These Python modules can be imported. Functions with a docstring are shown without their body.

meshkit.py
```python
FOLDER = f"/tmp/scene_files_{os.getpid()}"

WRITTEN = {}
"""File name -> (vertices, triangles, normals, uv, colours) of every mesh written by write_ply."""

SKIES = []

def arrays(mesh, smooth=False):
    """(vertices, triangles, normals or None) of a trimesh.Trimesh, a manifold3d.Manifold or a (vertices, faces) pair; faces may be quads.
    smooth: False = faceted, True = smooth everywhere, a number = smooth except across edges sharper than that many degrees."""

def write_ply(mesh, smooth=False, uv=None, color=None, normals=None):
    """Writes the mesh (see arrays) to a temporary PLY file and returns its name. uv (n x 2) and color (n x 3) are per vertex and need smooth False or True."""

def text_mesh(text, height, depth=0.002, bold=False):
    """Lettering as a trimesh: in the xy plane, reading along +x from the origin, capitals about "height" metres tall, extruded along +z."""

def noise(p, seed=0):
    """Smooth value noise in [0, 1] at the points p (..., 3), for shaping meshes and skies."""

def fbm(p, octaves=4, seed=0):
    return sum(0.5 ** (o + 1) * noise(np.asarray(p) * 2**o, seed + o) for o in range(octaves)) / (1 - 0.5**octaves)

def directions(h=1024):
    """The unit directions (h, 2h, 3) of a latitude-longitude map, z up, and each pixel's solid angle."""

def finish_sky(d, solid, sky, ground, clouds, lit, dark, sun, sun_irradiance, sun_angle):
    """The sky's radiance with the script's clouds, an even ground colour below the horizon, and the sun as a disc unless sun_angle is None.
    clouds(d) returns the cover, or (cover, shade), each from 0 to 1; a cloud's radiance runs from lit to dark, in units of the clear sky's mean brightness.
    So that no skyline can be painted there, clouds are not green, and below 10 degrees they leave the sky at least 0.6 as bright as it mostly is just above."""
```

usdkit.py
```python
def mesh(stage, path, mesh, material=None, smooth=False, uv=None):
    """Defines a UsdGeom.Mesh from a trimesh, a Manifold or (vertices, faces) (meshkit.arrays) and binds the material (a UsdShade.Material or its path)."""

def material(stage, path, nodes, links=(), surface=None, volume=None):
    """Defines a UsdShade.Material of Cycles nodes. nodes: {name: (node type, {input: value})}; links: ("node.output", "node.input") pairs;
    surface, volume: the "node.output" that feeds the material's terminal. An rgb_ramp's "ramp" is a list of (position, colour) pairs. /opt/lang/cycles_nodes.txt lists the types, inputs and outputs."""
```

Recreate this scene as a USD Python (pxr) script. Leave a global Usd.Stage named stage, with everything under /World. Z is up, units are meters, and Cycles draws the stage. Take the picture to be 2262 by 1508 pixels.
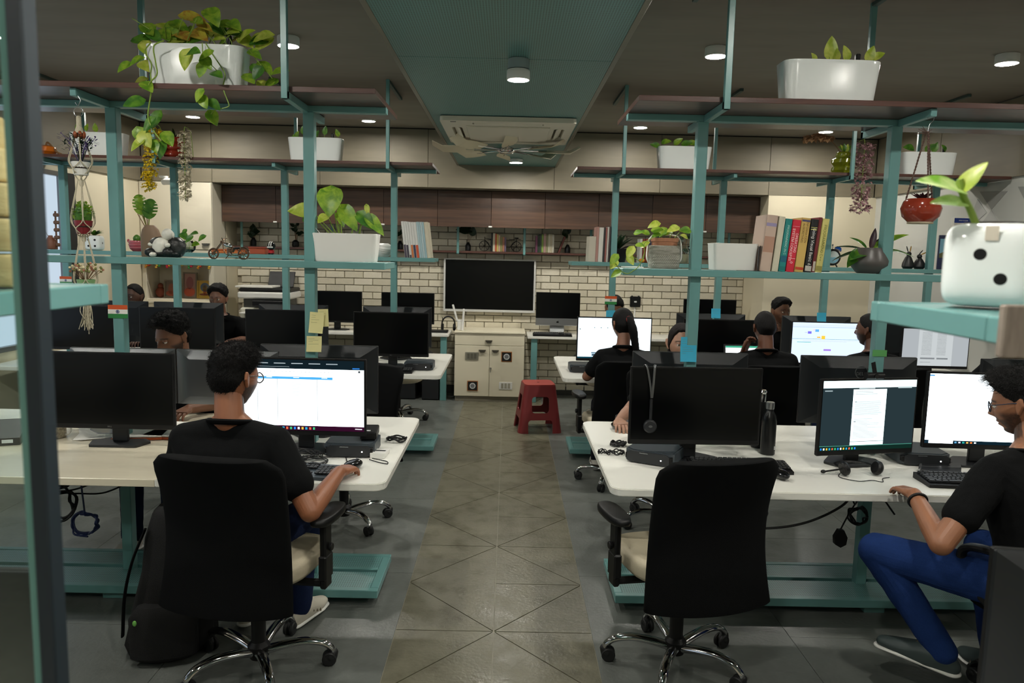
import math, random
import numpy as np
import trimesh, manifold3d as m3
import shapely
from shapely.geometry import Polygon, Point
from shapely import affinity
import usdkit, meshkit
from pxr import Usd, UsdGeom, UsdLux, UsdShade, Sdf, Gf, Vt

random.seed(7)
RNG = np.random.default_rng(7)
stage = Usd.Stage.CreateInMemory()
UsdGeom.SetStageUpAxis(stage, 'Z')
UsdGeom.SetStageMetersPerUnit(stage, 1.0)
UsdGeom.Xform.Define(stage, '/World')
UsdGeom.Scope.Define(stage, '/World/Looks')
PI = math.pi
V3 = lambda *a: np.array(a, float)

# ------------------------------------------------------------------ camera, sky, exposure
def make_camera(eye, pitch, roll, yaw, focal_mm, exposure, fstop, focus):
    cy, sy = math.cos(yaw), math.sin(yaw)
    f, r, u = V3(sy, cy, 0), V3(cy, -sy, 0), V3(0, 0, 1)
    cp, sp = math.cos(pitch), math.sin(pitch)
    f, u = f * cp - u * sp, u * cp + f * sp
    cr, sr = math.cos(roll), math.sin(roll)
    r, u = r * cr + u * sr, u * cr - r * sr
    c = UsdGeom.Camera.Define(stage, '/World/camera')
    m = Gf.Matrix4d(*r, 0, *u, 0, *(-f), 0, *eye, 1)
    UsdGeom.Xformable(c).AddTransformOp().Set(m)
    c.CreateHorizontalApertureAttr(36.0)
    c.CreateVerticalApertureAttr(36.0 * 1508 / 2262)
    c.CreateFocalLengthAttr(focal_mm)
    c.CreateFStopAttr(fstop)
    c.CreateFocusDistanceAttr(focus)
    c.CreateClippingRangeAttr(Gf.Vec2f(0.05, 200))
    c.CreateExposureAttr(exposure)
make_camera((0, 0, 1.70), .1182, .0227, .0073, 36 * 1655 / 2262, 0.1, 5.6, 3.6)

def lin(c):
    c = np.asarray(c, float) / 255
    return tuple(np.where(c < .04045, c / 12.92, ((c + .055) / 1.055) ** 2.4))

# daylight outside the windows of the left wall
dome = UsdLux.DomeLight.Define(stage, '/World/sky_dome')
dome.CreateIntensityAttr(1.2)
dome.CreateColorAttr(Gf.Vec3f(.75, .87, 1.0))
LAMP_POWER = 11.0            # radiance of a downlight disc
LAMP_TINT = (1.0, .965, .875)
WINDOW_POWER = .75          # daylight behind the white blinds
WINDOW_TINT = (.72, .86, 1.0)
SCREEN_POWER = 1.35

# ------------------------------------------------------------------ materials
_mats = {}
def mat(name, rgb, rough=.5, metal=0., spec=.5, var=0., vscale=6., vstretch=(1, 1, 1), rgb2=None, bump=0., bscale=60., bstretch=None,
        coat=0., trans=0., sheen=0., sss=0., rvar=0., world=False, detail=4., emit=None, estr=0.):
    if name in _mats:
        return _mats[name]
    n = {'p': ('principled_bsdf', {'base_color': lin(rgb), 'roughness': rough, 'metallic': metal, 'specular_ior_level': spec,
                                   'coat_weight': coat, 'transmission_weight': trans, 'sheen_weight': sheen})}
    if emit is not None:
        n['p'][1].update(emission_color=lin(emit), emission_strength=estr)
    if sss:
        n['p'][1].update(subsurface_weight=sss, subsurface_scale=.01, subsurface_radius=(1., .3, .15))
    l = []
    if var or bump or rvar or rgb2 is not None:
        n['tc'] = ('geometry', {}) if world else ('texture_coordinate', {})
        src = 'tc.position' if world else 'tc.object'
    if var or rgb2 is not None or rvar:
        n['mp'] = ('mapping', {'scale': tuple(vscale * s for s in vstretch)})
        n['nz'] = ('noise_texture', {'scale': 1.0, 'detail': detail, 'roughness': .6})
        l += [(src, 'mp.vector'), ('mp.vector', 'nz.vector')]
        if var or rgb2 is not None:
            a = np.array(lin(rgb)); b = np.array(lin(rgb2)) if rgb2 is not None else a
            lo, hi = (a * (1 - var), a * (1 + var)) if rgb2 is None else (a, b)
            n['rp'] = ('rgb_ramp', {'ramp': [(.3, tuple(np.clip(lo, 0, 1))), (.7, tuple(np.clip(hi, 0, 1)))]})
            l += [('nz.fac', 'rp.fac'), ('rp.color', 'p.base_color')]
        if rvar:
            n['mr'] = ('map_range', {'from_min': .3, 'from_max': .7, 'to_min': rough - rvar, 'to_max': rough + rvar})
            l += [('nz.fac', 'mr.value'), ('mr.result', 'p.roughness')]
    if bump:
        bs = bstretch or (1, 1, 1)
        n['mb'] = ('mapping', {'scale': tuple(bscale * s for s in bs)})
        n['nb'] = ('noise_texture', {'scale': 1.0, 'detail': 3.})
        n['bp'] = ('bump', {'strength': bump, 'distance': .004})
        l += [(src, 'mb.vector'), ('mb.vector', 'nb.vector'), ('nb.fac', 'bp.height'), ('bp.normal', 'p.normal')]
    m = usdkit.material(stage, '/World/Looks/' + name, n, l, surface='p.BSDF')
    _mats[name] = m
    return m

def emitter(name, color, strength):
    if name not in _mats:
        _mats[name] = usdkit.material(stage, '/World/Looks/' + name, {'e': ('emission', {'color': tuple(color), 'strength': strength})}, surface='e.emission')
    return _mats[name]

def screen_mat(rgb, power=None):
    nm = 'screen_%02x%02x%02x_%d' % (*rgb, int(100 * (power or 1)))
    return emitter(nm, lin(rgb), SCREEN_POWER * (power or 1))

def tint_mat(name, rough=.5, bump=0., bscale=400., sss=.08):
    """the colour comes from the mesh's tint primvar"""
    n = {'a': ('attribute', {'attribute': 'tint'}), 'p': ('principled_bsdf', {'roughness': rough, 'subsurface_weight': sss, 'subsurface_scale': .008, 'subsurface_radius': (1., .35, .2)})}
    l = [('a.color', 'p.base_color')]
    if bump:
        n['tc'] = ('texture_coordinate', {})
        n['nb'] = ('noise_texture', {'scale': bscale, 'detail': 2.})
        n['bp'] = ('bump', {'strength': bump, 'distance': .002})
        l += [('tc.object', 'nb.vector'), ('nb.fac', 'bp.height'), ('bp.normal', 'p.normal')]
    _mats[name] = usdkit.material(stage, '/World/Looks/' + name, n, l, surface='p.BSDF')
    return _mats[name]

def perforated(name, rgb, pitch, hole=.33, rough=.45, dark=.12):
    """painted sheet steel with a square grid of punched holes"""
    n = {'g': ('geometry', {}), 'm': ('mapping', {'scale': (1 / pitch,) * 3}), 'fr': ('vector_math', {'math_type': 'fraction'}),
         's': ('vector_math', {'math_type': 'subtract', 'vector2': (.5, .5, .5)}), 'x': ('separate_xyz', {}), 'c': ('combine_xyz', {'z': 0.}),
         'ln': ('vector_math', {'math_type': 'length'}), 'lt': ('math', {'math_type': 'less_than', 'value2': hole}),
         'mx': ('mix_color', {'a': lin(rgb), 'b': tuple(v * dark for v in lin(rgb))}), 'p': ('principled_bsdf', {'roughness': rough})}
    l = [('g.position', 'm.vector'), ('m.vector', 'fr.vector1'), ('fr.vector', 's.vector1'), ('s.vector', 'x.vector'), ('x.x', 'c.x'), ('x.y', 'c.y'),
         ('c.vector', 'ln.vector1'), ('ln.value', 'lt.value1'), ('lt.value', 'mx.fac'), ('mx.result', 'p.base_color')]
    _mats[name] = usdkit.material(stage, '/World/Looks/' + name, n, l, surface='p.BSDF')
    return _mats[name]

TEAL = (104, 152, 150)
M = dict(
    teal=mat('teal_paint', TEAL, .32, var=.05, vscale=3),
    walnut=mat('walnut_board', (72, 48, 42), .28, rgb2=(94, 62, 54), vscale=5, vstretch=(.6, 9, 9), bump=.05, bscale=30, bstretch=(.3, 8, 8)),
    white_desk=mat('white_laminate', (233, 232, 224), .30, var=.012, vscale=3),
    cream_desk=mat('cream_laminate', (218, 209, 186), .26, var=.03, vscale=4, vstretch=(.5, 8, 1)),
    white_gloss=mat('white_gloss_plastic', (232, 236, 234), .12, spec=.6),
    white_plastic=mat('white_plastic', (228, 227, 222), .35),
    black_plastic=mat('black_plastic', (13, 13, 14), .45, spec=.35, bump=.05, bscale=500),
    black_gloss=mat('black_gloss', (10, 10, 11), .16),
    screen_off=mat('screen_off', (4, 5, 6), .25, spec=.3),
    dark_grey=mat('dark_grey_plastic', (30, 32, 35), .45, bump=.06, bscale=400),
    slate=mat('slate_plastic', (58, 66, 72), .42, bump=.04, bscale=400),
    monitor_back=mat('monitor_back_plastic', (27, 30, 33), .42, spec=.35, bump=.08, bscale=600),
    silver=mat('silver_aluminium', (176, 178, 180), .3, metal=.9),
    grey_alu=mat('grey_aluminium', (120, 122, 124), .34, metal=.8),
    chrome=mat('chrome', (205, 205, 207), .09, metal=1.),
    fabric=mat('black_fabric', (8, 9, 10), .95, spec=.15, bump=.5, bscale=900),
    beige=mat('beige_leatherette', (186, 176, 152), .5, var=.06, vscale=5, bump=.12, bscale=120),
    key=mat('key_plastic', (30, 32, 34), .45),
    key_light=mat('key_grey_plastic', (96, 110, 112), .45),
    paper=mat('paper', (236, 233, 224), .8),
    note_yellow=mat('yellow_paper', (226, 219, 158), .8),
    note_blue=mat('blue_paper', (60, 178, 214), .7),
    soil=mat('potting_soil', (48, 38, 30), .95, bump=.9, bscale=120, var=.3, vscale=60),
    stem=mat('green_stem', (124, 150, 58), .5),
    twig=mat('brown_twig', (122, 92, 60), .7),
    cable=mat('black_cable', (12, 12, 13), .5),
    cable_blue=mat('blue_cable', (22, 36, 78), .5),
    label=mat('white_label', (214, 216, 216), .6),
    rope=mat('cotton_rope', (205, 196, 172), .9, bump=.8, bscale=500),
    rubber=mat('dark_rubber', (20, 21, 22), .6),
    gasket=mat('dark_gasket', (26, 38, 46), .5),
)
def leaf_mat(name, a, b, vscale=28):
    if name in _mats: return _mats[name]
    n = {'tc': ('texture_coordinate', {}), 'nz': ('noise_texture', {'scale': vscale, 'detail': 3., 'distortion': .6}),
         'rp': ('rgb_ramp', {'ramp': [(.36, lin(a)), (.64, lin(b))]}), 'p': ('principled_bsdf', {'roughness': .38}),
         't': ('translucent_bsdf', {}), 'mx': ('mix_closure', {'fac': .28})}
    l = [('tc.object', 'nz.vector'), ('nz.fac', 'rp.fac'), ('rp.color', 'p.base_color'), ('rp.color', 't.color'), ('p.BSDF', 'mx.closure1'), ('t.BSDF', 'mx.closure2')]
    _mats[name] = usdkit.material(stage, '/World/Looks/' + name, n, l, surface='mx.closure')
    return _mats[name]
LEAF = [leaf_mat('leaf_green', (92, 138, 34), (150, 180, 56)), leaf_mat('leaf_lime', (148, 172, 44), (196, 204, 96)),
        leaf_mat('leaf_deep', (52, 104, 34), (96, 142, 44)), leaf_mat('leaf_dark', (24, 44, 24), (40, 62, 34)),
        leaf_mat('leaf_purple', (52, 34, 44), (74, 50, 54)), leaf_mat('leaf_yellow', (196, 190, 70), (168, 120, 50))]

# ------------------------------------------------------------------ meshes
def arr(m):
    if isinstance(m, tuple): return np.asarray(m[0], float), np.asarray(m[1], int)
    if hasattr(m, 'to_mesh'):
        q = m.to_mesh(); return np.array(q.vert_properties[:, :3], float), np.array(q.tri_verts, int)
    return np.array(m.vertices, float), np.array(m.faces, int)

def cat(*ms):
    ms = [x for m in ms for x in (m if isinstance(m, list) else [m])]
    vs, fs, n = [], [], 0
    for m in ms:
        v, f = arr(m)
        if len(f) and f.shape[1] == 4: f = np.vstack([f[:, [0, 1, 2]], f[:, [0, 2, 3]]])
        vs.append(v); fs.append(f + n); n += len(v)
    return np.vstack(vs), np.vstack(fs)

def rotm(ax, a):
    return trimesh.transformations.rotation_matrix(a, {'x': [1, 0, 0], 'y': [0, 1, 0], 'z': [0, 0, 1]}[ax] if isinstance(ax, str) else ax)[:3, :3]
def tf(m, t=(0, 0, 0), rx=0, ry=0, rz=0, s=1):
    v, f = arr(m)
    v = v * np.asarray(s, float)
    for ax, a in (('x', rx), ('y', ry), ('z', rz)):
        if a: v = v @ rotm(ax, a).T
    return v + np.asarray(t, float), f

_hull_cache = {}
def hull(pts):
    return arr(m3.Manifold.hull_points(np.asarray(pts, float)))
def bx(sx, sy, sz, c=(0, 0, 0), b=.003):
    """box of outer size sx, sy, sz centred at c with chamfered edges"""
    b = min(b, .45 * min(sx, sy, sz))
    if b <= 0:
        m = trimesh.creation.box((sx, sy, sz)); return np.array(m.vertices) + np.asarray(c, float), np.array(m.faces)
    h = np.array([sx, sy, sz]) / 2
    if 'c' not in _hull_cache:
        s = np.array([(i, j, k) for i in (-1, 1) for j in (-1, 1) for k in (-1, 1)], float)
        P = np.vstack([np.where(np.arange(3) == a, s, s * .8) for a in range(3)])
        v, f = hull(P)
        _hull_cache['c'] = (np.sign(v), np.abs(v) > .9, f)
    s, on, f = _hull_cache['c']
    return s * np.where(on, h, h - b) + np.asarray(c, float), f
def bb(x0, x1, y0, y1, z0, z1, b=.003):
    return bx(x1 - x0, y1 - y0, z1 - z0, ((x0 + x1) / 2, (y0 + y1) / 2, (z0 + z1) / 2), b)

def frames(P):
    P = np.asarray(P, float); n = len(P)
    T = np.gradient(P, axis=0); T /= np.maximum(np.linalg.norm(T, axis=1, keepdims=True), 1e-12)
    a = V3(0, 0, 1) if abs(T[0, 2]) < .9 else V3(1, 0, 0)
    N = np.cross(T[0], a); N /= np.linalg.norm(N); out = [N]
    for i in range(1, n):
        N = N - T[i] * (N @ T[i]); N /= max(np.linalg.norm(N), 1e-9); out.append(N)
    N = np.array(out); return T, N, np.cross(T, N)
def tube(P, r, k=8, flat=1., up=None):
    """tube along the points P; r a number or one per point; flat squeezes it along the frame's second axis"""
    P = np.asarray(P, float); n = len(P); r = np.broadcast_to(r, (n,))
    T, N, B = frames(P)
    if up is not None:
        B = np.asarray(up, float) - T * (T @ np.asarray(up, float))[:, None]; B /= np.linalg.norm(B, axis=1, keepdims=True); N = np.cross(B, T)
    a = np.linspace(0, 2 * PI, k, endpoint=False)
    ring = P[:, None] + r[:, None, None] * (np.cos(a)[None, :, None] * N[:, None] + flat * np.sin(a)[None, :, None] * B[:, None])
    return loft(ring)
def loft(rings, cap=True):
    """skin a stack of closed rings (n, k, 3)"""
    R = np.asarray(rings, float); n, k = R.shape[:2]
    v = R.reshape(-1, 3); i = np.arange(n - 1)[:, None] * k; j = np.arange(k)[None]; j2 = (j + 1) % k
    q = np.stack([i + j, i + j2, i + k + j2, i + k + j], -1).reshape(-1, 4)
    f = np.vstack([q[:, [0, 1, 2]], q[:, [0, 2, 3]]])
    if cap:
        v = np.vstack([v, R[0].mean(0), R[-1].mean(0)]); a, b = len(v) - 2, len(v) - 1
        j = np.arange(k); j2 = (j + 1) % k
        f = np.vstack([f, np.stack([np.full(k, a), j2, j], 1), np.stack([np.full(k, b), (n - 1) * k + j, (n - 1) * k + j2], 1)])
    return v, f
def smooth_path(P, n=40):
    """Catmull-Rom through the points"""
    P = np.asarray(P, float)
    Q = np.vstack([2 * P[0] - P[1], P, 2 * P[-1] - P[-2]]); out = []
    per = max(2, n // (len(P) - 1))
    for i in range(1, len(Q) - 2):
        t = np.linspace(0, 1, per, endpoint=False)[:, None]
        a, b, c, d = Q[i - 1], Q[i], Q[i + 1], Q[i + 2]
        out.append(.5 * (2 * b + (c - a) * t + (2 * a - 5 * b + 4 * c - d) * t ** 2 + (3 * b - a - 3 * c + d) * t ** 3))
    return np.vstack(out + [P[-1:]])
def lathe(prof, k=28, c=(0, 0, 0), sx=1., sy=1.):
    """profile of (radius, z) points turned about z; the profile may come back down inside"""
    a = np.linspace(0, 2 * PI, k, endpoint=False)
    R = np.array([[(r * math.cos(t) * sx, r * math.sin(t) * sy, z) for t in a] for r, z in prof])
    v, f = loft(R); return v + np.asarray(c, float), f
def cyl(r, z0, z1, c=(0, 0), k=20, b=.0):
    b = min(b, r * .4, (z1 - z0) * .4)
    prof = [(r - b, z0), (r, z0 + b), (r, z1 - b), (r - b, z1)] if b else [(r, z0), (r, z1)]
    return lathe(prof, k, (c[0], c[1], 0))
def rod(a, b, r, k=10):
    return tube([a, b], r, k)
def ball(r, c=(0, 0, 0), sub=2):
    m = trimesh.creation.icosphere(sub, 1.); return np.array(m.vertices) * np.asarray(r, float) + np.asarray(c, float), np.array(m.faces)
def extr(poly, h, z=0.):
    ps = [p for p in getattr(poly, 'geoms', [poly]) if p.area > 1e-10]
    return cat(*[tf(trimesh.creation.extrude_polygon(p, h, engine='earcut'), (0, 0, z)) for p in ps])
def rrect(w, h, r, n=6):
    return shapely.box(-w / 2 + r, -h / 2 + r, w / 2 - r, h / 2 - r).buffer(r, quad_segs=n)
def upright(m, t=(0, 0, 0), rz=0):
    """turns an extrusion in x, y, +z into one standing in x, z that faces -y"""
    v, f = arr(m); v = np.stack([v[:, 0], -v[:, 2], v[:, 1]], 1)
    return tf((v, f), t, rz=rz)
def noisy(m, amp, scale, seed=0):
    v, f = arr(m); t = trimesh.Trimesh(v, f, process=False); n = t.vertex_normals
    return v + n * ((meshkit.fbm(v * scale, 3, seed) - .5) * 2 * amp)[:, None], f
def text(s, h, d=.0006, bold=False, center=True):
    m = meshkit.text_mesh(s, h, d, bold); v, f = arr(m)
    if center: v = v - [(v[:, 0].max() + v[:, 0].min()) / 2, (v[:, 1].max() + v[:, 1].min()) / 2, 0]
    return v, f

# ------------------------------------------------------------------ things and parts
_names = {}
def numbered(parent, name):
    k = (parent, name); i = _names.get(k, 0); _names[k] = i + 1
    return name if i == 0 else '%s_%03d' % (name, i)
def tag(p, **kw):
    for k, v in kw.items():
        if v: p.SetCustomDataByKey(k, v)
def place(x, loc, rz=0., rx=0., ry=0.):
    x = UsdGeom.Xformable(x); x.ClearXformOpOrder()
    x.AddTranslateOp().Set(Gf.Vec3d(*map(float, loc)))
    if rz: x.AddRotateZOp().Set(math.degrees(rz))
    if ry: x.AddRotateYOp().Set(math.degrees(ry))
    if rx: x.AddRotateXOp().Set(math.degrees(rx))
def thing(name, label, cat_, loc=(0, 0, 0), rz=0., group=None, rx=0., ry=0.):
    x = UsdGeom.Xform.Define(stage, '/World/' + numbered('/World', name))
    place(x, loc, rz, rx, ry); tag(x.GetPrim(), label=label, category=cat_, group=group)
    return x.GetPrim()
def part(parent, name, mesh, m, smooth=35, label=None, kind=None, tint=None):
    base = str(parent.GetPath()) if parent is not None else '/World'
    g = usdkit.mesh(stage, base + '/' + numbered(base, name), cat(mesh) if isinstance(mesh, list) else mesh, m, smooth=smooth)
    p = g.GetPrim(); tag(p, label=label, kind=kind)
    if tint is not None:
        UsdGeom.PrimvarsAPI(g).CreatePrimvar('tint', Sdf.ValueTypeNames.Color3fArray, 'vertex').Set(Vt.Vec3fArray.FromNumpy(np.asarray(tint, np.float32)))
    return p
def single(name, mesh, m, label, cat_, group=None, smooth=35):
    p = part(None, name, mesh, m, smooth); tag(p, label=label, category=cat_, group=group); return p
def struct(name, mesh, m, smooth=False, label=None):
    p = part(None, name, mesh, m, smooth); tag(p, kind='structure', label=label); return p
def structx(name):
    p = UsdGeom.Xform.Define(stage, '/World/' + numbered('/World', name)).GetPrim(); tag(p, kind='structure'); return p
def copy(src, label, loc, rz=0., group=None, rx=0., ry=0.):
    d = src.GetCustomData()
    x = UsdGeom.Xform.Define(stage, '/World/' + numbered('/World', src.GetName().rstrip('0123456789_') if src.GetName()[-3:].isdigit() else src.GetName()))
    p = x.GetPrim(); p.GetReferences().AddInternalReference(src.GetPath())
    place(x, loc, rz, rx, ry); tag(p, label=label, category=d['category'], group=group or d.get('group')); p.SetInstanceable(True)
    return p
# ------------------------------------------------------------------ the room
XL, XR, YF, YB, YW, ZC, ZB = -4.0, 3.98, -3.0, 8.24, 8.95, 3.0, 2.38
m_floor = mat('floor_stone', (98, 95, 79), .34, rgb2=(112, 109, 91), vscale=7, bump=.35, bscale=55, rvar=.10, world=True, detail=8)
m_floor2 = mat('floor_stone_side', (94, 97, 93), .36, rgb2=(105, 109, 105), vscale=4, bump=.25, bscale=55, rvar=.08, world=True, detail=8)
m_grout = mat('floor_grout', (146, 143, 128), .7, var=.15, vscale=20, world=True)
m_ceil = mat('ceiling_board', (128, 121, 110), .75, var=.08, vscale=1.6, vstretch=(1, 4, 1), world=True)
m_fascia = mat('fascia_laminate', (122, 114, 96), .55, var=.07, vscale=2.2, vstretch=(1, 1, 7), world=True, detail=8)
m_wall = mat('cream_wall_paint', (216, 206, 180), .6, var=.015, vscale=2, world=True)
m_wallw = mat('white_wall_paint', (196, 196, 190), .6)
m_grey = mat('grey_wall_paint', (150, 150, 146), .6)
m_dark = mat('dark_gap', (30, 29, 27), .8)
m_duct = perforated('duct_perforated', (98, 146, 142), .011, .30, .38, .3)

fl = structx('floor')
part(fl, 'slab', bb(XL - .2, XR + .2, YF - .2, YW + .2, -.06, -.004, 0), m_grout)
def tile(poly, m, name='tile', g=.0025):
    p = Polygon(poly).buffer(-g, join_style=2)
    if p.area > .002: part(fl, name, extr(p, .005, -.005), m, smooth=False)
CX, HW, PY, Y0 = -.03, .442, .985, 3.205
for k in range(-7, 6):
    a, b_, c = Y0 + PY * k, Y0 + PY * (k + .5), Y0 + PY * (k + 1)
    if c > YW + .3: break
    for s in (-1, 1):
        e = CX + s * HW
        tile([(CX, a), (e, a), (e, b_)], m_floor); tile([(CX, c), (e, c), (e, b_)], m_floor)
        if s > 0:
            tile([(CX, a), (e, b_), (CX, b_)], m_floor); tile([(CX, b_), (e, b_), (CX, c)], m_floor)
        else:
            tile([(CX, a), (e, b_), (CX, c)], m_floor)
for s in (-1, 1):
    xs = [CX + s * HW + s * .9 * i for i in range(6)]
    for i in range(5):
        for k in range(-4, 6):
            x0, x1 = sorted((xs[i], xs[i + 1])); y0 = Y0 + .6 + 1.2 * k + (.6 if i % 2 else 0)
            x0, x1, y1 = max(x0, XL - .05), min(x1, XR + .05), min(y0 + 1.2, YW + .1)
            if x1 - x0 > .05 and y1 > y0: tile([(x0, y0), (x1, y0), (x1, y1), (x0, y1)], m_floor2, 'tile', .0012)

struct('ceiling', bb(XL - .2, XR + .2, YF - .2, YW + .2, ZC, ZC + .1, 0), m_ceil)
# brick wall at the back: bricks stand proud of recessed joints
wb = structx('wall_back')
part(wb, 'masonry', bb(-3.4, 3.0, YW + .012, YW + .15, 0, ZC, 0), mat('brick_joint', (158, 150, 132), .85, var=.1, vscale=30, world=True))
m_brick = [mat('white_brick_%d' % i, c, .55, var=.03, vscale=14, bump=.5, bscale=90, world=True) for i, c in enumerate([(214, 206, 184), (206, 198, 176), (220, 212, 192), (198, 191, 171)])]
PW, PH, rest, nb = .2225, .0812, [], 0
for r in range(25):
    z0 = .055 + r * PH
    for c in range(-15, 14):
        x0 = c * PW + (PW / 2 if r % 2 else 0) + .06; x1 = x0 + PW
        x0, x1 = max(x0, -3.213), min(x1, 2.81)
        if x1 - x0 < .03: continue
        d = RNG.uniform(0, .004)
        mb = bx(x1 - x0 - .008, .03 + d, PH - .008, ((x0 + x1) / 2, YW + .005 - d / 2, z0 + PH / 2), .004)
        if .86 < z0 < 1.98 and not (-.75 < (x0 + x1) / 2 < .32 and 1.04 < z0 < 1.52) and not (z0 < 1.02 and -2.2 < x0 < -.9) and nb < 300:
            part(wb, 'brick', mb, m_brick[int(RNG.integers(4))], smooth=False); nb += 1
        else: rest.append(mb)
p = part(wb, 'plain_bricks', cat(rest), m_brick[0], smooth=False, kind='stuff')
struct('wall_right', bb(XR, XR + .15, YF - .2, YW + .2, 0, ZC, 0), m_wallw)
struct('wall_front', bb(XL - .2, XR + .2, YF - .2, YF, 0, ZC, 0), m_wall)
wr = structx('wall_return')
part(wr, 'pier', bb(2.81, XR, YB, YW + .12, 0, ZB - .003, 0), m_wall)
part(wr, 'pier', bb(XL, -3.215, 8.62, YW + .12, 0, ZC, 0), m_wall)
for i, (pts) in enumerate([[(6.43, 2.30), (6.07, 2.275), (6.25, 2.14)], [(6.25, 2.14), (6.5, 1.9), (6.0, 1.9)], [(5.95, 2.3), (5.6, 2.28), (5.78, 2.1)], [(6.45, 2.24), (6.6, 1.95), (6.31, 2.12)]]):
    v, f = extr(Polygon(pts), .004); v = np.stack([XR - v[:, 2], v[:, 0], v[:, 1]], 1)
    part(wr, 'painted_triangle', (v, f), m_grey if i % 2 == 0 else mat('light_grey_paint', (176, 176, 172), .6), smooth=False)
# left wall with three windows behind white blinds
WY = [(-2.2, -.3), (.2, 1.9), (2.4, 4.3), (4.75, 6.86)]
wl = structx('wall_left')
part(wl, 'sill_wall', bb(XL - .15, XL, YF - .2, YW + .2, 0, .82, 0), m_wall)
part(wl, 'head_wall', bb(XL - .15, XL, YF - .2, YW + .2, 2.32, ZC, 0), m_wall)
ye = YF - .2
for a, b_ in WY + [(YW + .2, 0)]:
    part(wl, 'pier', bb(XL - .15, XL, ye, a, .82, 2.32, 0), m_wall); ye = b_
m_blind = emitter('daylit_blind', WINDOW_TINT, WINDOW_POWER)
for i, (a, b_) in enumerate(WY):
    w = structx('window_%d' % (i + 1))
    part(w, 'blind', bb(XL - .05, XL - .04, a, b_, .82, 2.30, 0), m_blind)
    fr = [bb(XL - .07, XL + .012, a, a + .045, .82, 2.32), bb(XL - .07, XL + .012, b_ - .045, b_, .82, 2.32), bb(XL - .07, XL + .012, a, b_, .82, .86), bb(XL - .07, XL + .012, a, b_, 2.28, 2.32)]
    part(w, 'frame', cat(fr), M['grey_alu'])
    part(w, 'mullion', bb(XL - .06, XL + .01, (a + b_) / 2 - .02, (a + b_) / 2 + .02, .86, 2.28), M['grey_alu'])
    part(w, 'jamb', bb(XL - .06, XL + .02, b_ + .002, b_ + .14, .82, 2.32), m_dark)
# bulkheads (fascia panels with shadow gaps) along back, left and right
tr = structx('trim_1')
part(tr, 'backing', bb(XL, XR, YB + .02, YW, ZB + .01, ZC, 0), m_dark)
xs = [XL + .03, -3.213, -2.05, -.887, .476, 1.62, 2.801, XR - .03]
for a, b_ in zip(xs, xs[1:]):
    part(tr, 'panel', bb(a + .002, b_ - .002, YB, YB + .025, ZB, ZC - .012, .001), m_fascia)
part(tr, 'soffit', bb(XL + .03, XR - .03, YB + .02, 8.62, ZB - .002, ZB + .012, 0), m_fascia)
for s, x0, x1, nm in ((-1, XL, XL + .025, 'trim_2'), (1, XR - .025, XR, 'trim_3')):
    t = structx(nm)
    for k in range(9):
        part(t, 'panel', bb(x0, x1, YB - 1.2 * (k + 1) + .003, YB - 1.2 * k - .003, ZB, ZC - .01, .001), m_fascia)
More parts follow.
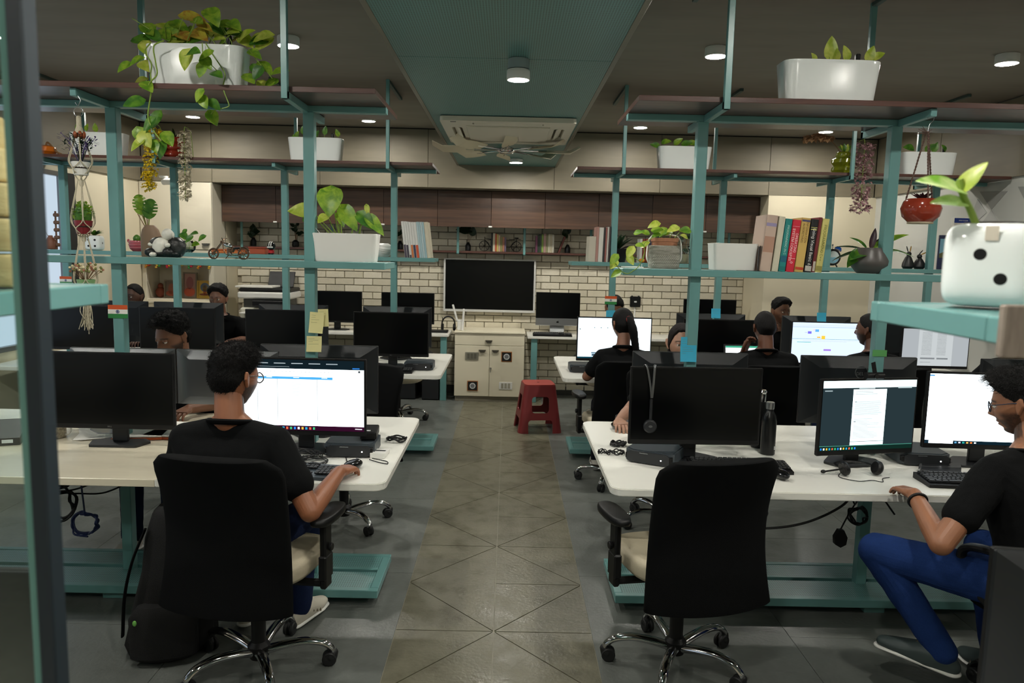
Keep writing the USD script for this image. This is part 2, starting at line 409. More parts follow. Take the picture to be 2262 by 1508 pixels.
# dropped duct of perforated teal sheet down the middle
dk = structx('trim_4')
part(dk, 'duct_casing', bb(-.566, .49, YF, YB, 2.632, ZC, 0), M['teal'])
for k in range(5):
    part(dk, 'duct_panel', bb(-.566, .49, YB - 2.25 * (k + 1) + .002, YB - 2.25 * k - .002, 2.624, 2.633, .001), m_duct, smooth=False)
for s, x in ((-1, -.566), (1, .49)):
    part(dk, 'edge_angle', bb(x - .012, x + .012, YF, YB, 2.620, 2.640, .001), mat('angle_steel', (120, 118, 104), .4))
struct('baseboard_back', bb(-3.2, 2.8, YW - .012, YW + .01, 0, .1), mat('dark_skirting', (58, 58, 54), .5))

# ------------------------------------------------------------------ lamps
m_diff = emitter('lamp_diffuser', LAMP_TINT, LAMP_POWER * 45)
m_body = mat('lamp_body_white', (226, 226, 222), .4)
def downlight(label, loc, h=.055, r=.068, drop=0.):
    t = thing('ceiling_light', label, 'ceiling light', loc, group='surface downlights')
    part(t, 'housing', lathe([(.002, 0), (r * .96, 0), (r, -.004), (r, -h), (r - .004, -h - .002), (r - .008, -h + .004), (.002, -h + .004)], 32), m_body)
    part(t, 'diffuser', cyl(r - .009, -h, -h + .003, k=32), m_diff, smooth=False)
    if drop: part(t, 'base', lathe([(.002, drop), (r * .9, drop), (r * .94, .004), (.002, .003)], 32), mat('lamp_grey_base', (150, 166, 168), .5))
    return t
LX = [(-3.12, 'far left'), (-1.40, 'left of the duct'), (1.27, 'right of the duct'), (3.10, 'far right')]
downlight('round downlight on the ceiling seen at left beside the hanger tube', (-1.40, 4.86, ZC))
for y, nm in ((2.15, 'just before the first rack'), (-.55, 'above the camera'), (4.86, 'between the two racks'), (7.56, 'behind the second rack')):
    for x, s in LX:
        if (x, y) == (-1.40, 4.86): continue
        downlight('round white downlight on the ceiling, %s, %s' % (nm, s), (x, y, ZC))
downlight('deep cylindrical downlight hanging under the teal duct before the air conditioner', (.029, 3.74, 2.572), .045, .056, .05)
downlight('small downlight under the duct behind the fan, near the back bulkhead', (.055, 7.62, 2.622), .035)
downlight('downlight under the duct nearest the camera', (.03, 1.0, 2.622), .045)

# ------------------------------------------------------------------ racks of teal steel tube with walnut boards
m_perf = perforated('shelf_perforated', TEAL, .0125, .27, .35, .35)
m_perf2 = perforated('plank_perforated', TEAL, .011, .28, .35, .35)
def rack(label, Yc, posts, xe, xo, front0, off):
    """xe: aisle end of the shelves, xo: wall end; posts at Yc"""
    s = 1 if xe < xo else -1
    x0, x1 = min(xe, xo), max(xe, xo)
    t = thing('shelving_rack', label, 'shelving rack', (0, 0, 0), group='teal steel racks above the desks')
    for x in posts:
        part(t, 'post', bb(x - .0255, x + .0255, Yc - .0255, Yc + .0255, .7505, 2.331, .003), M['teal'])
    for zc_, nm in ((2.3455, 'top_beam'),):
        part(t, nm, bb(x0, x1, Yc - .024, Yc + .024, 2.331, 2.36, .002), M['teal'])
    for i, x in enumerate(posts):
        xa = x + off; fr = (i % 2 == 0) == front0
        part(t, 'arm', bb(xa - .0135, xa + .0135, Yc - (.355 if fr else .30), Yc + (.30 if fr else .355), 2.326, 2.3595, .002), M['teal'])
        yh = Yc - .342 if fr else Yc + .342
        part(t, 'hanger', bb(xa - .0135, xa + .0135, yh - .0135, yh + .0135, 2.326, ZC, .002), M['teal'])
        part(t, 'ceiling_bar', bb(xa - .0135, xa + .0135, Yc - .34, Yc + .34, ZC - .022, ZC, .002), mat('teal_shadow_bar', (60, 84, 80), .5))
    part(t, 'wooden_shelf', bb(x0 - (.0 if s > 0 else 0), x1, Yc - .32, Yc + .32, 2.36, 2.383, .0015), M['walnut'])
    # lower steel shelf: a folded tray with a punched top, post passing through
    part(t, 'shelf_edge', [bb(x0, x1, Yc - .058, Yc - .030, 1.605, 1.637, .002), bb(x0, x1, Yc + .238, Yc + .262, 1.605, 1.636, .002), bb(xe - (0 if s > 0 else .03), xe + (.03 if s > 0 else 0), Yc - .0295, Yc + .2375, 1.6055, 1.6365, .002)], M['teal'])
    part(t, 'shelf_top', bb(x0 + .003, x1 - .003, Yc - .05, Yc + .25, 1.626, 1.635, .001), m_perf)
    return t
LP1, RP1 = [-.950, -1.8725, -2.79, -3.71], [.9015, 1.816, 2.735, 3.65]
LP2, RP2 = [-.957, -1.862, -2.774, -3.688], [.8785, 1.770, 2.668, 3.540]
rack('teal steel rack over the front left desk, walnut board on top', 3.63, LP1, -.585, XL + .03, True, -.014)
rack('teal steel rack over the front right desk, walnut board on top', 3.63, RP1, .545, XR - .03, True, .014)
rack('teal steel rack farther back over the second left desk', 6.315, LP2, -.61, XL + .03, True, -.0)
rack('teal steel rack farther back over the second right desk', 6.315, RP2, .525, XR - .03, True, .008)
rack('teal rack end beside the camera at left, seen through the glass', .93, LP1, -.632, XL + .03, True, -.014)
rack('teal rack end beside the camera at right, under the big white die', .93, RP1, .58, XR - .03, True, .014)

# ------------------------------------------------------------------ desks
def slab(x0, x1, y0, y1, z0, z1, r, corners):
    """table top with rounded corners at the named ends"""
    p = shapely.box(x0, y0, x1, y1)
    if r:
        q = p.buffer(-r).buffer(r, quad_segs=8)
        keep = shapely.box(x0, y0, x1 - 2 * r, y1) if corners == 'r' else shapely.box(x0 + 2 * r, y0, x1, y1)
        p = q.union(keep)
    a = extr(p.buffer(-.003), z1 - z0, z0); b_ = extr(p, z1 - z0 - .006, z0 + .003)
    return cat(a, b_)
def desk(label, Yc, posts, xe, xo, m_near, split=None, h=.6225):
    t = thing('desk', label, 'desk', (0, 0, 0), group='double sided white desks')
    s = 'r' if xe > xo else 'l'
    x0, x1 = min(xe, xo), max(xe, xo)
    y0, y1 = Yc - .6225 - .04, Yc + .583
    if split is not None:
        a, b_ = (x0, split) if s == 'r' else (split, x1)
        part(t, 'tabletop', slab(*((split, x1) if s == 'r' else (x0, split)), y0, y1, .718, .75, .055, s), M['white_desk'])
        part(t, 'tabletop', bb(a + (.0 if s == 'r' else .002), b_ - (.002 if s == 'r' else 0), y0, y1, .718, .75, .002), m_near, label='cream laminate tabletop')
    else:
        part(t, 'tabletop', slab(x0, x1, y0, y1, .718, .75, .055, s), m_near)
    yc = Yc if Yc != 6.335 else 6.315
    sg = 1 if xe < xo else -1
    xp = {-1: -.592, 1: .547}[sg]
    p0, p1 = min(xp, xo), max(xp, xo)
    ya, yb = yc - .215, yc + .225
    part(t, 'plank_frame', [bb(p0, p1, ya, ya + .035, .042, .082), bb(p0, p1, yb - .035, yb, .042, .082), bb(p0 + .041, p1 - .041, yc + .03, yc + .055, .0425, .081),
                            bb(*sorted((xp, xp + sg * .04)), ya + .0355, yb - .0355, .0425, .0815)], M['teal'])
    part(t, 'plank_panel', bb(p0 + .01, p1 - .01, ya + .03, yc - .0, .066, .079, .001), m_perf2)
    part(t, 'plank_panel', bb(p0 + .01, p1 - .01, yc + .05, yb - .03, .066, .079, .001), m_perf2)
    for x in posts:
        part(t, 'leg', bb(x - .0255, x + .0255, yc - .0255, yc + .0255, .04, .7175, .003), M['teal'])
        part(t, 'foot', bb(x - .05, x + .05, ya + .04, yb - .04, 0, .043, .002), M['teal'])
    part(t, 'rail', bb(x0 + .25, x1 - .25, Yc + .03, Yc + .07, .668, .717), M['teal'])
    for x in posts:
        part(t, 'bracket', bb(x + .028, x + .066, y0 + .12, y1 - .12, .684, .7175), M['teal'])
    return t
desk('long white desk at front left, its left half cream', 3.63, LP1, -.485, XL + .04, M['cream_desk'], -1.42)
desk('long white desk at front right', 3.63, RP1, .443, XR - .04, M['white_desk'])
desk('white desk in the second row at left', 6.335, LP2, -.50, XL + .04, M['white_desk'])
desk('white desk in the second row at right', 6.335, RP2, .44, XR - .04, M['white_desk'])
desk('white desk beside the camera at left', .93, LP1, -.60, XL + .04, M['white_desk'])
desk('white desk beside the camera at right', .93, RP1, .60, XR - .04, M['white_desk'])
for lab, x0, x1, s in (('white wall desk along the brick wall, left of the cabinet', -3.15, -.655, 'r'), ('white wall desk along the brick wall, right of the cabinet', .235, 2.78, 'l')):
    t = thing('wall_desk', lab, 'desk', (0, 0, 0))
    part(t, 'tabletop', slab(x0, x1, 8.42, 8.93, .735, .765, .03, s), M['white_desk'])
    for x in ((x0 + .1, x1 - .06) if s == 'r' else (x0 + .08, x1 - .1)):
        part(t, 'leg', bb(x - .035, x + .035, 8.44, 8.5, 0, .734), M['teal'])
# ------------------------------------------------------------------ fixed furniture at the back
m_door = [mat('walnut_door_%d' % i, a, .42, rgb2=b_, vscale=3.2, vstretch=(.5, 1, 11), detail=7) for i, (a, b_) in enumerate([((58, 40, 31), (88, 62, 46)), ((64, 43, 32), (94, 67, 49)), ((54, 38, 29), (82, 58, 44))])]
t = thing('wall_cabinet', 'long row of dark walnut wall cabinets under the bulkhead', 'wall cabinet', (0, 0, 0))
part(t, 'carcass', bb(-3.213, 2.808, 8.522, YW - .003, 1.985, ZB - .004), mat('walnut_carcass', (60, 42, 34), .5))
for k in range(10):
    x0 = -3.213 + .6021 * k; x1 = x0 + .6021
    d = part(t, 'door', bb(x0 + .002, x1 - .002, 8.50, 8.521, 1.973, ZB - .008, .0015), m_door[(k * 2) % 3])
    if k % 2 == 0: part(d, 'pull', bb(x1 - .028, x1 + .012, 8.488, 8.5, 1.972, 1.988, .002), M['white_plastic'])
t = thing('storage_cabinet', 'cream white low cabinet with drawer, two doors and small stickers under the television', 'cabinet', (0, 0, 0))
mc = mat('cream_cabinet', (222, 214, 190), .4)
x0, x1, y0, y1 = -.588, .205, 8.43, 8.925
part(t, 'carcass', bb(x0, x1, y0 + .022, y1, .06, .782), mc)
part(t, 'top', bb(x0 - .006, x1 + .006, y0 - .012, y1, .783, .803), mc)
part(t, 'plinth', bb(x0 + .01, x1 - .01, y0 + .012, y1, 0, .059), mat('plinth_grey', (128, 122, 106), .6))
dr = part(t, 'drawer', bb(x0 + .002, x1 - .002, y0, y0 + .02, .648, .78, .002), mc)
dl = part(t, 'door', bb(x0 + .002, -.192, y0, y0 + .02, .062, .643, .002), mc)
d2 = part(t, 'door', bb(-.188, x1 - .002, y0 - .004, y0 + .018, .062, .643, .002), mc)
def cup(x, z): return upright(extr(Polygon([(-.04, .008), (.04, .008), (.036, -.006), (.018, -.022), (-.018, -.022), (-.036, -.006)]), .02), (x, y0, z))
for par, x, z in ((dr, -.2, .70), (dl, -.272, .59), (d2, -.124, .59)): part(par, 'handle', cup(x, z), mat('pewter', (104, 100, 92), .35, metal=.8))
part(d2, 'lock', [upright(cyl(.012, 0, .012, k=16), (-.175, y0 - .003, .385)), bb(-.179, -.171, y0 - .016, y0 - .004, .34, .375)], M['chrome'])
bk, ow = mat('sticker_black', (18, 17, 16), .5), mat('sticker_orange', (176, 110, 52), .5)
for par, x, z in ((dl, -.377, .181), (d2, .004, .524)):
    q = part(par, 'frame_sticker', bb(x - .061, x + .061, y0 - .0065, y0 - .0042, z - .058, z + .058, .0005), ow)
    part(par, 'sticker_face', bb(x - .053, x + .053, y0 - .0085, y0 - .0062, z - .05, z + .05, .0005), bk)
    part(par, 'sticker_disc', upright(cyl(.034, 0, .0015, k=28), (x, y0 - .0083, z)), M['label'])
    part(par, 'sticker_marks', [upright(cyl(.026, 0, .001, k=6), (x, y0 - .0096, z))] , mat('sticker_grey', (120, 122, 124), .6))
for par, x, z, mm in ((dl, -.39, .525, mat('switch_grey', (122, 120, 106), .5)), (d2, .0, .189, M['white_plastic'])):
    part(par, 'switch_plate', bb(x - .075, x + .075, y0 - .0085, y0 - .0042, z - .042, z + .042, .001), mm)
    for k in (-1, 0, 1): part(par, 'switch_mark', bb(x + k * .038 - .014, x + k * .038 + .014, y0 - .0105, y0 - .008, z - .03, z + .03, .001), mat('switch_mark_%d' % (mm is M['white_plastic']), (92, 90, 78) if mm is not M['white_plastic'] else (160, 156, 140), .5))
t = thing('television', 'large switched-off television with a thin white frame on the brick wall', 'television', (-.216, 8.885, 1.305))
part(t, 'cabinet', bb(-.53, .53, .0, .05, -.30, .30, .006), M['dark_grey'])
part(t, 'bezel', upright(extr(rrect(1.085, .625, .008).difference(shapely.box(-.522, -.285, .522, .297)), .016), (0, .001, 0)), mat('tv_frame', (206, 206, 202), .4))
part(t, 'screen', bb(-.524, .524, -.008, -.002, -.288, .299, 0), M['screen_off'])
# shelf on the brick wall
t = thing('wall_shelf', 'thin walnut shelf along the brick wall on teal hangers', 'shelf', (0, 0, 0))
part(t, 'board', bb(-3.21, 2.80, 8.755, YW - .003, 1.682, 1.706, .002), M['walnut'])
for x in (-3.084, -2.042, -1.30, -.588, .182, .95, 1.72, 2.55):
    part(t, 'hanger', bb(x - .014, x + .014, 8.742, 8.754, 1.668, 1.984), M['teal'])
    part(t, 'bracket', bb(x - .014, x + .014, 8.742, YW - .003, 1.669, 1.681), M['teal'])
# tall cream cupboard with an open shrine niche, left end of the back wall
t = thing('cupboard', 'tall cream cupboard with an open shrine niche at the left end of the back wall', 'cupboard', (0, 0, 0))
cp = mat('cupboard_cream', (224, 216, 196), .45)
xa, xb = XL + .005, -3.218
part(t, 'side', bb(xb - .02, xb, YB + .002, 8.618, 0, ZB - .004), cp); part(t, 'side', bb(xa, xa + .02, YB + .002, 8.618, 0, ZB - .004), cp)
part(t, 'back', bb(xa, xb, 8.60, 8.618, 0, ZB - .004), cp)
for z in (.02, 1.085, 1.50, ZB - .03): part(t, 'board', bb(xa + .02, xb - .02, YB + .004, 8.6, z, z + .022), cp)
part(t, 'lower_door', bb(xa + .002, xb - .002, YB - .018, YB, .045, 1.08, .002), cp)
d = part(t, 'upper_door', bb(xa + .002, xb - .002, YB - .018, YB, 1.655, ZB - .008, .002), cp)
part(d, 'handle', tf(cup(0, 0), (-3.287, YB - .018 - y0, 1.715)), mat('pewter', (104, 100, 92), .35, metal=.8))
part(t, 'rail', bb(xa + .002, xb - .002, YB - .012, YB, 1.50, 1.652, .002), cp)
part(t, 'niche_post', bb(xb - .05, xb - .002, YB - .014, YB, 1.085, 1.5), cp); part(t, 'niche_post', bb(xa + .002, xa + .05, YB - .014, YB, 1.085, 1.5), cp)
part(t, 'niche_ledge', bb(xa, xb, YB - .03, YB + .1, 1.062, 1.085), cp)
def picture(label, x, z0, w, h, frame, face, spots, ry=0.):
    t = thing('framed_picture', label, 'framed picture', (x, 8.44, z0), rx=-.12)
    part(t, 'frame', upright(extr(rrect(w, h, .004).difference(rrect(w - .035, h - .035, .002)), .02), (0, 0, h / 2)), frame)
    part(t, 'print', bb(-w / 2 + .012, w / 2 - .012, -.012, -.004, .012, h - .012, 0), face)
    for (px, pz, rw, rh, c) in spots:
        part(t, 'print_shape', upright(affinity_ellipse(px, pz, rw, rh, .001), (0, -.0125, 0)), mat('print_%d_%d_%d' % c, c, .6))
def affinity_ellipse(x, z, rw, rh, d): return extr(affinity.scale(Point(x, z).buffer(1, 12), rw, rh), d)
mg, my = mat('picture_frame_grey', (120, 108, 92), .5), mat('picture_frame_yellow', (196, 158, 60), .5)
picture('small grey-framed picture on the left in the shrine niche', -3.775, 1.108, .16, .20, mg, mat('picture_dim', (120, 104, 92), .6), [(0, .1, .035, .06, (150, 90, 70)), (0, .05, .06, .03, (168, 84, 56))])
picture('tall grey-framed picture in the middle of the shrine niche', -3.57, 1.108, .16, .29, mg, mat('picture_rose', (160, 120, 112), .6), [(0, .17, .04, .07, (140, 84, 84)), (0, .07, .06, .05, (188, 84, 54))])
picture('yellow picture with a round blue halo in the shrine niche', -3.40, 1.108, .175, .2, my, mat('picture_yellow', (206, 168, 70), .6), [(0, .125, .05, .05, (92, 112, 140)), (0, .12, .03, .035, (206, 180, 96)), (0, .085, .02, .05, (184, 96, 40)), (0, .045, .06, .012, (120, 60, 48))])
t = single('idol', [tf(ball((.055, .05, .06), (0, 0, .06)), (-3.90, 8.45, 1.109)), tf(ball((.03, .03, .035), (0, 0, .13)), (-3.90, 8.45, 1.107))], mat('terracotta_dark', (132, 62, 40), .6), 'rounded terracotta idol at the left of the shrine niche', 'idol')
single('altar_cloth', noisy(bx(.66, .16, .012, (-3.62, 8.33, 1.092), .003), .002, 30), mat('red_cloth', (140, 50, 30), .9), 'red cloth spread along the front of the shrine niche', 'cloth')
fl_ = []
gcol = [mat('garland_%d' % i, c, .7) for i, c in enumerate([(196, 132, 32), (178, 52, 24), (206, 168, 60), (40, 130, 60), (188, 30, 60)])]
t = thing('flower_garland', 'string of orange, red and green blossoms along the top of the shrine niche', 'garland', (0, 0, 0))
part(t, 'string', tube([(xa + .02, YB - .035, 1.515), (-3.6, YB - .035, 1.505), (xb - .01, YB - .035, 1.515)], .003, 5), M['cable'])
for i in range(26):
    x = xa + .03 + i * .0285
    part(t, 'blossom', cat(*[ball((.014, .012, .012), (x + RNG.normal() * .006, YB - .034, 1.505 - j * .016 - RNG.random() * .006), 1) for j in range(1 + (i * 7) % 4)]), gcol[(i // 2) % 5])

# printer with paper trays on the wall desk
t = thing('printer', 'grey and white printer on the left end of the wall desk', 'printer', (-2.74, 8.66, .7655))
part(t, 'body', bx(.56, .42, .25, (0, 0, .125), .02), mat('printer_grey', (196, 194, 180), .5))
part(t, 'control_panel', bx(.36, .06, .07, (.05, -.215, .30), .01), M['black_plastic'])
part(t, 'scanner', bx(.60, .44, .075, (0, 0, .39), .015), M['white_plastic'])
part(t, 'neck', bx(.50, .38, .11, (0, .02, .30), .01), mat('printer_dark', (70, 70, 66), .5))
part(t, 'lid', bx(.58, .42, .045, (0, .01, .45), .015), M['black_plastic'])
part(t, 'paper_tray', bx(.34, .2, .012, (-.06, -.27, .20), .004), M['white_plastic'])
part(t, 'feed_tray', tf(bx(.30, .012, .2), (.08, .19, .56), rx=-.5), M['black_plastic'])
t = single('paper_stack', bx(.42, .3, .02, (-2.86, 8.61, 1.2495), .004), M['paper'], 'stack of white paper lying on the printer', 'paper')

# ceiling cassette and fan
t = thing('air_conditioner', 'white ceiling cassette air conditioner under the teal duct', 'air conditioner', (-.022, 5.80, 2.6195))
ca = mat('cassette_white', (214, 209, 192), .4)
fr = rrect(.94, 1.06, .03).difference(shapely.union_all([affinity.translate(rrect(.50, .075, .02), 0, s * .42) for s in (-1, 1)] + [affinity.translate(rrect(.075, .5, .02), s * .37, 0) for s in (-1, 1)]))
part(t, 'panel', extr(fr, .032, -.032), ca)
part(t, 'grille', bx(.60, .66, .012, (0, 0, -.036), .004), ca)
for s in (-1, 1):
    part(t, 'outlet', bx(.50, .085, .008, (0, s * .42, -.006), .001), mat('outlet_shadow', (120, 112, 90), .6))
    part(t, 'flap', tf(bx(.48, .05, .006, (0, 0, 0), .002), (0, s * .42, -.024), rx=.5 * s), ca)
    part(t, 'outlet', bx(.085, .5, .008, (s * .37, 0, -.006), .001), mat('outlet_shadow', (120, 112, 90), .6))
    part(t, 'flap', tf(bx(.05, .48, .006, (0, 0, 0), .002), (s * .37, 0, -.024), ry=-.5 * s), ca)
part(t, 'badge', bx(.04, .012, .002, (-.38, -.49, -.0335), .0005), M['dark_grey'])
t = thing('ceiling_fan', 'cream eight-bladed ceiling fan hanging under the duct', 'ceiling fan', (-.037, 6.44, 2.552))
fm = mat('fan_cream', (214, 204, 176), .45)
part(t, 'rod', cyl(.012, .02, .071, k=12), M['chrome']); part(t, 'canopy', lathe([(.01, .045), (.045, .06), (.05, .071)], 24), M['white_plastic'])
part(t, 'hub', lathe([(.004, -.03), (.055, -.026), (.078, -.008), (.078, .008), (.05, .022), (.01, .026)], 32), M['chrome'])
for k in range(8):
    a = k * PI / 4 + .06
    b_ = part(t, 'arm', tf(rod((.07, 0, 0), (.34, 0, 0), .007, 8), rz=a), M['chrome'])
    pts = []
    for i, xx in enumerate(np.linspace(.27, .62, 9)):
        w = .045 + .02 * math.sin(i / 8 * PI); zz = -.004 + (.045 * ((i - 6) / 2) if i > 6 else 0); tw = .30
        pts.append([(xx, w * c * math.cos(tw), zz + w * c * math.sin(tw) + e) for c, e in ((-1, -.002), (1, -.002), (1, .002), (-1, .002))])
    part(t, 'blade', tf(loft(pts), rz=a), fm)

# red plastic stool: one moulded shell with arched openings
def frustum(w0, w1, z0, z1, r):
    a = [np.array(p) for p in (rrect(w0, w0, r).exterior.coords[:-1], rrect(w1, w1, r * .9).exterior.coords[:-1])]
    return m3.Manifold.hull_points(np.vstack([np.c_[a[0], np.full(len(a[0]), z0)], np.c_[a[1], np.full(len(a[1]), z1)]]))
def m_of(mesh):
    v, f = arr(mesh); return m3.Manifold(m3.Mesh(np.asarray(v, np.float32), np.asarray(f, np.uint32)))
st = frustum(.42, .30, 0, .45, .05) - frustum(.40, .283, -.01, .44, .04)
for (w, z0, z1) in ((.235, -.02, .125), (.165, .19, .345)):
    cut = m_of(upright(extr(affinity.translate(rrect(w, z1 - z0, .03), 0, (z0 + z1) / 2), 1.0), (0, .5, 0)))
    st = st - cut - cut.rotate([0, 0, 90])
t = thing('plastic_stool', 'dark red moulded plastic stool standing in the aisle', 'stool', (.315, 7.16, 0), rz=.12)
part(t, 'shell', st, mat('stool_red', (128, 46, 48), .38))
part(t, 'seat', extr(rrect(.292, .292, .05), .014, .444), mat('stool_red_top', (158, 66, 60), .4))
part(t, 'seat_hole', cyl(.012, .4575, .459, k=16), mat('stool_hole', (70, 24, 24), .6))

# small things on the wall
t = thing('wall_box', 'small black electronics box on the brick wall with a white cable duct under it', 'electronics box', (1.524, YW - .012, 1.15))
part(t, 'housing', bx(.125, .04, .125, (0, -.01, 0), .006), M['black_plastic'])
for s in (-.04, .04): part(t, 'lug', bx(.018, .03, .012, (s, -.008, .066), .003), M['black_plastic'])
part(t, 'mark', bx(.03, .002, .016, (0, -.031, 0), .0005), M['label']); part(t, 'cable_duct', bx(.018, .014, .34, (0, .001, -.235), .002), M['white_plastic'])
t = thing('security_camera', 'small white security camera under the left bulkhead', 'security camera', (-3.45, 7.62, 2.378))
part(t, 'base', lathe([(.01, 0), (.045, -.001), (.04, -.02), (.01, -.026)], 20), M['white_plastic'])
part(t, 'body', tf(rod((0, 0, 0), (.12, -.06, 0), .034, 16), (.0, 0, -.055)), M['white_plastic']); part(t, 'lens', ball(.026, (.125, -.062, -.055)), M['black_gloss'])
t = thing('wifi_router', 'white router with two upright aerials on the low cabinet', 'router', (-.530, 8.50, .8042))
part(t, 'body', bx(.07, .05, .12, (0, .03, .06), .006), M['white_plastic'])
part(t, 'aerial', tf(bx(.022, .016, .2, (0, 0, .1), .004), (-.035, .02, .1), ry=-.28), M['white_plastic']); part(t, 'aerial', tf(bx(.022, .016, .25, (0, 0, .126), .004), (.028, -.03, .0), ry=.04), M['white_plastic'])
t = thing('network_router', 'flat black router with one thin aerial on the wall desk beside the cabinet', 'router', (-.78, 8.62, .766))
part(t, 'body', bx(.2, .14, .026, (0, 0, .013), .006), M['black_plastic']); part(t, 'aerial', tf(cyl(.004, 0, .15, k=8), (.03, .06, .02)), M['black_plastic'])
t = thing('desk_headset', 'black headset standing behind the white router', 'headset', (-.69, 8.80, .7655))
part(t, 'band', tube([(.0 + .075 * math.cos(a), 0, .085 + .085 * math.sin(a)) for a in np.linspace(-.35, PI + .35, 20)], .009, 8), M['black_plastic'])
for s in (-1, 1): part(t, 'ear_cup', tf(cyl(.042, -.015, .015, k=20, b=.006), (s * .07, 0, .045), ry=PI / 2), M['black_plastic'])
# ------------------------------------------------------------------ monitors
def rbar(w, h, x, z, y, d=.0008): return bb(x - w / 2, x + w / 2, y - d, y, z - h / 2, z + h / 2, 0)
def monitor(label, loc, rz=0., w=.605, h=.357, zb=.093, tilt=0., content=None, sticker=True, logo=None, kind='dark', group=None, plug=True, tag_front=None):
    """monitor on a stand; local origin on the desk, screen faces -y"""
    t = thing('computer_monitor', label, 'monitor', loc, rz, group=group)
    zc = zb + h / 2
    shell = M['monitor_back'] if kind == 'dark' else M['grey_alu']
    part(t, 'back_cover', hull(np.vstack([arr(bx(w, .012, h, (0, -.006, zc), .003))[0], arr(bx(w * .72, .022, h * .7, (0, .016, zc), .004))[0]])), shell, smooth=25)
    part(t, 'bezel', bx(w + .002, .016, h + .002, (0, -.014, zc), .003), M['black_plastic'])
    part(t, 'screen', bb(-w / 2 + .008, w / 2 - .008, -.0235, -.0222, zb + .022, zb + h - .008, 0), M['screen_off'] if content is None else screen_mat((4, 5, 7), .3))
    part(t, 'neck', bx(.075, .02, zc - .004, (0, .075, (zc + .012) / 2 + .002), .004), M['dark_grey'] if kind == 'dark' else M['silver'])
    part(t, 'hinge', bx(.1, .05, .09, (0, .05, zc), .006), M['dark_grey'] if kind == 'dark' else M['silver'])
    part(t, 'foot', extr(Polygon([(-.11, -.01), (.11, -.01), (.14, .08), (.06, .16), (-.06, .16), (-.14, .08)]).buffer(-.01).buffer(.01), .010, .0006), M['dark_grey'] if kind == 'dark' else M['silver'])
    if sticker: part(t, 'sticker', bx(.052, .0012, .011, (w / 2 - .055, .0, zb + h - .035), 0), M['label'])
    if logo:
        part(t, 'logo_text', tf(upright(text(logo, .016 if logo == 'DELL' else .02, .001, True), (0, 0, 0)), (-logo_x(logo), .0285, zb + h - .085), rz=PI), M['silver'])
        part(t, 'logo_ring', tf(upright(extr(Point(0, 0).buffer(.034).difference(Point(0, 0).buffer(.030)), .001)), (-logo_x(logo), .0285, zb + h - .077), rz=PI), M['silver'])
    if tag_front: part(t, 'badge', tf(upright(text(tag_front, .006, .0006)), (0, -.0222, zb + .010)), M['silver'])
    if content: paint(t, content, w - .016, h - .03, zb + .022)
    return t
def logo_x(l): return 0.0
def paint(t, items, W, H, z0, y=-.0236):
    """flat picture of a lit screen: rectangles (x0, top, x1, bottom, colour[, power]) in 0..1, later ones nearer"""
    by = {}
    for i, it in enumerate(items):
        a, b_, c, d, col = it[:5]
        by.setdefault((col, it[5] if len(it) > 5 else 1.), []).append((i, bb(-W / 2 + a * W, -W / 2 + c * W, y - .00012 * (1 + i * .12) - .0001, y, z0 + (1 - d) * H, z0 + (1 - b_) * H, 0)))
    for (col, pw), ms in by.items():
        part(t, 'screen_picture', cat(*[m for _, m in ms]), screen_mat(col, pw), smooth=False)
def lines(x0, y0, x1, n, step, col, h=.006, seed=1, ragged=.5):
    r = np.random.default_rng(seed)
    return [(x0, y0 + i * step, x0 + (x1 - x0) * (1 - ragged * r.random()), y0 + i * step + h, col) for i in range(n)]
WHT = (238, 246, 248)
def taskbar(y, x0, n, step, bar=(40, 20, 40)):
    cols = [(40, 120, 210), (230, 230, 230), (210, 170, 60), (40, 150, 190), (200, 90, 60), (60, 170, 110)]
    return [(0, y, 1, 1, bar, .7)] + [(x0 + i * step, y + (1 - y) * .25, x0 + i * step + step * .55, y + (1 - y) * .8, cols[i % 6]) for i in range(n)]
sheet = [(0, 0, 1, .125, (14, 26, 32)), (0, .125, 1, 1, WHT)]
sheet += [(.03 + i * .135, .045, .03 + i * .135 + .09, .058, (150, 160, 165)) for i in range(6)] + [(.03, .095, .42, .102, (120, 130, 135)), (.91, .098, .965, .115, (40, 110, 190))]
sheet += [(.06 + .03 * i, .165, .07 + .03 * i, .172, (190, 196, 200)) for i in range(24)] + [(.955, .14, .97, .165, (60, 66, 72))]
sheet += [(.02, .24, .755, .272, (70, 158, 214))] + [(x, .245, x + .045, .256, WHT) for x in (.08, .24, .45, .67)]
sheet += [(x, .272, x + .0016, .86, (130, 140, 145)) for x in (.02, .17, .325, .635)] + lines(.44, .32, .52, 9, .022, (196, 202, 205), .004, 3) + [(0, .30, 1, .3025, (214, 220, 222)), (.02, .86, 1, .862, (214, 220, 222))]
sheet += taskbar(.935, .27, 12, .030, (52, 14, 40)) + [(.93, .958, .985, .972, (210, 210, 215))]
docp = [(0, 0, 1, 1, (33, 46, 50)), (0, 0, 1, .105, (216, 240, 240))] + [(.02, .135, .1, .15, (150, 165, 168)), (.38, .105, .55, .12, (170, 184, 186)), (.80, .10, .95, .12, (160, 176, 178))]
docp += [(.32, .125, .68, .93, (222, 240, 240))] + lines(.345, .15, .66, 3, .022, (150, 164, 168), .004, 5) + lines(.345, .30, .64, 12, .017, (158, 176, 180), .0035, 6, .15) + lines(.345, .55, .66, 14, .021, (166, 182, 186), .0035, 7, .6)
docp += [(.345, .30, .365, .307, (70, 84, 88)), (.345, .585, .365, .592, (70, 84, 88)), (.32, .875, .68, .879, (40, 60, 62)), (0, .93, 1, .938, (60, 130, 110))] + taskbar(.945, .01, 13, .03, (16, 44, 36))
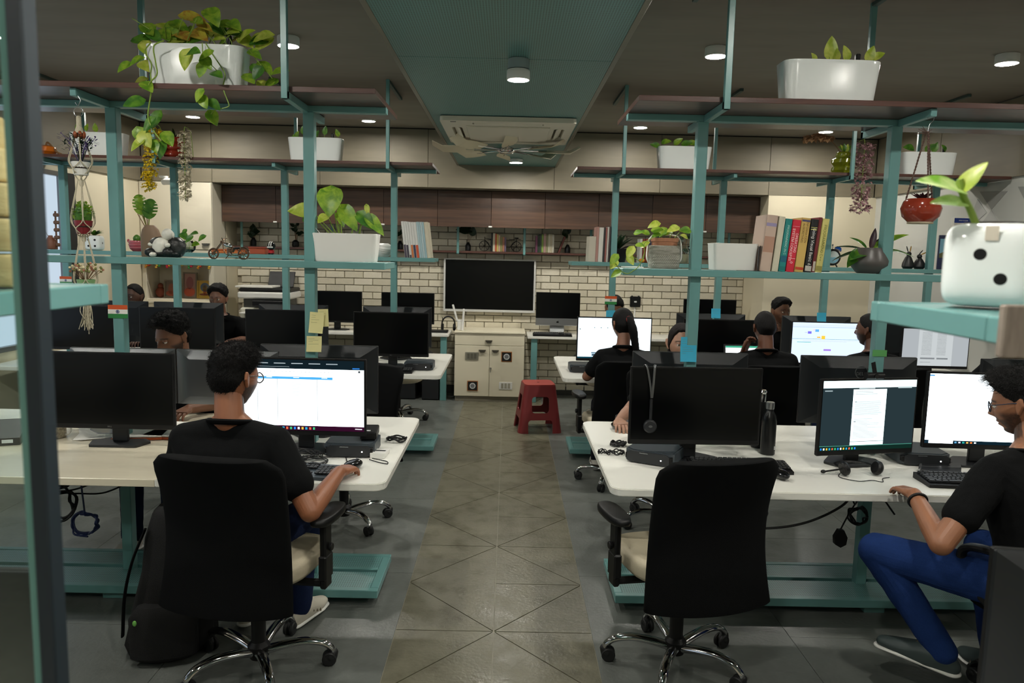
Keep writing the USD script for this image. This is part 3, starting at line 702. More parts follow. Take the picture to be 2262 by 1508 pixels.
mail = [(0, 0, 1, 1, (240, 248, 252)), (0, .02, .035, .035, (40, 130, 200))] + lines(.02, .11, .09, 26, .028, (212, 220, 226), .004, 8) + lines(.11, .15, .30, 22, .032, (222, 228, 232), .004, 9) + [(.0, .955, .03, 1, (20, 40, 52)), (.22, .955, 1, 1, (14, 34, 44), .8)] + [(.23 + .03 * i, .967, .247 + .03 * i, .99, c) for i, c in enumerate([(90, 150, 190), (200, 200, 210), (40, 160, 150), (220, 170, 80), (220, 120, 60), (220, 220, 225)])]
webp = [(0, 0, 1, 1, (228, 242, 248))] + [(.22 + .09 * i, .23, .232 + .09 * i, .247, (40, 80, 90)) for i in range(6)] + [(.02, .27, .035, .29, (30, 60, 60))] + lines(.08, .34, .5, 20, .028, (200, 216, 222), .004, 10) + [(.19, .85, .46, .87, (60, 90, 110)), (.19, .87, .46, .955, (176, 200, 212)), (.30, .85, .304, .955, (50, 80, 100)), (.20, .89, .27, .94, (60, 80, 96)), (0, .965, 1, 1, (20, 60, 74))]
diag = [(0, 0, 1, 1, (202, 216, 236)), (0, .06, 1, .075, (190, 200, 226)), (0, .105, 1, .115, (150, 170, 200)), (0, .40, 1, .408, (90, 150, 170)), (.07, .48, .26, .492, (60, 170, 170)), (.44, .65, .54, .695, (150, 120, 205)), (.40, .32, .45, .405, (232, 184, 60)), (.34, .345, .385, .375, (220, 170, 60)), (.21, .215, .26, .275, (110, 100, 210)), (.31, .165, .36, .225, (90, 160, 220)), (.17, .24, .2, .25, (150, 160, 200)), (.285, .16, .305, .2, (220, 190, 210))]
diag += lines(.15, .44, .95, 2, .02, (170, 180, 205), .004, 11) + [(0, .975, .2, 1, (220, 232, 244)), (.2, .975, 1, 1, (14, 24, 44), .8), (.32, .98, .42, .998, (60, 110, 210))]
formp = [(0, 0, 1, 1, (186, 192, 196), .62), (.24, 0, .76, 1, (206, 212, 214), .66)] + [(x0, y, x1, y + .006, (120, 126, 130), .5) for y in np.arange(.1, .72, .035) for x0, x1 in ((.29, .44), (.52, .66))] + [(.28, .78, .50, .82, (150, 156, 160), .5), (.53, .78, .7, .82, (150, 156, 160), .5), (.28, .90, .44, .907, (110, 116, 120), .5)]
lapt = [(0, 0, 1, 1, (240, 248, 248)), (0, 0, 1, .07, (60, 150, 120))]

ZD = .7508
o = monitor('switched-off black monitor on the cream half of the front left desk', (-1.838, 3.447, ZD), group='black monitors', tag_front='DELL')
grp = 'black monitors'
def off(label, x, y, rz=0., z=ZD): return copy(o, label, (x, y, z), rz, grp)
monitor('lit monitor with a spreadsheet in front of the man at front left', (-.940, 3.405, ZD), -.02, content=sheet, sticker=False)
monitor('switched-off monitor behind the empty front right chair, hung with a headset', (.868, 3.378, ZD), .035, sticker=False)
monitor('lit monitor showing a page on a dark background, webcam on top', (1.654, 3.372, ZD), .21, w=.50, h=.352, zb=.066, content=docp, sticker=False)
monitor('lit white monitor right in front of the man with glasses', (2.245, 3.40, ZD), -.05, content=mail, sticker=False)
off('black monitor back behind the lit spreadsheet monitor on the front left desk', -.970, 3.855, PI + .02)
off('black monitor back behind the headset monitor on the front right desk', .967, 3.885, PI)
monitor('black monitor back with a round maker logo, behind the webcam monitor', (1.845, 3.862, ZD), PI, logo='DELL', group=grp)
off('black monitor back at the far right of the front right desk', 2.80, 3.875, PI)
monitor('silver-backed monitor behind the switched-off monitor on the front left desk', (-1.975, 3.83, ZD), PI + .03, w=.53, h=.285, zb=.13, kind='silver', sticker=False)
monitor('silver-backed monitor facing the bearded man, white sticker on its back', (-1.437, 3.83, ZD), PI - .03, w=.53, h=.285, zb=.13, kind='silver')
off('black monitor back on the desk beside the camera at bottom right', 1.165, 1.21, PI - .16); off('black monitor back on the desk beside the camera at bottom left', -.99, 1.09, PI)
# second row
for x, y, rz, lab in ((-3.386, 6.03, 0, 'farthest left'), (-2.65, 6.03, 0, 'behind the bearded man'), (-1.80, 6.03, 0, 'behind the yellow notes'), (-.932, 6.03, 0, 'nearest the aisle at left'), (1.727, 6.03, 0, 'right of the ponytailed woman')):
    off('dark monitor on the second row desk, %s' % lab, x, y, rz)
for x, y, lab in ((-3.46, 6.58, 'farthest left'), (-2.80, 6.58, 'second from the left'), (-1.88, 6.58, 'beside the post with the green lamp end'), (-.97, 6.60, 'nearest the aisle at left'), (1.80, 6.58, 'by the ponytailed woman'), (2.735, 6.58, 'behind the lit diagram monitor'), (3.55, 6.58, 'near the right wall')):
    off('back of a monitor beyond the second row, %s' % lab.replace('beside the post with the green lamp end', 'third from the left'), x, y, PI)
monitor('lit white monitor in front of the ponytailed woman', (.868, 6.03, ZD), .02, content=webp, sticker=False)
monitor('lit monitor with a coloured diagram in the second row at right', (2.604, 6.03, ZD), -.02, content=diag, sticker=False)
monitor('grey lit monitor with a form at the right end of the second row', (3.475, 6.03, ZD), -.02, w=.545, h=.33, zb=.09, content=formp, sticker=False)
t = thing('laptop', 'open laptop with a white screen on the second row desk at right', 'laptop', (1.93, 5.86, ZD), .05)
part(t, 'base', bx(.34, .23, .016, (0, -.02, .0085), .004), M['dark_grey']); part(t, 'keyboard', bx(.28, .1, .002, (0, -.02, .0172), .0005), M['key'])
part(t, 'lid', tf(bx(.34, .008, .245, (0, 0, .1225), .003), (0, .105, .012), rx=-.18), M['dark_grey'])
s_ = part(t, 'screen', tf(bb(-.155, .155, -.0052, -.0042, .018, .232, 0), (0, .105, .012), rx=-.18), screen_mat((240, 248, 248)), smooth=False)
part(s_, 'title_bar', tf(bb(-.155, .155, -.006, -.0051, .217, .232, 0), (0, .105, .012), rx=-.18), screen_mat((60, 150, 120)), smooth=False)
# wall desk
for x, lab in ((-1.968, 'left'), (-1.14, 'behind the post nearest the aisle')):
    off('black monitor on the wall desk left of the cabinet, %s' % lab, x, 8.60, 0, .7658)
off('black monitor on the wall desk at right, near the corner pier', 2.326, 8.60, 0, .7658)
t = thing('desktop_computer', 'all-in-one silver computer with a black screen beside the television', 'computer', (.588, 8.68, .7658))
part(t, 'chin', bx(.512, .018, .085, (0, 0, .143), .006), M['silver']); part(t, 'back', hull(np.vstack([arr(bx(.512, .01, .385, (0, .008, .293), .004))[0], arr(bx(.3, .03, .2, (0, .03, .293), .01))[0]])), M['silver'])
part(t, 'glass', bx(.512, .014, .30, (0, -.003, .336), .006), M['screen_off'])
part(t, 'foot', [tf(bx(.17, .008, .15, (0, 0, .07), .003), (0, .075, .02), rx=-.25), bx(.17, .17, .008, (0, .0, .0045), .003)], M['silver'])
ap = shapely.union_all([affinity.scale(Point(-.006, 0).buffer(.0085, 12), .95, 1.15), affinity.scale(Point(.006, 0).buffer(.0085, 12), .95, 1.15)]).difference(Point(.017, .002).buffer(.006)).union(affinity.rotate(affinity.scale(Point(.003, .0135).buffer(.0045, 10), .5, 1.1), -35))
part(t, 'emblem', upright(extr(ap, .001), (0, -.0092, .143)), M['black_gloss'])
# ------------------------------------------------------------------ keyboards, mice and boxes
def keyboard(label, loc, rz, body=None, keys=None, group='keyboards'):
    t = thing('keyboard', label, 'keyboard', loc, rz, group=group)
    part(t, 'base', hull([(x, y, z) for x in (-.222, .222) for y, z in ((-.075, .0004), (.075, .0004), (-.075, .014), (.075, .026))]), body or M['black_plastic'])
    rows = [(.056, [(.0185, 13)]), (.032, [(.0185, 13), (.034, 1)]), (.013, [(.028, 1), (.0185, 13)]), (-.006, [(.034, 1), (.0185, 11), (.036, 1)]), (-.025, [(.044, 1), (.0185, 10), (.046, 1)]), (-.044, [(.024, 3), (.105, 1), (.024, 3)])]
    for y, spec in rows:
        x = -.212; z = .019 + (y + .05) * .08
        items = [w for w, n in spec for _ in range(n)]; sc = .282 / sum(items)
        for w in items:
            part(t, 'key', hull([(x + a * w * sc + e, y + b_ * .0155 + g, z + h) for a in (0, 1) for b_ in (-.5, .5) for h, e, g in ((0, .0008 * (1 - 2 * a), 0), (.008, .003 * (1 - 2 * a), -.004 * b_))]), keys or M['key'], smooth=False); x += w * sc
        for k in range(3 if y in (.056, .032, .013, -.044) else 0):
            if y == .056 and k > 2: continue
            part(t, 'key', bx(.016, .0145, .008, (.09 + k * .0185, y, z + .004), .0015), keys or M['key'], smooth=False)
        if y < .05:
            for k in range(4): part(t, 'key', bx(.016, .0145, .008, (.155 + k * .0175, y, z + .004), .0015), keys or M['key'], smooth=False)
    return t
kb = keyboard('black keyboard on the front right desk, half hidden by the empty chair', (1.065, 3.30, ZD), -.04)
keyboard('grey keyboard with dark keys under the hand of the man at front left', (-.925, 3.09, ZD), -.12, M['slate'], M['key'])
kq = keyboard('black keyboard with pale key edges under the hand of the man with glasses', (2.03, 3.13, ZD), -.06, M['black_plastic'], mat('key_worn', (44, 46, 48), .3))
for x, y, rz, lab in ((-.95, 5.80, .02, 'before the monitor nearest the aisle at left'), (.86, 5.83, 0, 'under the hands of the ponytailed woman'), (2.62, 5.82, 0, 'before the lit diagram monitor'), (-2.66, 5.82, 0, 'before the monitor behind the bearded man')):
    copy(kb, 'black keyboard on the second row desk, %s' % lab, (x, y, ZD), rz)
copy(kb, 'wide black keyboard on the wall desk before the silver computer', (.52, 8.50, .7658), 0)
def mouse_mesh(): return noisy(ball((.031, .054, .02), (0, 0, .0195), 3), 0, 1)
mo = thing('computer_mouse', 'black mouse under the right hand of the man at front left', 'mouse', (-.655, 3.17, ZD), -.5, group='black computer mice')
part(mo, 'shell', ball((.031, .054, .02), (0, 0, .0205), 3), M['black_gloss']); part(mo, 'wheel', tf(cyl(.006, -.004, .004, k=14), (0, .028, .036), ry=PI / 2), M['grey_alu'])
def mouse(lab, x, y, rz): copy(mo, lab, (x, y, ZD), rz)
mouse('black glossy mouse right of the empty front right chair', 1.205, 3.16, .1)
mouse('black mouse under the hand of the person behind the headset monitor', .62, 4.02, .4)
def mini_pc(label, loc, rz=0., light=True):
    """small grey desktop box with chamfered front corners"""
    t = thing('mini_computer', label, 'mini computer', loc, rz, group='small grey desktop boxes')
    p = Polygon([(-.115, -.09), (-.075, -.118), (.075, -.118), (.115, -.09), (.115, .09), (.075, .118), (-.075, .118), (-.115, .09)])
    part(t, 'case', [extr(p, .052, .004), extr(p.buffer(-.008), .06, .0006)], M['slate'])
    fz = Polygon([(-.10, .012), (-.085, .003), (.085, .003), (.10, .012), (.10, .044), (.085, .055), (-.085, .055), (-.10, .044)])
    part(t, 'front_plate', upright(extr(fz, .006), (0, -.1185, .001)), M['dark_grey'])
    part(t, 'vent', [bx(.018, .03, .026, (s * .1, -.104, .031), .002) for s in (-1, 1)], M['black_plastic'])
    part(t, 'slot', bx(.04, .002, .003, (-.02, -.1255, .05), .0004), M['silver'])
    if light: part(t, 'power_light', upright(cyl(.0035, 0, .001, k=12), (.062, -.1245, .028)), emitter('led_white', (1, 1, 1), 3.), smooth=False)
    return t
mp = mini_pc('grey mini computer under the spreadsheet monitor, power light on', (-.715, 3.47, ZD), .02)
mini_pc('grey mini computer at the left of the headset monitor', (.715, 3.44, ZD), -.50)
for x, y, rz, lab in ((1.985, 3.52, -.1, 'behind the two lit monitors at front right'), (-.70, 6.02, 0, 'under the monitor nearest the aisle in the second row at left'), (.63, 6.08, 0, 'at the left of the lit monitor in the second row at right'), (1.42, 6.78, PI, 'on the far side of the second row at right')):
    copy(mp, 'grey mini computer %s' % lab, (x, y, ZD), rz)
t = thing('power_adapter', 'black power adapter lying on the grey mini computer at front left', 'power adapter', (-.642, 3.50, ZD + .0645), .08)
part(t, 'brick', bx(.075, .16, .038, (0, 0, .0195), .005), M['black_plastic']); part(t, 'sticker', bx(.04, .018, .0006, (-.012, -.05, .0389), 0), M['label'])
t = thing('card_reader', 'small white box with a grey display at the edge of the front left desk', 'card reader', (-.577, 3.40, ZD), -.05)
part(t, 'body', hull([(x, y, z) for x in (-.034, .034) for y, z in ((-.055, .0005), (.055, .0005), (-.055, .024), (.055, .016))]), M['white_plastic']); part(t, 'display', tf(bx(.05, .018, .001, (0, .005, .0208), .0002), rx=-.073), M['dark_grey'])
# cables
def tangle(name, label, c, n, r, seed, m=None, rr=.0028, group=None, hang=False, sz=.02):
    g = np.random.default_rng(seed); P = []
    a0 = g.random() * 6
    for i in range(n * 12):
        a = a0 + i * 2 * PI / 12; q = r * (.88 + .16 * math.sin(i * .47 + seed) + .04 * g.random()); zz = (rr * 1.1 + sz * g.random())
        if hang: P.append((c[0] + q * math.cos(a), c[1] + .03 * g.normal() * .5, c[2] + q * math.sin(a)))
        else: P.append((c[0] + q * math.cos(a) * 1.2, c[1] + q * math.sin(a) * .75, c[2] + zz))
    return single(name, tube(smooth_path(P, n * 48), rr, 6), m or M['cable'], label, 'cable', group)
tangle('power_cable', 'coiled black power cable on the corner of the front left desk', (-.545, 3.66, ZD), 3, .045, 3, rr=.0042)
tangle('cable_tangle', 'loose tangle of thin black cables under the spreadsheet monitor', (-.93, 3.32, ZD), 6, .085, 4, rr=.0024, sz=.03)
tangle('cable_tangle', 'second tangle of thin black cables near the keyboard at front left', (-.86, 3.25, ZD), 4, .06, 14, rr=.0022, sz=.012)
tangle('power_cable', 'bundle of black cable at the left edge of the front right desk', (.545, 3.50, ZD), 3, .03, 5, rr=.0028)
tangle('power_cable', 'small bow of black cable nearest the left edge of the front right desk', (.475, 3.50, ZD), 3, .026, 6, rr=.0022)
tangle('power_cable', 'black cable loops beside the headset monitor', (.565, 3.66, ZD), 4, .035, 7, rr=.004)
single('mouse_cable', tube(smooth_path([(-.655, 3.222, ZD + .012), (-.70, 3.27, ZD + .0035), (-.735, 3.36, ZD + .0035), (-.80, 3.34, ZD + .0035), (-.88, 3.34, ZD + .0035)], 40), .0022, 6), M['cable'], 'thin mouse cable of the front left desk', 'cable')
single('thin_cable', tube(smooth_path([(-.61, 3.31, ZD + .004), (-.56, 3.27, ZD + .003), (-.52, 3.25, ZD + .003), (-.53, 3.29, ZD + .003), (-.60, 3.33, ZD + .004)], 40), .0022, 6), M['cable'], 'short loop of thin cable in front of the white box', 'cable')
def hung(label, pts, r=.005, m=None): return single('hanging_cable', tube(smooth_path(pts, 60), r, 7), m or M['cable'], label, 'cable', 'cables hanging under the desks')
ZU = .717
hung('thick black cable hanging in a wide arc under the front right desk', [(1.53, 3.16, ZU), (1.50, 3.2, .62), (1.36, 3.25, .52), (1.18, 3.28, .48), (1.0, 3.3, .5)], .0055)
hung('black cable running from the desk to the leg at front right', [(1.52, 3.3, ZU), (1.58, 3.35, .62), (1.70, 3.48, .56), (1.80, 3.598, .55), (1.85, 3.598, .57), (1.90, 3.5, .48)], .0045)
hung('second black cable tied to the leg at front right', [(1.585, 3.3, ZU), (1.64, 3.4, .60), (1.69, 3.47, .54), (1.76, 3.57, .565), (1.786, 3.598, .60)], .0045)
tangle('cable_bundle', 'black cable bundle tied up in front of the leg at front right', (1.70, 3.46, .49), 4, .045, 21, rr=.0045, hang=True)
t = thing('power_plug', 'three-pin black plug hanging under the front right desk', 'plug', (1.605, 3.42, .385))
part(t, 'cord', tube(smooth_path([(.08, .04, .16), (.03, .01, .1), (0, 0, .045)], 20), .004, 6), M['cable']); part(t, 'body', hull([(x, y, z) for x, z in ((-.012, .045), (.012, .045), (.03, .01), (.026, -.025), (0, -.04), (-.026, -.025), (-.03, .01)) for y in (-.014, .014)]), M['black_plastic'])
for i, (x, r, mm, lab) in enumerate(((-2.05, .075, M['cable'], 'large loop of black cable hanging under the cream desk'), (-1.925, .06, M['cable_blue'], 'loop of blue cable hanging under the cream desk'))):
    tangle('cable_loop', lab, (x, 3.35, .50 - .09 * i), 4, r, 30 + i, mm, .0055 if i == 0 else .0045, hang=True)
tangle('cable_bundle', 'thick bundle of black cable under the cream desk', (-2.03, 3.37, .64), 5, .055, 33, rr=.006, hang=True)
hung('black cable hanging straight from the cream desk', [(-2.14, 3.3, ZU), (-2.10, 3.32, .62), (-2.06, 3.34, .55)], .0045)
hung('black cable running back to the leg under the cream desk', [(-2.3, 3.25, .66), (-2.15, 3.3, .62), (-2.05, 3.36, .56), (-1.95, 3.45, .57), (-1.86, 3.598, .64)], .004)
hung('second black cable to the leg under the cream desk', [(-1.98, 3.36, .55), (-1.88, 3.45, .53), (-1.80, 3.56, .58), (-1.79, 3.6, ZU)], .004)
hung('blue cable falling to its loop under the cream desk', [(-1.945, 3.34, ZU), (-1.94, 3.35, .6), (-1.93, 3.35, .47)], .004, M['cable_blue'])
# headsets
t = thing('headset', 'grey headset hung over the top left corner of the switched-off front right monitor', 'headset', (.66, 3.338, .93))
part(t, 'band', [tube(smooth_path([(-.035, .052, .245), (-.030, .02, .277), (-.022, .004, .268), (-.006, .0, .19), (.002, 0, .13)], 40), .006, 7, .45), tube(smooth_path([(.02, .052, .245), (.016, .02, .277), (.012, .004, .268), (.008, .0, .19), (.004, 0, .13)], 40), .006, 7, .45)], M['grey_alu'])
part(t, 'slider', bx(.013, .009, .10, (.002, 0, .075), .003), M['dark_grey'])
e_ = part(t, 'ear_cup', upright(lathe([(.002, .012), (.024, .012), (.030, .006), (.031, -.006), (.026, -.014), (.002, -.014)], 28), (0, -.006, .0)), M['dark_grey'])
part(e_, 'badge', upright(extr(affinity.scale(Point(0, 0).buffer(.007), 1.3, .8), .001), (.0, -.0178, .002)), M['silver'])
t = thing('headset', 'black headset with a boom microphone lying on the front right desk', 'headset', (1.585, 3.235, ZD), .12)
part(t, 'band', tube([(.085 * math.cos(a), .05 + .06 * math.sin(a), .032) for a in np.linspace(-.35, PI + .35, 24)], .009, 8, .5), M['black_plastic'])
for s in (-1, 1): part(t, 'ear_cup', tf(lathe([(.002, .014), (.026, .013), (.032, .005), (.032, -.006), (.026, -.014), (.002, -.014)], 26), (s * .078, -.005, .0335), ry=PI / 2 + s * .3), M['black_plastic'])
part(t, 'microphone', [tube([(-.09, .0, .03), (-.12, .015, .02), (-.155, .02, .014)], .004, 7), ball((.012, .008, .008), (-.162, .021, .013))], M['black_plastic'])
single('headset_cable', tube(smooth_path([(1.505, 3.245, ZD + .01), (1.475, 3.19, ZD + .003), (1.53, 3.135, ZD + .003), (1.60, 3.15, ZD + .003), (1.635, 3.13, ZD + .003), (1.66, 3.18, ZD + .003), (1.70, 3.20, ZD + .003)], 60), .0018, 6), M['cable'], 'thin cable curling in front of the black headset', 'cable')
t = thing('webcam', 'black webcam clipped to the top of the lit front right monitor', 'webcam', (1.669, 3.345, 1.1705), .21)
part(t, 'body', [tf(rod((-.045, 0, .012), (.045, 0, .012), .016, 14)), bx(.03, .045, .008, (0, .02, .0045), .002)], M['black_plastic']); part(t, 'lens', upright(cyl(.011, 0, .004, k=20), (0, -.0155, .012)), M['black_gloss']); part(t, 'shutter', tf(bx(.022, .003, .05, (0, 0, .025), .001), (.0, -.002, .026), ry=-.25), M['black_plastic'])
# bottles
m_bk = mat('bottle_black', (14, 15, 16), .3)
t = thing('water_bottle', 'black steel bottle with a silver cap beside the front right monitor', 'bottle', (1.287, 3.57, ZD))
part(t, 'body', lathe([(.002, .0006), (.033, .0006), (.035, .004), (.035, .165), (.031, .19), (.019, .212), (.018, .222), (.002, .222)], 32), m_bk); part(t, 'cap', cyl(.0205, .2225, .258, k=28, b=.003), M['silver'])
part(t, 'print', [upright(bx(.02, .004, .0006, (.022, .03 + k * .006, 0), 0), (0, -.0275, 0)) for k in range(3)], M['label'])
t = thing('water_bottle', 'second black bottle with a shiny silver lid just behind', 'bottle', (1.285, 3.70, ZD))
part(t, 'body', lathe([(.002, .0006), (.035, .0006), (.037, .004), (.037, .2), (.026, .236), (.002, .236)], 32), m_bk); part(t, 'lid', lathe([(.002, .2365), (.027, .2365), (.027, .27), (.024, .276), (.028, .284), (.022, .294), (.002, .296)], 28), M['chrome'])
# papers, mugs
t = thing('notebook', 'dark spiral notebook on the front right desk behind the keyboard', 'notebook', (2.02, 3.36, ZD), -.55)
part(t, 'cover', bx(.16, .23, .012, (0, 0, .0068), .002), M['dark_grey']); part(t, 'spiral', cat(*[tf(rod((0, -.004, 0), (0, .004, 0), .007, 8), (-.082, y, .008)) for y in np.linspace(-.105, .105, 22)]), M['silver'])
for lab, x, y, rz, c in (('orange folder under the edge of the switched-off front left monitor', -1.82, 3.72, .2, (186, 84, 36)), ('second orange folder beside the rack post on the front left desk', -1.66, 3.75, -.1, (176, 78, 34))):
    t = thing('folder', lab, 'folder', (x, y, ZD), rz); part(t, 'cover', bx(.23, .31, .012, (0, 0, .0068), .002), mat('folder_%d' % c[0], c, .6)); part(t, 'pages', bx(.222, .302, .006, (.002, 0, .0162), .001), M['paper'])
t = thing('paper_stack', 'loose white papers under the front left monitor', 'paper', (-2.03, 3.72, ZD), .3)
for k in range(3): part(t, 'sheet', tf(bx(.21, .297, .0012, (0, 0, .0012 + .0014 * k), 0), rz=.12 * k), M['paper'])
t = thing('mug', 'patterned white mug behind the glass edge on the front left desk', 'mug', (-2.19, 3.60, ZD))
part(t, 'cup', lathe([(.002, .0006), (.036, .0006), (.04, .004), (.041, .085), (.038, .085), (.036, .008), (.002, .007)], 28), mat('mug_pattern', (206, 196, 170), .4, rgb2=(90, 80, 70), vscale=70)); part(t, 'handle', tube([(.04 + .028 * math.sin(a), 0, .045 - .03 * math.cos(a)) for a in np.linspace(0, PI, 14)], .005, 7), M['white_plastic'])
t = thing('desk_phone', 'black desk telephone with a white label at the far left of the front left desk', 'telephone', (-2.40, 3.50, ZD), .35)
part(t, 'body', hull([(x, y, z) for x in (-.1, .1) for y, z in ((-.09, .0006), (.09, .0006), (-.09, .035), (.09, .09))]), M['dark_grey']); part(t, 'handset', [tube(smooth_path([(-.075, -.09, .05), (-.085, -.03, .085), (-.085, .04, .11), (-.075, .09, .115)], 24), .017, 8)], M['black_plastic']); part(t, 'label', bx(.045, .001, .016, (.05, -.0905, .02), 0), M['label'])
# ------------------------------------------------------------------ chairs
def superring(cx, cy, z, a, b_, n=28, e=3.2):
    t = np.linspace(0, 2 * PI, n, endpoint=False); c, s = np.cos(t), np.sin(t)
    return np.stack([cx + a * np.sign(c) * np.abs(c) ** (2 / e), cy + b_ * np.sign(s) * np.abs(s) ** (2 / e), np.full(n, z)], 1)
def star_base(t, m_leg, dark=False):
    for k in range(5):
        a = 2 * PI * k / 5 + .31
        pts = smooth_path([(.035, 0, .082), (.10, 0, .098), (.18, 0, .108), (.25, 0, .098), (.285, 0, .074), (.293, 0, .058)], 26)
        part(t, 'leg', tf(tube(pts, np.linspace(.024, .016, len(pts)), 12, .75), rz=a), m_leg)
        c = part(t, 'caster', tf(cat(hull(np.vstack([ball(.026, (.285, 0, .036), 1)[0], ball(.017, (.297, 0, .052), 1)[0]])), tf(cyl(.029, -.022, -.006, k=20, b=.004), (.278, 0, .0295), rx=PI / 2), tf(cyl(.029, .006, .022, k=20, b=.004), (.278, 0, .0295), rx=PI / 2)), rz=a), M['rubber'])
    part(t, 'hub', lathe([(.002, .05), (.036, .052), (.044, .07), (.044, .105), (.03, .122), (.002, .122)], 24), M['black_plastic'])
    part(t, 'gas_column', [cyl(.029, .12, .24, k=20), cyl(.02, .24, .40, k=20)], M['black_plastic'])
    part(t, 'mechanism', bx(.2, .26, .05, (0, 0, .405), .012), M['black_plastic'])
def executive_chair(label, loc, rz, group=None):
    """faces +y: padded black back, beige seat, T arms, chrome star base"""
    t = thing('office_chair', label, 'chair', loc, rz, group=group)
    star_base(t, M['chrome'])
    R = [superring(0, .03, z, .245 * s, .235 * s, 40, 3.4) + [0, 0, 0] for z, s in ((.430, .86), (.436, .95), (.455, 1.0), (.49, 1.0), (.508, .96), (.514, .86))]
    for i, r in enumerate(R): r[:, 2] += -.035 * np.clip((r[:, 1] - .12) / .15, 0, 1) ** 2
    part(t, 'seat', loft(R), M['beige'], smooth=60)
    R = []
    for v in np.concatenate([[-.012, -.004], np.linspace(0, 1, 18), [1.004, 1.010]]):
        vv = min(max(v, 0), 1); e = 1. if 0 <= v <= 1 else (.93 if -.005 <= v <= 1.005 else .75)
        z = .375 + .585 * v
        w = .252 - .012 * math.sin(vv * PI) + .012 * (1 - vv) ** 2
        if vv > .9: w -= .05 * ((vv - .9) / .1) ** 2
        y = -.275 + .05 * math.sin(vv * PI * .9) - .055 * vv ** 2 - .02
        r = superring(0, 0, z, w * e, .036 * e, 44, 3.0)
        r[:, 1] += y + .045 * (r[:, 0] / .25) ** 2
        R.append(r)
    part(t, 'backrest', loft(R), M['fabric'], smooth=60)
    part(t, 'back_bracket', bx(.07, .12, .03, (0, -.2, .40), .006), M['black_plastic'])
    for s in (-1, 1):
        a = part(t, 'armrest', [loft([superring(s * .30, .0, z, .045 * q, .125 * q, 28, 2.6) for z, q in ((.655, .85), (.661, .97), (.672, 1.), (.684, .97), (.69, .85))])], M['black_gloss'] if False else M['black_plastic'], smooth=60)
        part(a, 'arm_post', [bx(.026, .062, .27, (s * .30, -.03, .525), .006), bx(.032, .075, .10, (s * .30, -.03, .475), .006), tf(rod((s * .30, -.03, .405), (s * .12, -.03, .40), .016, 8))], M['black_plastic'])
        part(a, 'knob', tf(cyl(.016, 0, .014, k=16, b=.003), (s * .315, -.03, .555), ry=PI / 2 * s), M['black_plastic'])
    return t
ch = executive_chair('empty black chair with a beige seat at the front right desk', (.735, 2.965, 0), .24, 'black office chairs with beige seats')
def chair(lab, x, y, rz): return copy(ch, lab, (x, y, 0), rz)
chair('black chair with a beige seat under the man at front left', -.975, 2.87, -.16)
chair('black chair at the far left, seen through the glass', -2.50, 2.52, .9)
chair('chair of the bearded man on the far side of the front left desk', -1.86, 4.56, PI + .2)
chair('chair with a shiny base behind the front left desk, nearest the aisle', -.99, 4.52, PI - .5)
chair('chair of the woman behind the headset monitor', 1.04, 4.60, PI)
chair('chair of the ponytailed woman in the second row', .84, 5.48, .12)
chair('chair of the man right of the ponytailed woman', 1.88, 5.42, 0)
chair('chair of the man before the lit diagram monitor', 2.70, 5.42, .1)
chair('chair of the man at the right end of the second row', 3.62, 5.34, .1)
chair('empty chair beyond the second row at left, by the aisle', -1.08, 7.42, PI + .3)
chair('chair of the man at the far left of the second row', -3.62, 7.42, PI)
chair('chair of the man with bushy hair on the far side of the second row', -2.80, 7.40, PI)
chair('chair of the man bent over by the silver computer', 1.02, 7.42, PI)
chair('chair of the man facing us beyond the diagram monitor', 2.60, 7.25, PI)
chair('chair of the man almost hidden at far right', 3.66, 7.40, PI)
def mesh_chair(label, loc, rz):
    """faces +y: slotted mesh back, loop arms, black base"""
    t = thing('mesh_chair', label, 'chair', loc, rz)
    star_base(t, M['black_gloss'])
    part(t, 'seat', loft([superring(0, .03, z, .25 * s, .24 * s, 40, 3.2) for z, s in ((.415, .82), (.422, .95), (.45, 1.0), (.475, 1.0), (.492, .96), (.497, .86))]), M['fabric'], smooth=60)
    def bp(u, v): return (u * (.215 + .02 * math.sin(v * PI)), -.25 + .045 * math.sin(v * PI * .8) - .10 * v - .0 + .06 * u * u, .55 + .50 * v)
    edge = [bp(u, 0) for u in np.linspace(-.9, .9, 9)] + [bp(1, v) for v in np.linspace(.06, .94, 12)] + [bp(u, 1) for u in np.linspace(.9, -.9, 9)] + [bp(-1, v) for v in np.linspace(.94, .06, 12)]
    part(t, 'back_frame', tube(np.array(edge + edge[:2]), .019, 8), M['black_plastic'])
    U = np.linspace(-.97, .97, 12); slats = []
    for k in range(15):
        v0 = .03 + k * .065
        for e in (0,):
            R = [[np.array(bp(u, v0)) + [0, d, z] for d, z in ((-.003, 0), (.003, 0), (.003, .022), (-.003, .022))] for u in U]
            part(t, 'back_slat', loft(R), M['fabric'])
    part(t, 'mesh', loft([[np.array(bp(u, v)) + [0, .006 + d, 0] for u, d in [(u, 0) for u in np.linspace(-.95, .95, 14)] + [(u, .002) for u in np.linspace(.95, -.95, 14)]] for v in np.linspace(.02, .98, 12)]), mat('chair_mesh', (30, 31, 33), .9), smooth=True)
    part(t, 'spine', tube(smooth_path([(0, -.12, .40), (0, -.27, .43), (0, -.29, .55), (0, -.27, .8)], 24), .024, 10, .6), M['black_plastic'])
    for s in (-1, 1):
        loop = smooth_path([(s * .245, -.235, .66), (s * .285, -.12, .665), (s * .295, .06, .675), (s * .292, .17, .655), (s * .288, .19, .60), (s * .28, .12, .50), (s * .25, .04, .425)], 44)
        part(t, 'armrest', tube(loop, .021, 10, .75), M['black_plastic'])
    return t
mesh_chair('black mesh-backed chair of the man with glasses at right', (2.06, 2.62, 0), .42)
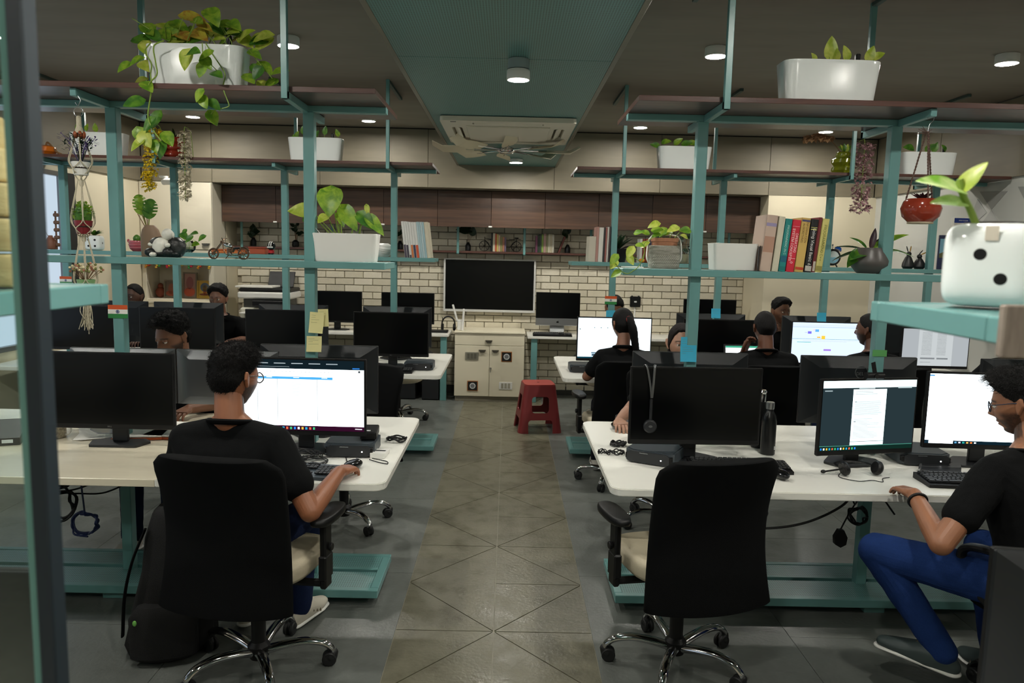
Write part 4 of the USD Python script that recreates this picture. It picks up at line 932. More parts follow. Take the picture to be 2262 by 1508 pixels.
# bags and things under the desks
t = thing('backpack', 'black backpack slumped beside the chair of the man at front left', 'backpack', (-1.40, 3.02, 0), .25)
part(t, 'bag', noisy(loft([superring(.0 + .03 * math.sin(z * 5), 0, z, a, b_, 36, 2.6) for z, a, b_ in ((.002, .10, .07), (.01, .16, .11), (.06, .18, .13), (.2, .165, .125), (.36, .13, .10), (.5, .10, .08), (.60, .06, .05), (.63, .03, .03))]), .012, 9, 5), mat('bag_black', (12, 12, 13), .8, bump=.4, bscale=300), smooth=60)
part(t, 'pocket', noisy(loft([superring(0, -.12, z, a, b_, 30, 2.6) for z, a, b_ in ((.02, .10, .03), (.04, .13, .05), (.2, .13, .05), (.25, .1, .03))]), .006, 14, 6), mat('bag_black', (12, 12, 13), .8))
part(t, 'strap', tube(smooth_path([(-.07, -.06, .55), (-.12, -.08, .42), (-.15, -.09, .28), (-.16, -.10, .12)], 30), .018, 8, .3), M['fabric']); part(t, 'zip_pull', ball((.008, .004, .012), (-.10, -.165, .2)), mat('green_tag', (120, 190, 90), .5))
for lab, x, y in (('black tower computer under the wall desk left of the cabinet', -.86, 8.66), ('second black tower computer beneath the wall desk', -1.13, 8.68)):
    t = thing('tower_computer', lab, 'computer', (x, y, 0)); part(t, 'case', bx(.2, .42, .43, (0, 0, .2155), .008), M['black_plastic']); part(t, 'front', bx(.19, .012, .41, (0, -.214, .2155), .006), M['dark_grey']); part(t, 'ring', upright(extr(Point(0, 0).buffer(.045).difference(Point(0, 0).buffer(.038)), .002), (0, -.2205, .30)), mat('logo_grey', (84, 86, 88), .5))
# ------------------------------------------------------------------ leaves, planters and plants
def leaf(base, d, L, W, up=(0, 0, 1), curl=.35, fold=.22, heart=.62, n=9):
    """a leaf blade: midrib from base along d, drooping away from up"""
    base = np.asarray(base, float); d = np.asarray(d, float); d /= np.linalg.norm(d); up = np.asarray(up, float)
    s = np.cross(d, up); s = s / max(np.linalg.norm(s), 1e-6) if np.linalg.norm(s) > 1e-3 else V3(1, 0, 0)
    nn = np.cross(s, d); rows = []
    for i, t in enumerate(np.linspace(0, 1, n)):
        w = W / 2 * (math.sin(PI * min(1, t ** heart)) ** .8 if 0 < t < 1 else 0) + .0006
        c = base + d * (L * t * (1 - .15 * curl * t)) - nn * (curl * L * t * t * .5)
        back = -d * (W * .16 * math.exp(-(t / .12) ** 2))
        rows.append([c + s * w * u + nn * (fold * abs(u) * w) + back * abs(u) ** 2 for u in (-1, -.55, 0, .55, 1)])
    R = np.array(rows); k = 5; v = R.reshape(-1, 3); q = []
    for i in range(n - 1):
        for j in range(k - 1): q.append([i * k + j, i * k + j + 1, (i + 1) * k + j + 1, (i + 1) * k + j])
    q = np.array(q); f = np.vstack([q[:, [0, 1, 2]], q[:, [0, 2, 3]]])
    return v, f
def add_leaf(t, mesh, m): return part(t, 'leaf', mesh, m, smooth=True)
def planter(t, w=.43, dp=.165, h=.18, m=None, e=5.):
    R = []
    prof = [(0, .90), (.004, .915)] + [(h * q, .915 + .085 * q) for q in (.3, .6, .9)] + [(h - .003, 1.), (h, .99), (h - .001, .965), (h * .6, .93)]
    for z, s in prof: R.append(superring(0, 0, z + .0006, w / 2 * s, dp / 2 * s ** 1.5, 56, e))
    part(t, 'pot', loft(R), m or M['white_gloss'], smooth=50)
    part(t, 'soil', loft([superring(0, 0, z, w / 2 * .93, dp / 2 * .9, 40, e) for z in (h * .62, h * .86)]), M['soil'])
def pothos_leaves(t, pts, o, r, L=.075, mats=(0, 0, 1, 2), down=.5, seed=1, y=0.):
    g = np.random.default_rng(seed)
    for (x, z) in pts:
        a = g.uniform(-.9, .9) + (0 if g.random() < .5 else PI); ln = L * g.uniform(.75, 1.15)
        d = V3(math.cos(a) * .8, -.35 + .3 * g.normal() * .6, -down + .35 * g.normal())
        c = V3(x - o[0], r - o[1] + .03 * g.normal() + y, z - o[2]); d /= np.linalg.norm(d)
        add_leaf(t, leaf(c - d * ln * .5, d, ln, ln * g.uniform(.62, .8), (.2 * g.normal(), -.85, .75), curl=g.uniform(.1, .6), fold=g.uniform(.1, .35)), LEAF[mats[int(g.integers(len(mats)))]])
def vine(t, pts, y, o, r=.0022, dy=0.):
    P = smooth_path([(x - o[0], y - o[1] + dy * i, z - o[2]) for i, (x, z) in enumerate(pts)], 50)
    part(t, 'stem', tube(P, r, 6), M['stem'])
ZT = 2.3836
# ---- tops of the racks
o = (-1.388, 3.45, ZT)
t = thing('potted_plant', 'long white planter overflowing with trailing pothos on the front left rack', 'potted plant', o)
planter(t)
P1 = [(-1.611, 2.64), (-1.639, 2.594), (-1.557, 2.666), (-1.512, 2.636), (-1.481, 2.668), (-1.401, 2.689), (-1.292, 2.679), (-1.319, 2.659), (-1.259, 2.661), (-1.216, 2.659), (-1.167, 2.621), (-1.101, 2.613), (-1.124, 2.597), (-1.539, 2.616), (-1.499, 2.61), (-1.446, 2.612), (-1.399, 2.632), (-1.366, 2.626), (-1.345, 2.652), (-1.46, 2.60), (-1.30, 2.61), (-1.24, 2.60), (-1.42, 2.605), (-1.56, 2.60), (-1.19, 2.605), (-1.37, 2.665), (-1.23, 2.63), (-1.59, 2.62)]
P2 = [(-1.601, 2.55), (-1.565, 2.519), (-1.643, 2.491), (-1.617, 2.479), (-1.547, 2.477), (-1.674, 2.455), (-1.659, 2.42), (-1.143, 2.477), (-1.117, 2.452), (-1.077, 2.427), (-1.089, 2.485), (-1.036, 2.48), (-1.11, 2.415), (-1.15, 2.43), (-1.13, 2.54)]
P3 = [(-1.378, 2.472), (-1.32, 2.492), (-1.312, 2.43), (-1.281, 2.487), (-1.285, 2.462), (-1.241, 2.419), (-1.593, 2.292), (-1.302, 2.318), (-1.286, 2.293), (-1.257, 2.294), (-1.281, 2.243), (-1.537, 2.231), (-1.541, 2.199), (-1.591, 2.16), (-1.586, 2.115), (-1.534, 2.12), (-1.475, 2.15), (-1.539, 2.362), (-1.55, 2.14), (-1.51, 2.10)]
pothos_leaves(t, P1 + [(x + .02, z - .012) for x, z in P1[::2]], o, 3.44, .098, (0, 1, 0, 1, 2, 0, 1, 5), .15, 2)
pothos_leaves(t, P2, o, 3.42, .085, (0, 1, 0, 2), .6, 3)
pothos_leaves(t, P3, o, 3.275, .08, (0, 1, 0, 2), .7, 4)
vine(t, [(-1.475, 2.555), (-1.517, 2.53), (-1.51, 2.463), (-1.505, 2.413), (-1.538, 2.375), (-1.53, 2.338), (-1.538, 2.287), (-1.543, 2.237), (-1.525, 2.187), (-1.488, 2.137)], 3.30, o, .003, -.003)
vine(t, [(-1.315, 2.56), (-1.29, 2.52), (-1.253, 2.469), (-1.228, 2.426), (-1.236, 2.37), (-1.212, 2.307), (-1.215, 2.289), (-1.264, 2.275), (-1.281, 2.256)], 3.34, o, .0025, -.006)
vine(t, [(-1.159, 2.56), (-1.121, 2.51), (-1.083, 2.468), (-1.058, 2.437)], 3.42, o)
vine(t, [(-1.33, 2.56), (-1.32, 2.49), (-1.28, 2.46), (-1.24, 2.42)], 3.34, o, .002, -.01)
vine(t, [(-1.56, 2.56), (-1.58, 2.52), (-1.55, 2.47), (-1.55, 2.42), (-1.54, 2.37)], 3.36, o, .003, -.01)
g = np.random.default_rng(5)
for k in range(14):
    x = g.uniform(-.2, .2); P = [(x, g.normal() * .03, .15), (x + g.normal() * .03, g.normal() * .03, .2), (x + g.normal() * .07, g.normal() * .05, .24 + g.random() * .05)]
    part(t, 'stem', tube(smooth_path(P, 14), .0022, 5), M['stem'])
part(t, 'water_gauge', bx(.022, .022, .07, (.14, -.02, .2), .004), M['black_plastic'])
pl_leaf = {}
def small_planter(label, o, leaves, seed, m=None):
    t = thing('potted_plant', label, 'potted plant', o); planter(t)
    g = np.random.default_rng(seed)
    for (dx, dz, L) in leaves:
        part(t, 'stem', tube(smooth_path([(dx * .7, 0, .14), (dx * .9, -.01, .17), (dx, -.01, .18 + dz * .6)], 12), .002, 5), M['stem'])
        d = V3(g.normal() * .6, -.3, .55 + .5 * g.normal())
        add_leaf(t, leaf((dx, -.01, .175 + dz * .5), d, L, L * .62, (0, -.9, .4), .3, .25), LEAF[m if m is not None else int(g.integers(3))])
    part(t, 'water_gauge', bx(.022, .022, .06, (.13, .0, .195), .004), M['black_plastic'])
    return t
small_planter('white planter with a few pothos leaves on the front right rack', (1.403, 3.45, ZT), [(.0, .05, .10), (-.06, .02, .05), (.08, .04, .07), (.15, .02, .06), (.19, .06, .06), (.03, .03, .06), (.17, .04, .07)], 11)
small_planter('white planter on the second left rack, half behind the hanging pots', (-3.274, 6.13, ZT), [(-.16, .04, .07), (-.1, .05, .06), (.12, .03, .06), (-.02, .04, .07)], 12)
small_planter('white planter on the second left rack above the big-leaved plant', (-1.552, 6.13, ZT), [(-.18, .05, .08), (-.1, .08, .07), (.07, .08, .07), (.18, .06, .06), (0, .05, .06), (-.16, .02, .06)], 13)
small_planter('white planter on the second right rack beside the front post', (1.385, 6.13, ZT), [(-.18, .08, .08), (-.2, .02, .08), (-.08, .06, .08), (-.02, .06, .09), (.03, .08, .08), (.08, .06, .1), (.1, .04, .08)], 14)
small_planter('white planter on the second right rack behind the red hanging pot', (3.34, 6.13, ZT), [(-.12, .08, .1), (-.02, .05, .08), (.04, .04, .08), (.14, .06, .06)], 15, 2)
# ---- flower strands and ornaments on the second racks
def blossoms(t, P, n, r, size, m, seed, name='blossoms'):
    g = np.random.default_rng(seed); P = np.asarray(P, float); ms = []
    for i in range(n):
        q = g.random() * (len(P) - 1); k = int(q); c = P[k] + (P[k + 1] - P[k]) * (q - k)
        a = g.uniform(0, 2 * PI); rad = r * g.random() ** .5; c = c + [rad * math.cos(a), rad * math.sin(a) * .8, g.normal() * .006]
        for p in range(4):
            b_ = a + g.uniform(-1.6, 1.6); d = V3(math.cos(b_), math.sin(b_), g.uniform(-.9, .5))
            ms.append(leaf(c, d, size * g.uniform(.7, 1.2), size * .7, (0, 0, 1), .5, .3, .8, 4))
    return part(t, name, cat(ms), m, smooth=True, kind='stuff')
def petal(name, a, b_): return leaf_mat(name, a, b_, 60)
for lab, top, bot, col, n, r in (('long strand of yellow artificial blossoms hanging from the second left rack', (-2.775, 2.60), (-2.83, 2.13), petal('petal_yellow', (214, 186, 30), (236, 214, 60)), 230, .05),
                                ('strand of cream white blossoms beside the red pot on the second left rack', (-2.54, 2.58), (-2.545, 2.06), petal('petal_cream', (206, 198, 172), (228, 220, 200)), 210, .042),
                                ('strand of dusty pink blossoms hanging beside the green jug', (2.765, 2.61), (2.77, 2.08), petal('petal_pink', (172, 134, 140), (200, 164, 166)), 260, .072),
                                ('strand of white blossoms at the far left end of the second rack', (-3.86, 2.52), (-3.87, 2.30), petal('petal_white', (206, 204, 190), (232, 230, 222)), 90, .05)):
    t = thing('flower_strand', lab, 'flowers', (top[0], 5.985, top[1]))
    dx, dz = bot[0] - top[0], bot[1] - top[1]
    path = [(0, .16, -.2 if dz < -.3 else -.12), (0, .12, .0), (0, .04, .03), (0, 0, 0), (dx * .5, 0, dz * .5), (dx, 0, dz)]
    part(t, 'stem', tube(smooth_path(path, 30), .003, 5), M['stem'])
    blossoms(t, [(0, 0, 0), (dx * .3, 0, dz * .3), (dx * .7, 0, dz * .7), (dx, 0, dz)], n, r, .026, col, int(top[0] * 100) % 97 + 1)
def lumpy(r0, bulges, h):
    z = np.linspace(0, h, 30); return [(.002, .0006)] + [(r0 * (.80 + .2 * abs(math.sin(PI * bulges * q / h))), q + .0006) for q in z] + [(r0 * .5, h), (.002, h - .005)]
t = thing('vase', 'glossy rust-red ribbed vase with ferns on the second left rack', 'vase', (-2.69, 6.15, ZT))
part(t, 'body', lathe(lumpy(.085, 3, .165), 32), mat('glaze_rust', (132, 44, 28), .15))
for k in range(9):
    a = k * .7; add_leaf(t, leaf((0, 0, .15), (math.cos(a), math.sin(a) * .6, 1.1), .13, .02, (0, 0, 1), .8, .2, .8), LEAF[3])
t = thing('vase', 'glossy green stacked jug with a dry plume on the second right rack', 'vase', (2.675, 6.15, ZT))
gg = mat('glaze_olive', (134, 142, 34), .16)
part(t, 'body', lathe([(.002, .0006), (.07, .0006), (.085, .03), (.08, .055), (.066, .064), (.088, .09), (.085, .118), (.052, .132), (.058, .15), (.052, .172), (.04, .178), (.002, .172)], 32), gg)
part(t, 'plume_stem', tube(smooth_path([(-.02, 0, .17), (-.09, -.02, .24), (-.16, -.03, .28)], 16), .003, 5), M['twig'])
blossoms(t, [(-.14, -.03, .275), (-.22, -.03, .30), (-.30, -.04, .27)], 60, .03, .05, mat('plume_tan', (168, 130, 92), .9), 41, 'plume')
for k in range(5): add_leaf(t, leaf((.01, 0, .17), (.5 - .3 * k, -.2, .8), .08, .04, (0, -.6, .6), .4, .2), LEAF[1 if k % 2 else 2])
t = thing('ornament', 'small glossy orange pumpkin-shaped pot at the left end of the second rack', 'ornament', (-3.70, 6.12, ZT))
part(t, 'body', lathe([(.002, .0006), (.05, .0006), (.078, .03), (.07, .065), (.035, .078), (.002, .074)], 28), mat('glaze_orange', (196, 104, 24), .18)); part(t, 'stalk', tube(smooth_path([(0, 0, .07), (.02, 0, .10), (.09, -.01, .03), (.13, -.01, .01)], 20), .008, 7), M['twig'])
# ---- macrame hanger with three pots
hx, hy = -1.874, 3.345
t = thing('macrame_hanger', 'long cotton macrame hanger with a tassel, knotted in three tiers', 'plant hanger', (hx, hy, 0))
part(t, 'hook', [tube([(.0, 0, 2.33), (.012, 0, 2.31), (.0, 0, 2.285), (-.012, 0, 2.30)], .0018, 6), tube([(.02 * math.cos(a), 0, 2.262 + .02 * math.sin(a)) for a in np.linspace(0, 2 * PI, 22)], .0018, 6)], M['silver'])
part(t, 'wrapped_top', lathe([(.004, 2.245), (.010, 2.24), (.011, 2.20), (.016, 2.185), (.018, 2.172), (.002, 2.17)], 16), M['rope'])
for k in range(5): part(t, 'bead', ball((.008, .008, .016), (.018 * math.cos(k * 1.26 + .3), .018 * math.sin(k * 1.26 + .3), 2.165 - .002 * (k % 2)), 1), mat('wood_bead', (150, 74, 38), .4), label='orange wooden bead' if k == 0 else None)
tiers = [(2.15, 2.05, 1.99, 1.965, .040), (1.955, 1.795, 1.735, 1.725, .041), (1.72, 1.537, 1.485, 1.478, .041)]
for zt, zr, zb_, zk, rr in tiers:
    for k in range(4):
        a = k * PI / 2 + .5; ca, sa = math.cos(a), math.sin(a); a2 = a + PI / 4; c2, s2 = math.cos(a2), math.sin(a2); c0, s0 = math.cos(a - PI / 4), math.sin(a - PI / 4)
        for e in (-.0025, .0025):
            part(t, 'cord', tube(smooth_path([(.012 * ca, .012 * sa, zt + .02), ((rr * .8) * ca + e, (rr * .8) * sa, (zt + zr) / 2), ((rr + .004) * ca + e, (rr + .004) * sa, zr), ((rr) * (c2 if e > 0 else c0), (rr) * (s2 if e > 0 else s0), (zr + zb_) / 2 - .006), (.02 * ca, .02 * sa, zb_ - .004), (.005 * ca, .005 * sa, zk)], 30), .0022, 5), M['rope'])
    part(t, 'knot', lathe([(.002, zk + .012), (.009, zk + .006), (.010, zk - .012), (.006, zk - .02), (.002, zk - .022)], 12), M['rope'])
g = np.random.default_rng(8); part(t, 'tassel', cat(*[tube(smooth_path([(.003 * g.normal(), .003 * g.normal(), 1.465), (.008 * g.normal(), .008 * g.normal(), 1.40), (.017 * g.normal(), .012 * g.normal(), 1.325 + .01 * g.normal())], 10), .0018, 4) for _ in range(34)]), M['rope'], kind='stuff')
def hang_pot(label, z0, h, r, m, kind):
    t = thing('potted_plant', label, 'potted plant', (hx, hy, z0))
    part(t, 'pot', lathe([(.002, .0004), (r * .72, .0004), (r * .76, .004), (r, h), (r - .003, h + .001), (r * .8, h * .5), (.002, h * .5)], 28), m)
    part(t, 'soil', cyl(r * .9, h * .5, h * .86, k=20), M['soil'])
    g = np.random.default_rng(int(z0 * 100))
    if kind == 'lavender':
        for k in range(26):
            a = g.uniform(0, 2 * PI); l = g.uniform(.06, .12); tip = V3(math.cos(a) * .09 * g.random() - (.03 if k % 3 == 0 else 0), math.sin(a) * .05 * g.random(), h + l)
            part(t, 'sprig', cat(tube([(0, 0, h * .7), tuple(tip * [.5, .5, 1] * [1, 1, .75]), tuple(tip)], .0012, 4), *[leaf(tip - [0, 0, .006 * j], (g.normal(), g.normal(), .6), .018, .007, (0, 0, 1), .3, .2, .8, 4) for j in range(7)]), mat('lavender_petal', (86, 70, 128), .7) if k % 2 == 0 else LEAF[3 if k % 4 else 2], smooth=True)
    if kind == 'bush':
        ms = []
        for k in range(150):
            a, b_ = g.uniform(0, 2 * PI), g.uniform(.1, 1.5); d = V3(math.cos(a) * math.cos(b_), math.sin(a) * math.cos(b_), math.sin(b_)); c = V3(0, 0, h + .01) + d * [.045, .04, .07] * g.uniform(.6, 1)
            ms += [leaf(c, d + g.normal(size=3) * .5, .016, .010, (0, 0, 1), .3, .2, .7, 4)]
        part(t, 'foliage', cat(ms), LEAF[0], smooth=True, kind='stuff'); part(t, 'core', noisy(ball((.036, .034, .055), (0, 0, h + .02)), .006, 60), LEAF[2])
    if kind == 'dried':
        ms, st = [], []
        for k in range(60):
            a = g.uniform(0, 2 * PI); q = g.uniform(.2, 1) ** .7; c = V3(math.cos(a) * .075 * q, math.sin(a) * .06 * q, h + .02 + .055 * (1 - q * .5) * g.uniform(.5, 1.2))
            st.append(tube([(0, 0, h * .7), tuple(c)], .0007, 3)); ms.append((c, k))
        part(t, 'stems', cat(st), M['twig'], kind='stuff')
        for mi, mm in enumerate((mat('dried_cream', (214, 202, 164), .8), mat('dried_pink', (176, 120, 96), .8), mat('dried_olive', (112, 116, 60), .8))):
            part(t, 'buds', cat(*[ball(.0055, c, 1) for c, k in ms if k % 3 == mi]), mm, kind='stuff')
    return t
hang_pot('white pot of lavender in the top tier of the macrame hanger', 1.992, .056, .038, M['white_plastic'], 'lavender')
hang_pot('red pot with a bushy green plant in the middle tier of the macrame hanger', 1.738, .058, .038, mat('pot_crimson', (122, 26, 36), .35), 'bush')
hang_pot('pale green pot of dried flowers in the lowest tier of the macrame hanger', 1.488, .05, .038, mat('pot_mint', (126, 166, 112), .45), 'dried')
# ---- red hanging pot
rx_, ry_ = 1.833, 3.375
t = thing('hanging_pot', 'glossy rust-red hanging pot with a purple succulent, hung by three twisted cords', 'hanging pot', (rx_, ry_, 0))
part(t, 'pot', lathe([(.002, 1.872), (.05, 1.872), (.052, 1.876), (.076, 1.90), (.084, 1.935), (.074, 1.966), (.062, 1.977), (.057, 1.976), (.066, 1.95), (.002, 1.93)], 36), mat('glaze_brick', (140, 52, 34), .14))
part(t, 'foot_ring', cyl(.053, 1.868, 1.876, k=32), mat('stoneware', (166, 152, 128), .7))
mc2 = mat('twisted_cord', (122, 96, 84), .9, rgb2=(60, 46, 44), vscale=260)
for k in range(3):
    a = k * 2 * PI / 3 + .4; A, B_ = V3(.064 * math.cos(a), .064 * math.sin(a), 1.976), V3(.004 * math.cos(a), .004 * math.sin(a), 2.27)
    for ph in (0, PI): part(t, 'cord', tube([A + (B_ - A) * q + [.0022 * math.cos(q * 70 + ph), .0022 * math.sin(q * 70 + ph), 0] for q in np.linspace(0, 1, 60)], .0024, 5), mc2)
g = np.random.default_rng(3); part(t, 'frayed_knot', cat(*[tube([(0, 0, 2.262), (-.02 + .012 * g.normal(), .01 * g.normal(), 2.27 + .012 * g.normal())], .0012, 4) for _ in range(14)]), mc2, kind='stuff')
part(t, 'hook', tube(smooth_path([(0, 0, 2.265), (.006, 0, 2.30), (.022, 0, 2.32), (.016, 0, 2.345), (-.004, 0, 2.325), (-.012, 0, 2.335)], 24), .0016, 6), M['silver'])
for k in range(14):
    a = k * 2.4; add_leaf(t, leaf((0, 0, 1.965), (math.cos(a), math.sin(a), .9 + .1 * (k % 3)), .06, .014, (0, 0, 1), .2, .4, .9, 5), LEAF[4])
# ---- front left middle shelf
ZS = 1.6376
t = thing('potted_plant', 'white tapered planter with large arrow-shaped leaves at the end of the front left shelf', 'potted plant', (-.784, 3.655, ZS))
planter(t, .318, .12, .134, M['white_plastic'], 7.)
for bxx, d, L, W, mi, st in (((-.07, .345), (.02, -.5, -.9), .15, .125, 0, (0, .05)), ((-.16, .235), (-.9, -.35, .08), .12, .085, 1, (0, .05)), ((-.02, .265), (.55, -.3, -.75), .15, .08, 0, (.01, .03)), ((.06, .235), (.75, -.35, -.65), .12, .07, 2, (.05, .02)), ((.10, .225), (.7, -.3, -.7), .135, .06, 0, (.08, .01)), ((.098, .275), (.2, -.2, -.95), .06, .025, 1, (.09, .03)), ((-.09, .22), (-.4, -.6, -.4), .07, .05, 1, (0, .04)), ((-.03, .24), (.3, -.5, -.8), .09, .05, 0, (0, .03)), ((-.17, .23), (-.5, -.4, -.6), .06, .04, 2, (-.02, .04))):
    x, z = bxx; add_leaf(t, leaf((x, -.01, z), d, L, W, (0, -.85, .5), .35, .2, .6, 10), LEAF[mi])
    part(t, 'stem', tube(smooth_path([(st[0] - .03, 0, .10), ((st[0] - .04 + x) / 2, -.005, .5 * (.11 + z)), (x, -.01, z)], 18), .003, 6), M['stem'])
part(t, 'drip_line', tube(smooth_path([(-.19, -.02, .17), (-.15, -.03, .165), (-.12, -.02, .13)], 14), .0015, 5), M['white_plastic'])
t = thing('vase', 'tall matte brown oval vase with dried stems and two green monstera leaves', 'vase', (-1.787, 3.76, ZS))
part(t, 'body', loft([superring(.0 + .012 * math.sin(z / .155 * 2.4), 0, z, a * .92, a * .52, 36, 2.2) for z, a in ((.0006, .036), (.004, .04), (.03, .046), (.07, .053), (.105, .053), (.135, .043), (.152, .028), (.156, .024), (.152, .02), (.1, .02))]), mat('clay_taupe', (150, 122, 100), .55))
for k, (dx, dz, tiltv) in enumerate(((-.03, .235, -.2), (.022, .215, .25))):
    part(t, 'stem', tube([(0, 0, .12), (dx * .6, -.01, .2), (dx, -.015, dz - .03)], .0018, 5), M['stem'])
    sp = affinity.scale(Point(0, 0).buffer(.045, 20), .85, 1.1)
    for j in range(5):
        for s in (-1, 1): sp = sp.difference(affinity.rotate(affinity.scale(Point(s * .036, -.022 + j * .016).buffer(.011, 8), 1.5, .28), s * 18, origin=(0, -.022 + j * .016)))
    v, f = arr(extr(sp, .0012)); v[:, 2] += -.9 * (v[:, 0] ** 2) * 8 - 3 * v[:, 1] ** 2
    part(t, 'leaf', tf(upright((v, f)), (dx, -.02 - .012 * k, dz + .02), ry=tiltv), LEAF[0] if k == 0 else LEAF[2])
for k in range(5): part(t, 'dry_stick', rod((0, 0, .12), (-.045 + .014 * k, -.01, .21 + .02 * (k % 2)), .0022, 5), M['twig'])
t = thing('figurine', 'black and white seated laughing figurine leaning on a big black sack', 'figurine', (-1.672, 3.68, ZS))
bw, wf = mat('figurine_black', (24, 26, 26), .3, bump=.3, bscale=160, bstretch=(1, 1, 3)), mat('figurine_white', (222, 220, 210), .5)
part(t, 'body', noisy(cat(ball((.042, .036, .045), (-.012, -.01, .052), 3)), .002, 60), wf)
part(t, 'head', noisy(ball((.027, .027, .028), (.018, -.004, .112), 3), .0015, 60), wf); part(t, 'ear', [ball((.006, .008, .015), (.018 + s * .027, -.004, .108), 1) for s in (1,)], wf)
part(t, 'sack', noisy(ball((.045, .045, .05), (.052, .012, .05), 3), .006, 40, 3), bw)
part(t, 'robe', noisy(hull(np.vstack([ball((.03, .03, .018), (x, -.012, .0195), 2)[0] for x in (-.045, .045)])), .004, 60, 2), bw)
part(t, 'knee', [ball((.03, .024, .022), (-.055, -.028, .024), 2), ball((.026, .022, .024), (.03, -.034, .026), 2)], bw); part(t, 'foot', ball((.016, .02, .012), (-.035, -.05, .0135), 2), wf)
part(t, 'hand', [ball((.014, .01, .01), (-.058, -.02, .062), 2), ball((.015, .012, .012), (.03, -.04, .06), 2)], wf); part(t, 'sleeve', tube(smooth_path([(-.01, .0, .085), (-.04, -.012, .082), (-.055, -.018, .066)], 12), .014, 8), bw)
t = thing('model_motorcycle', 'small metal wire model of a chopper motorcycle', 'model motorcycle', (-1.362, 3.68, ZS), rz=-.06)
br = mat('bronze_wire', (118, 92, 74), .28, metal=.9)
def wheel(x, r): return [tube([(x + r * math.cos(a), 0, r + .001 + r * math.sin(a)) for a in np.linspace(0, 2 * PI, 34)], .0042, 7)] + [rod((x, 0, r + .001), (x + r * .96 * math.cos(a), 0, r + .001 + r * .96 * math.sin(a)), .0013, 4) for a in np.linspace(0, 2 * PI, 9)[:-1]] + [tf(cyl(.007, -.008, .008, k=12), (x, 0, r + .001), rx=PI / 2)]
part(t, 'wheel', wheel(-.076, .0235), br); part(t, 'wheel', wheel(.073, .025), br)
for y in (-.007, .007): part(t, 'fork', rod((-.076, y, .0245), (-.028, y, .085), .002, 6), br)
part(t, 'handlebar', [tube(smooth_path([(-.02, -.03, .10), (-.025, -.012, .096), (-.028, 0, .088), (-.025, .012, .096), (-.02, .03, .10)], 20), .0022, 6), ball(.006, (-.036, 0, .082), 1)], br)
part(t, 'tank', tf(ball((.024, .010, .010), (0, 0, 0), 2), (-.004, 0, .066), ry=.3), M['chrome']); part(t, 'engine', [cyl(.012, .024, .052, (.004, 0), 14), tf(cyl(.01, 0, .024, k=12), (.016, 0, .036), ry=.5)], br)
part(t, 'frame', [tube(smooth_path([(-.03, 0, .082), (-.02, 0, .03), (.02, 0, .016), (.06, 0, .024)], 20), .0022, 6), tube(smooth_path([(-.03, 0, .082), (.02, 0, .058), (.073, 0, .03)], 20), .0022, 6)], br)
part(t, 'seat', tf(ball((.024, .011, .006), (0, 0, 0), 2), (.036, 0, .052), ry=-.15), M['black_plastic']); part(t, 'exhaust', [tube(smooth_path([(.008, -.014, .03), (.03, -.016, .018), (.085, -.016, .02)], 14), .0038, 7)], M['chrome']); part(t, 'fender', tube([(.073 + .031 * math.cos(a), 0, .026 + .031 * math.sin(a)) for a in np.linspace(.1, 2.2, 14)], .005, 6, .6), br)
part(t, 'stand', rod((.0, 0, .02), (-.008, -.018, .0012), .002, 5), br)
# ---- front right middle shelf
t = thing('potted_plant', 'patterned grey cement pot with a clay pot inside and trailing pothos', 'potted plant', (.755, 3.66, ZS))
part(t, 'pot', loft([superring(0, 0, z, a, a * .62, 40, 4.) for z, a in ((.0006, .066), (.006, .072), (.05, .076), (.11, .072), (.112, .068), (.09, .066))]), mat('cement_pot', (176, 172, 162), .85, rgb2=(120, 120, 108), vscale=26, vstretch=(.6, .6, 3), bump=.8, bscale=260, bstretch=(1, 1, 2)))
part(t, 'pattern_band', [tube([(x, -.0478 - .0006, z + .004 * (1 if i % 2 else -1)) for i, x in enumerate(np.linspace(-.062, .062, 26))], .0011, 4) for z in (.02, .034, .048, .062)], mat('cement_pale', (206, 202, 192), .9))
part(t, 'handle', [tube(smooth_path([(s * .074, 0, .03), (s * .084, 0, .06), (s * .078, 0, .13), (s * .06, 0, .158)], 20), .007, 8, .6) for s in (-1, 1)] + [tube(smooth_path([(-.06, .0, .158), (0, .01, .166), (.06, 0, .158)], 14), .007, 8, .6)], M['white_plastic'])
part(t, 'inner_pot', loft([superring(0, 0, z, a, a * .66, 32, 3.) for z, a in ((.09, .058), (.130, .062), (.131, .066), (.148, .067), (.148, .06), (.12, .056))]), mat('terracotta', (164, 112, 84), .8, var=.15, vscale=40))
o = (.755, 3.66, ZS)
pothos_leaves(t, [(.686, 1.847), (.662, 1.813), (.624, 1.809), (.71, 1.823), (.736, 1.812), (.765, 1.813), (.799, 1.836), (.782, 1.827), (.84, 1.823), (.827, 1.794), (.661, 1.756), (.70, 1.80)], o, 3.63, .06, (0, 1, 0, 1), .1, 21)
pothos_leaves(t, [(.612, 1.746), (.573, 1.708), (.589, 1.674), (.491, 1.678), (.515, 1.608), (.565, 1.712), (.497, 1.655)], o, 3.555, .055, (0, 1), .6, 22)
vine(t, [(.70, 1.79), (.669, 1.775), (.644, 1.755), (.646, 1.71), (.631, 1.67), (.589, 1.697), (.575, 1.705)], 3.60, o, .002, -.006); vine(t, [(.646, 1.715), (.622, 1.653), (.589, 1.624), (.564, 1.613), (.535, 1.625), (.505, 1.66)], 3.575, o, .002, -.004)
for x in (-.05, -.02, .03, .06): part(t, 'stem', tube(smooth_path([(x * .6, 0, .13), (x * .9, -.01, .16), (x * 1.3, -.025, .19)], 12), .002, 5), M['stem'])
t = thing('storage_bin', 'plain white tapered plastic bin on the front right shelf', 'bin', (1.098, 3.70, ZS))
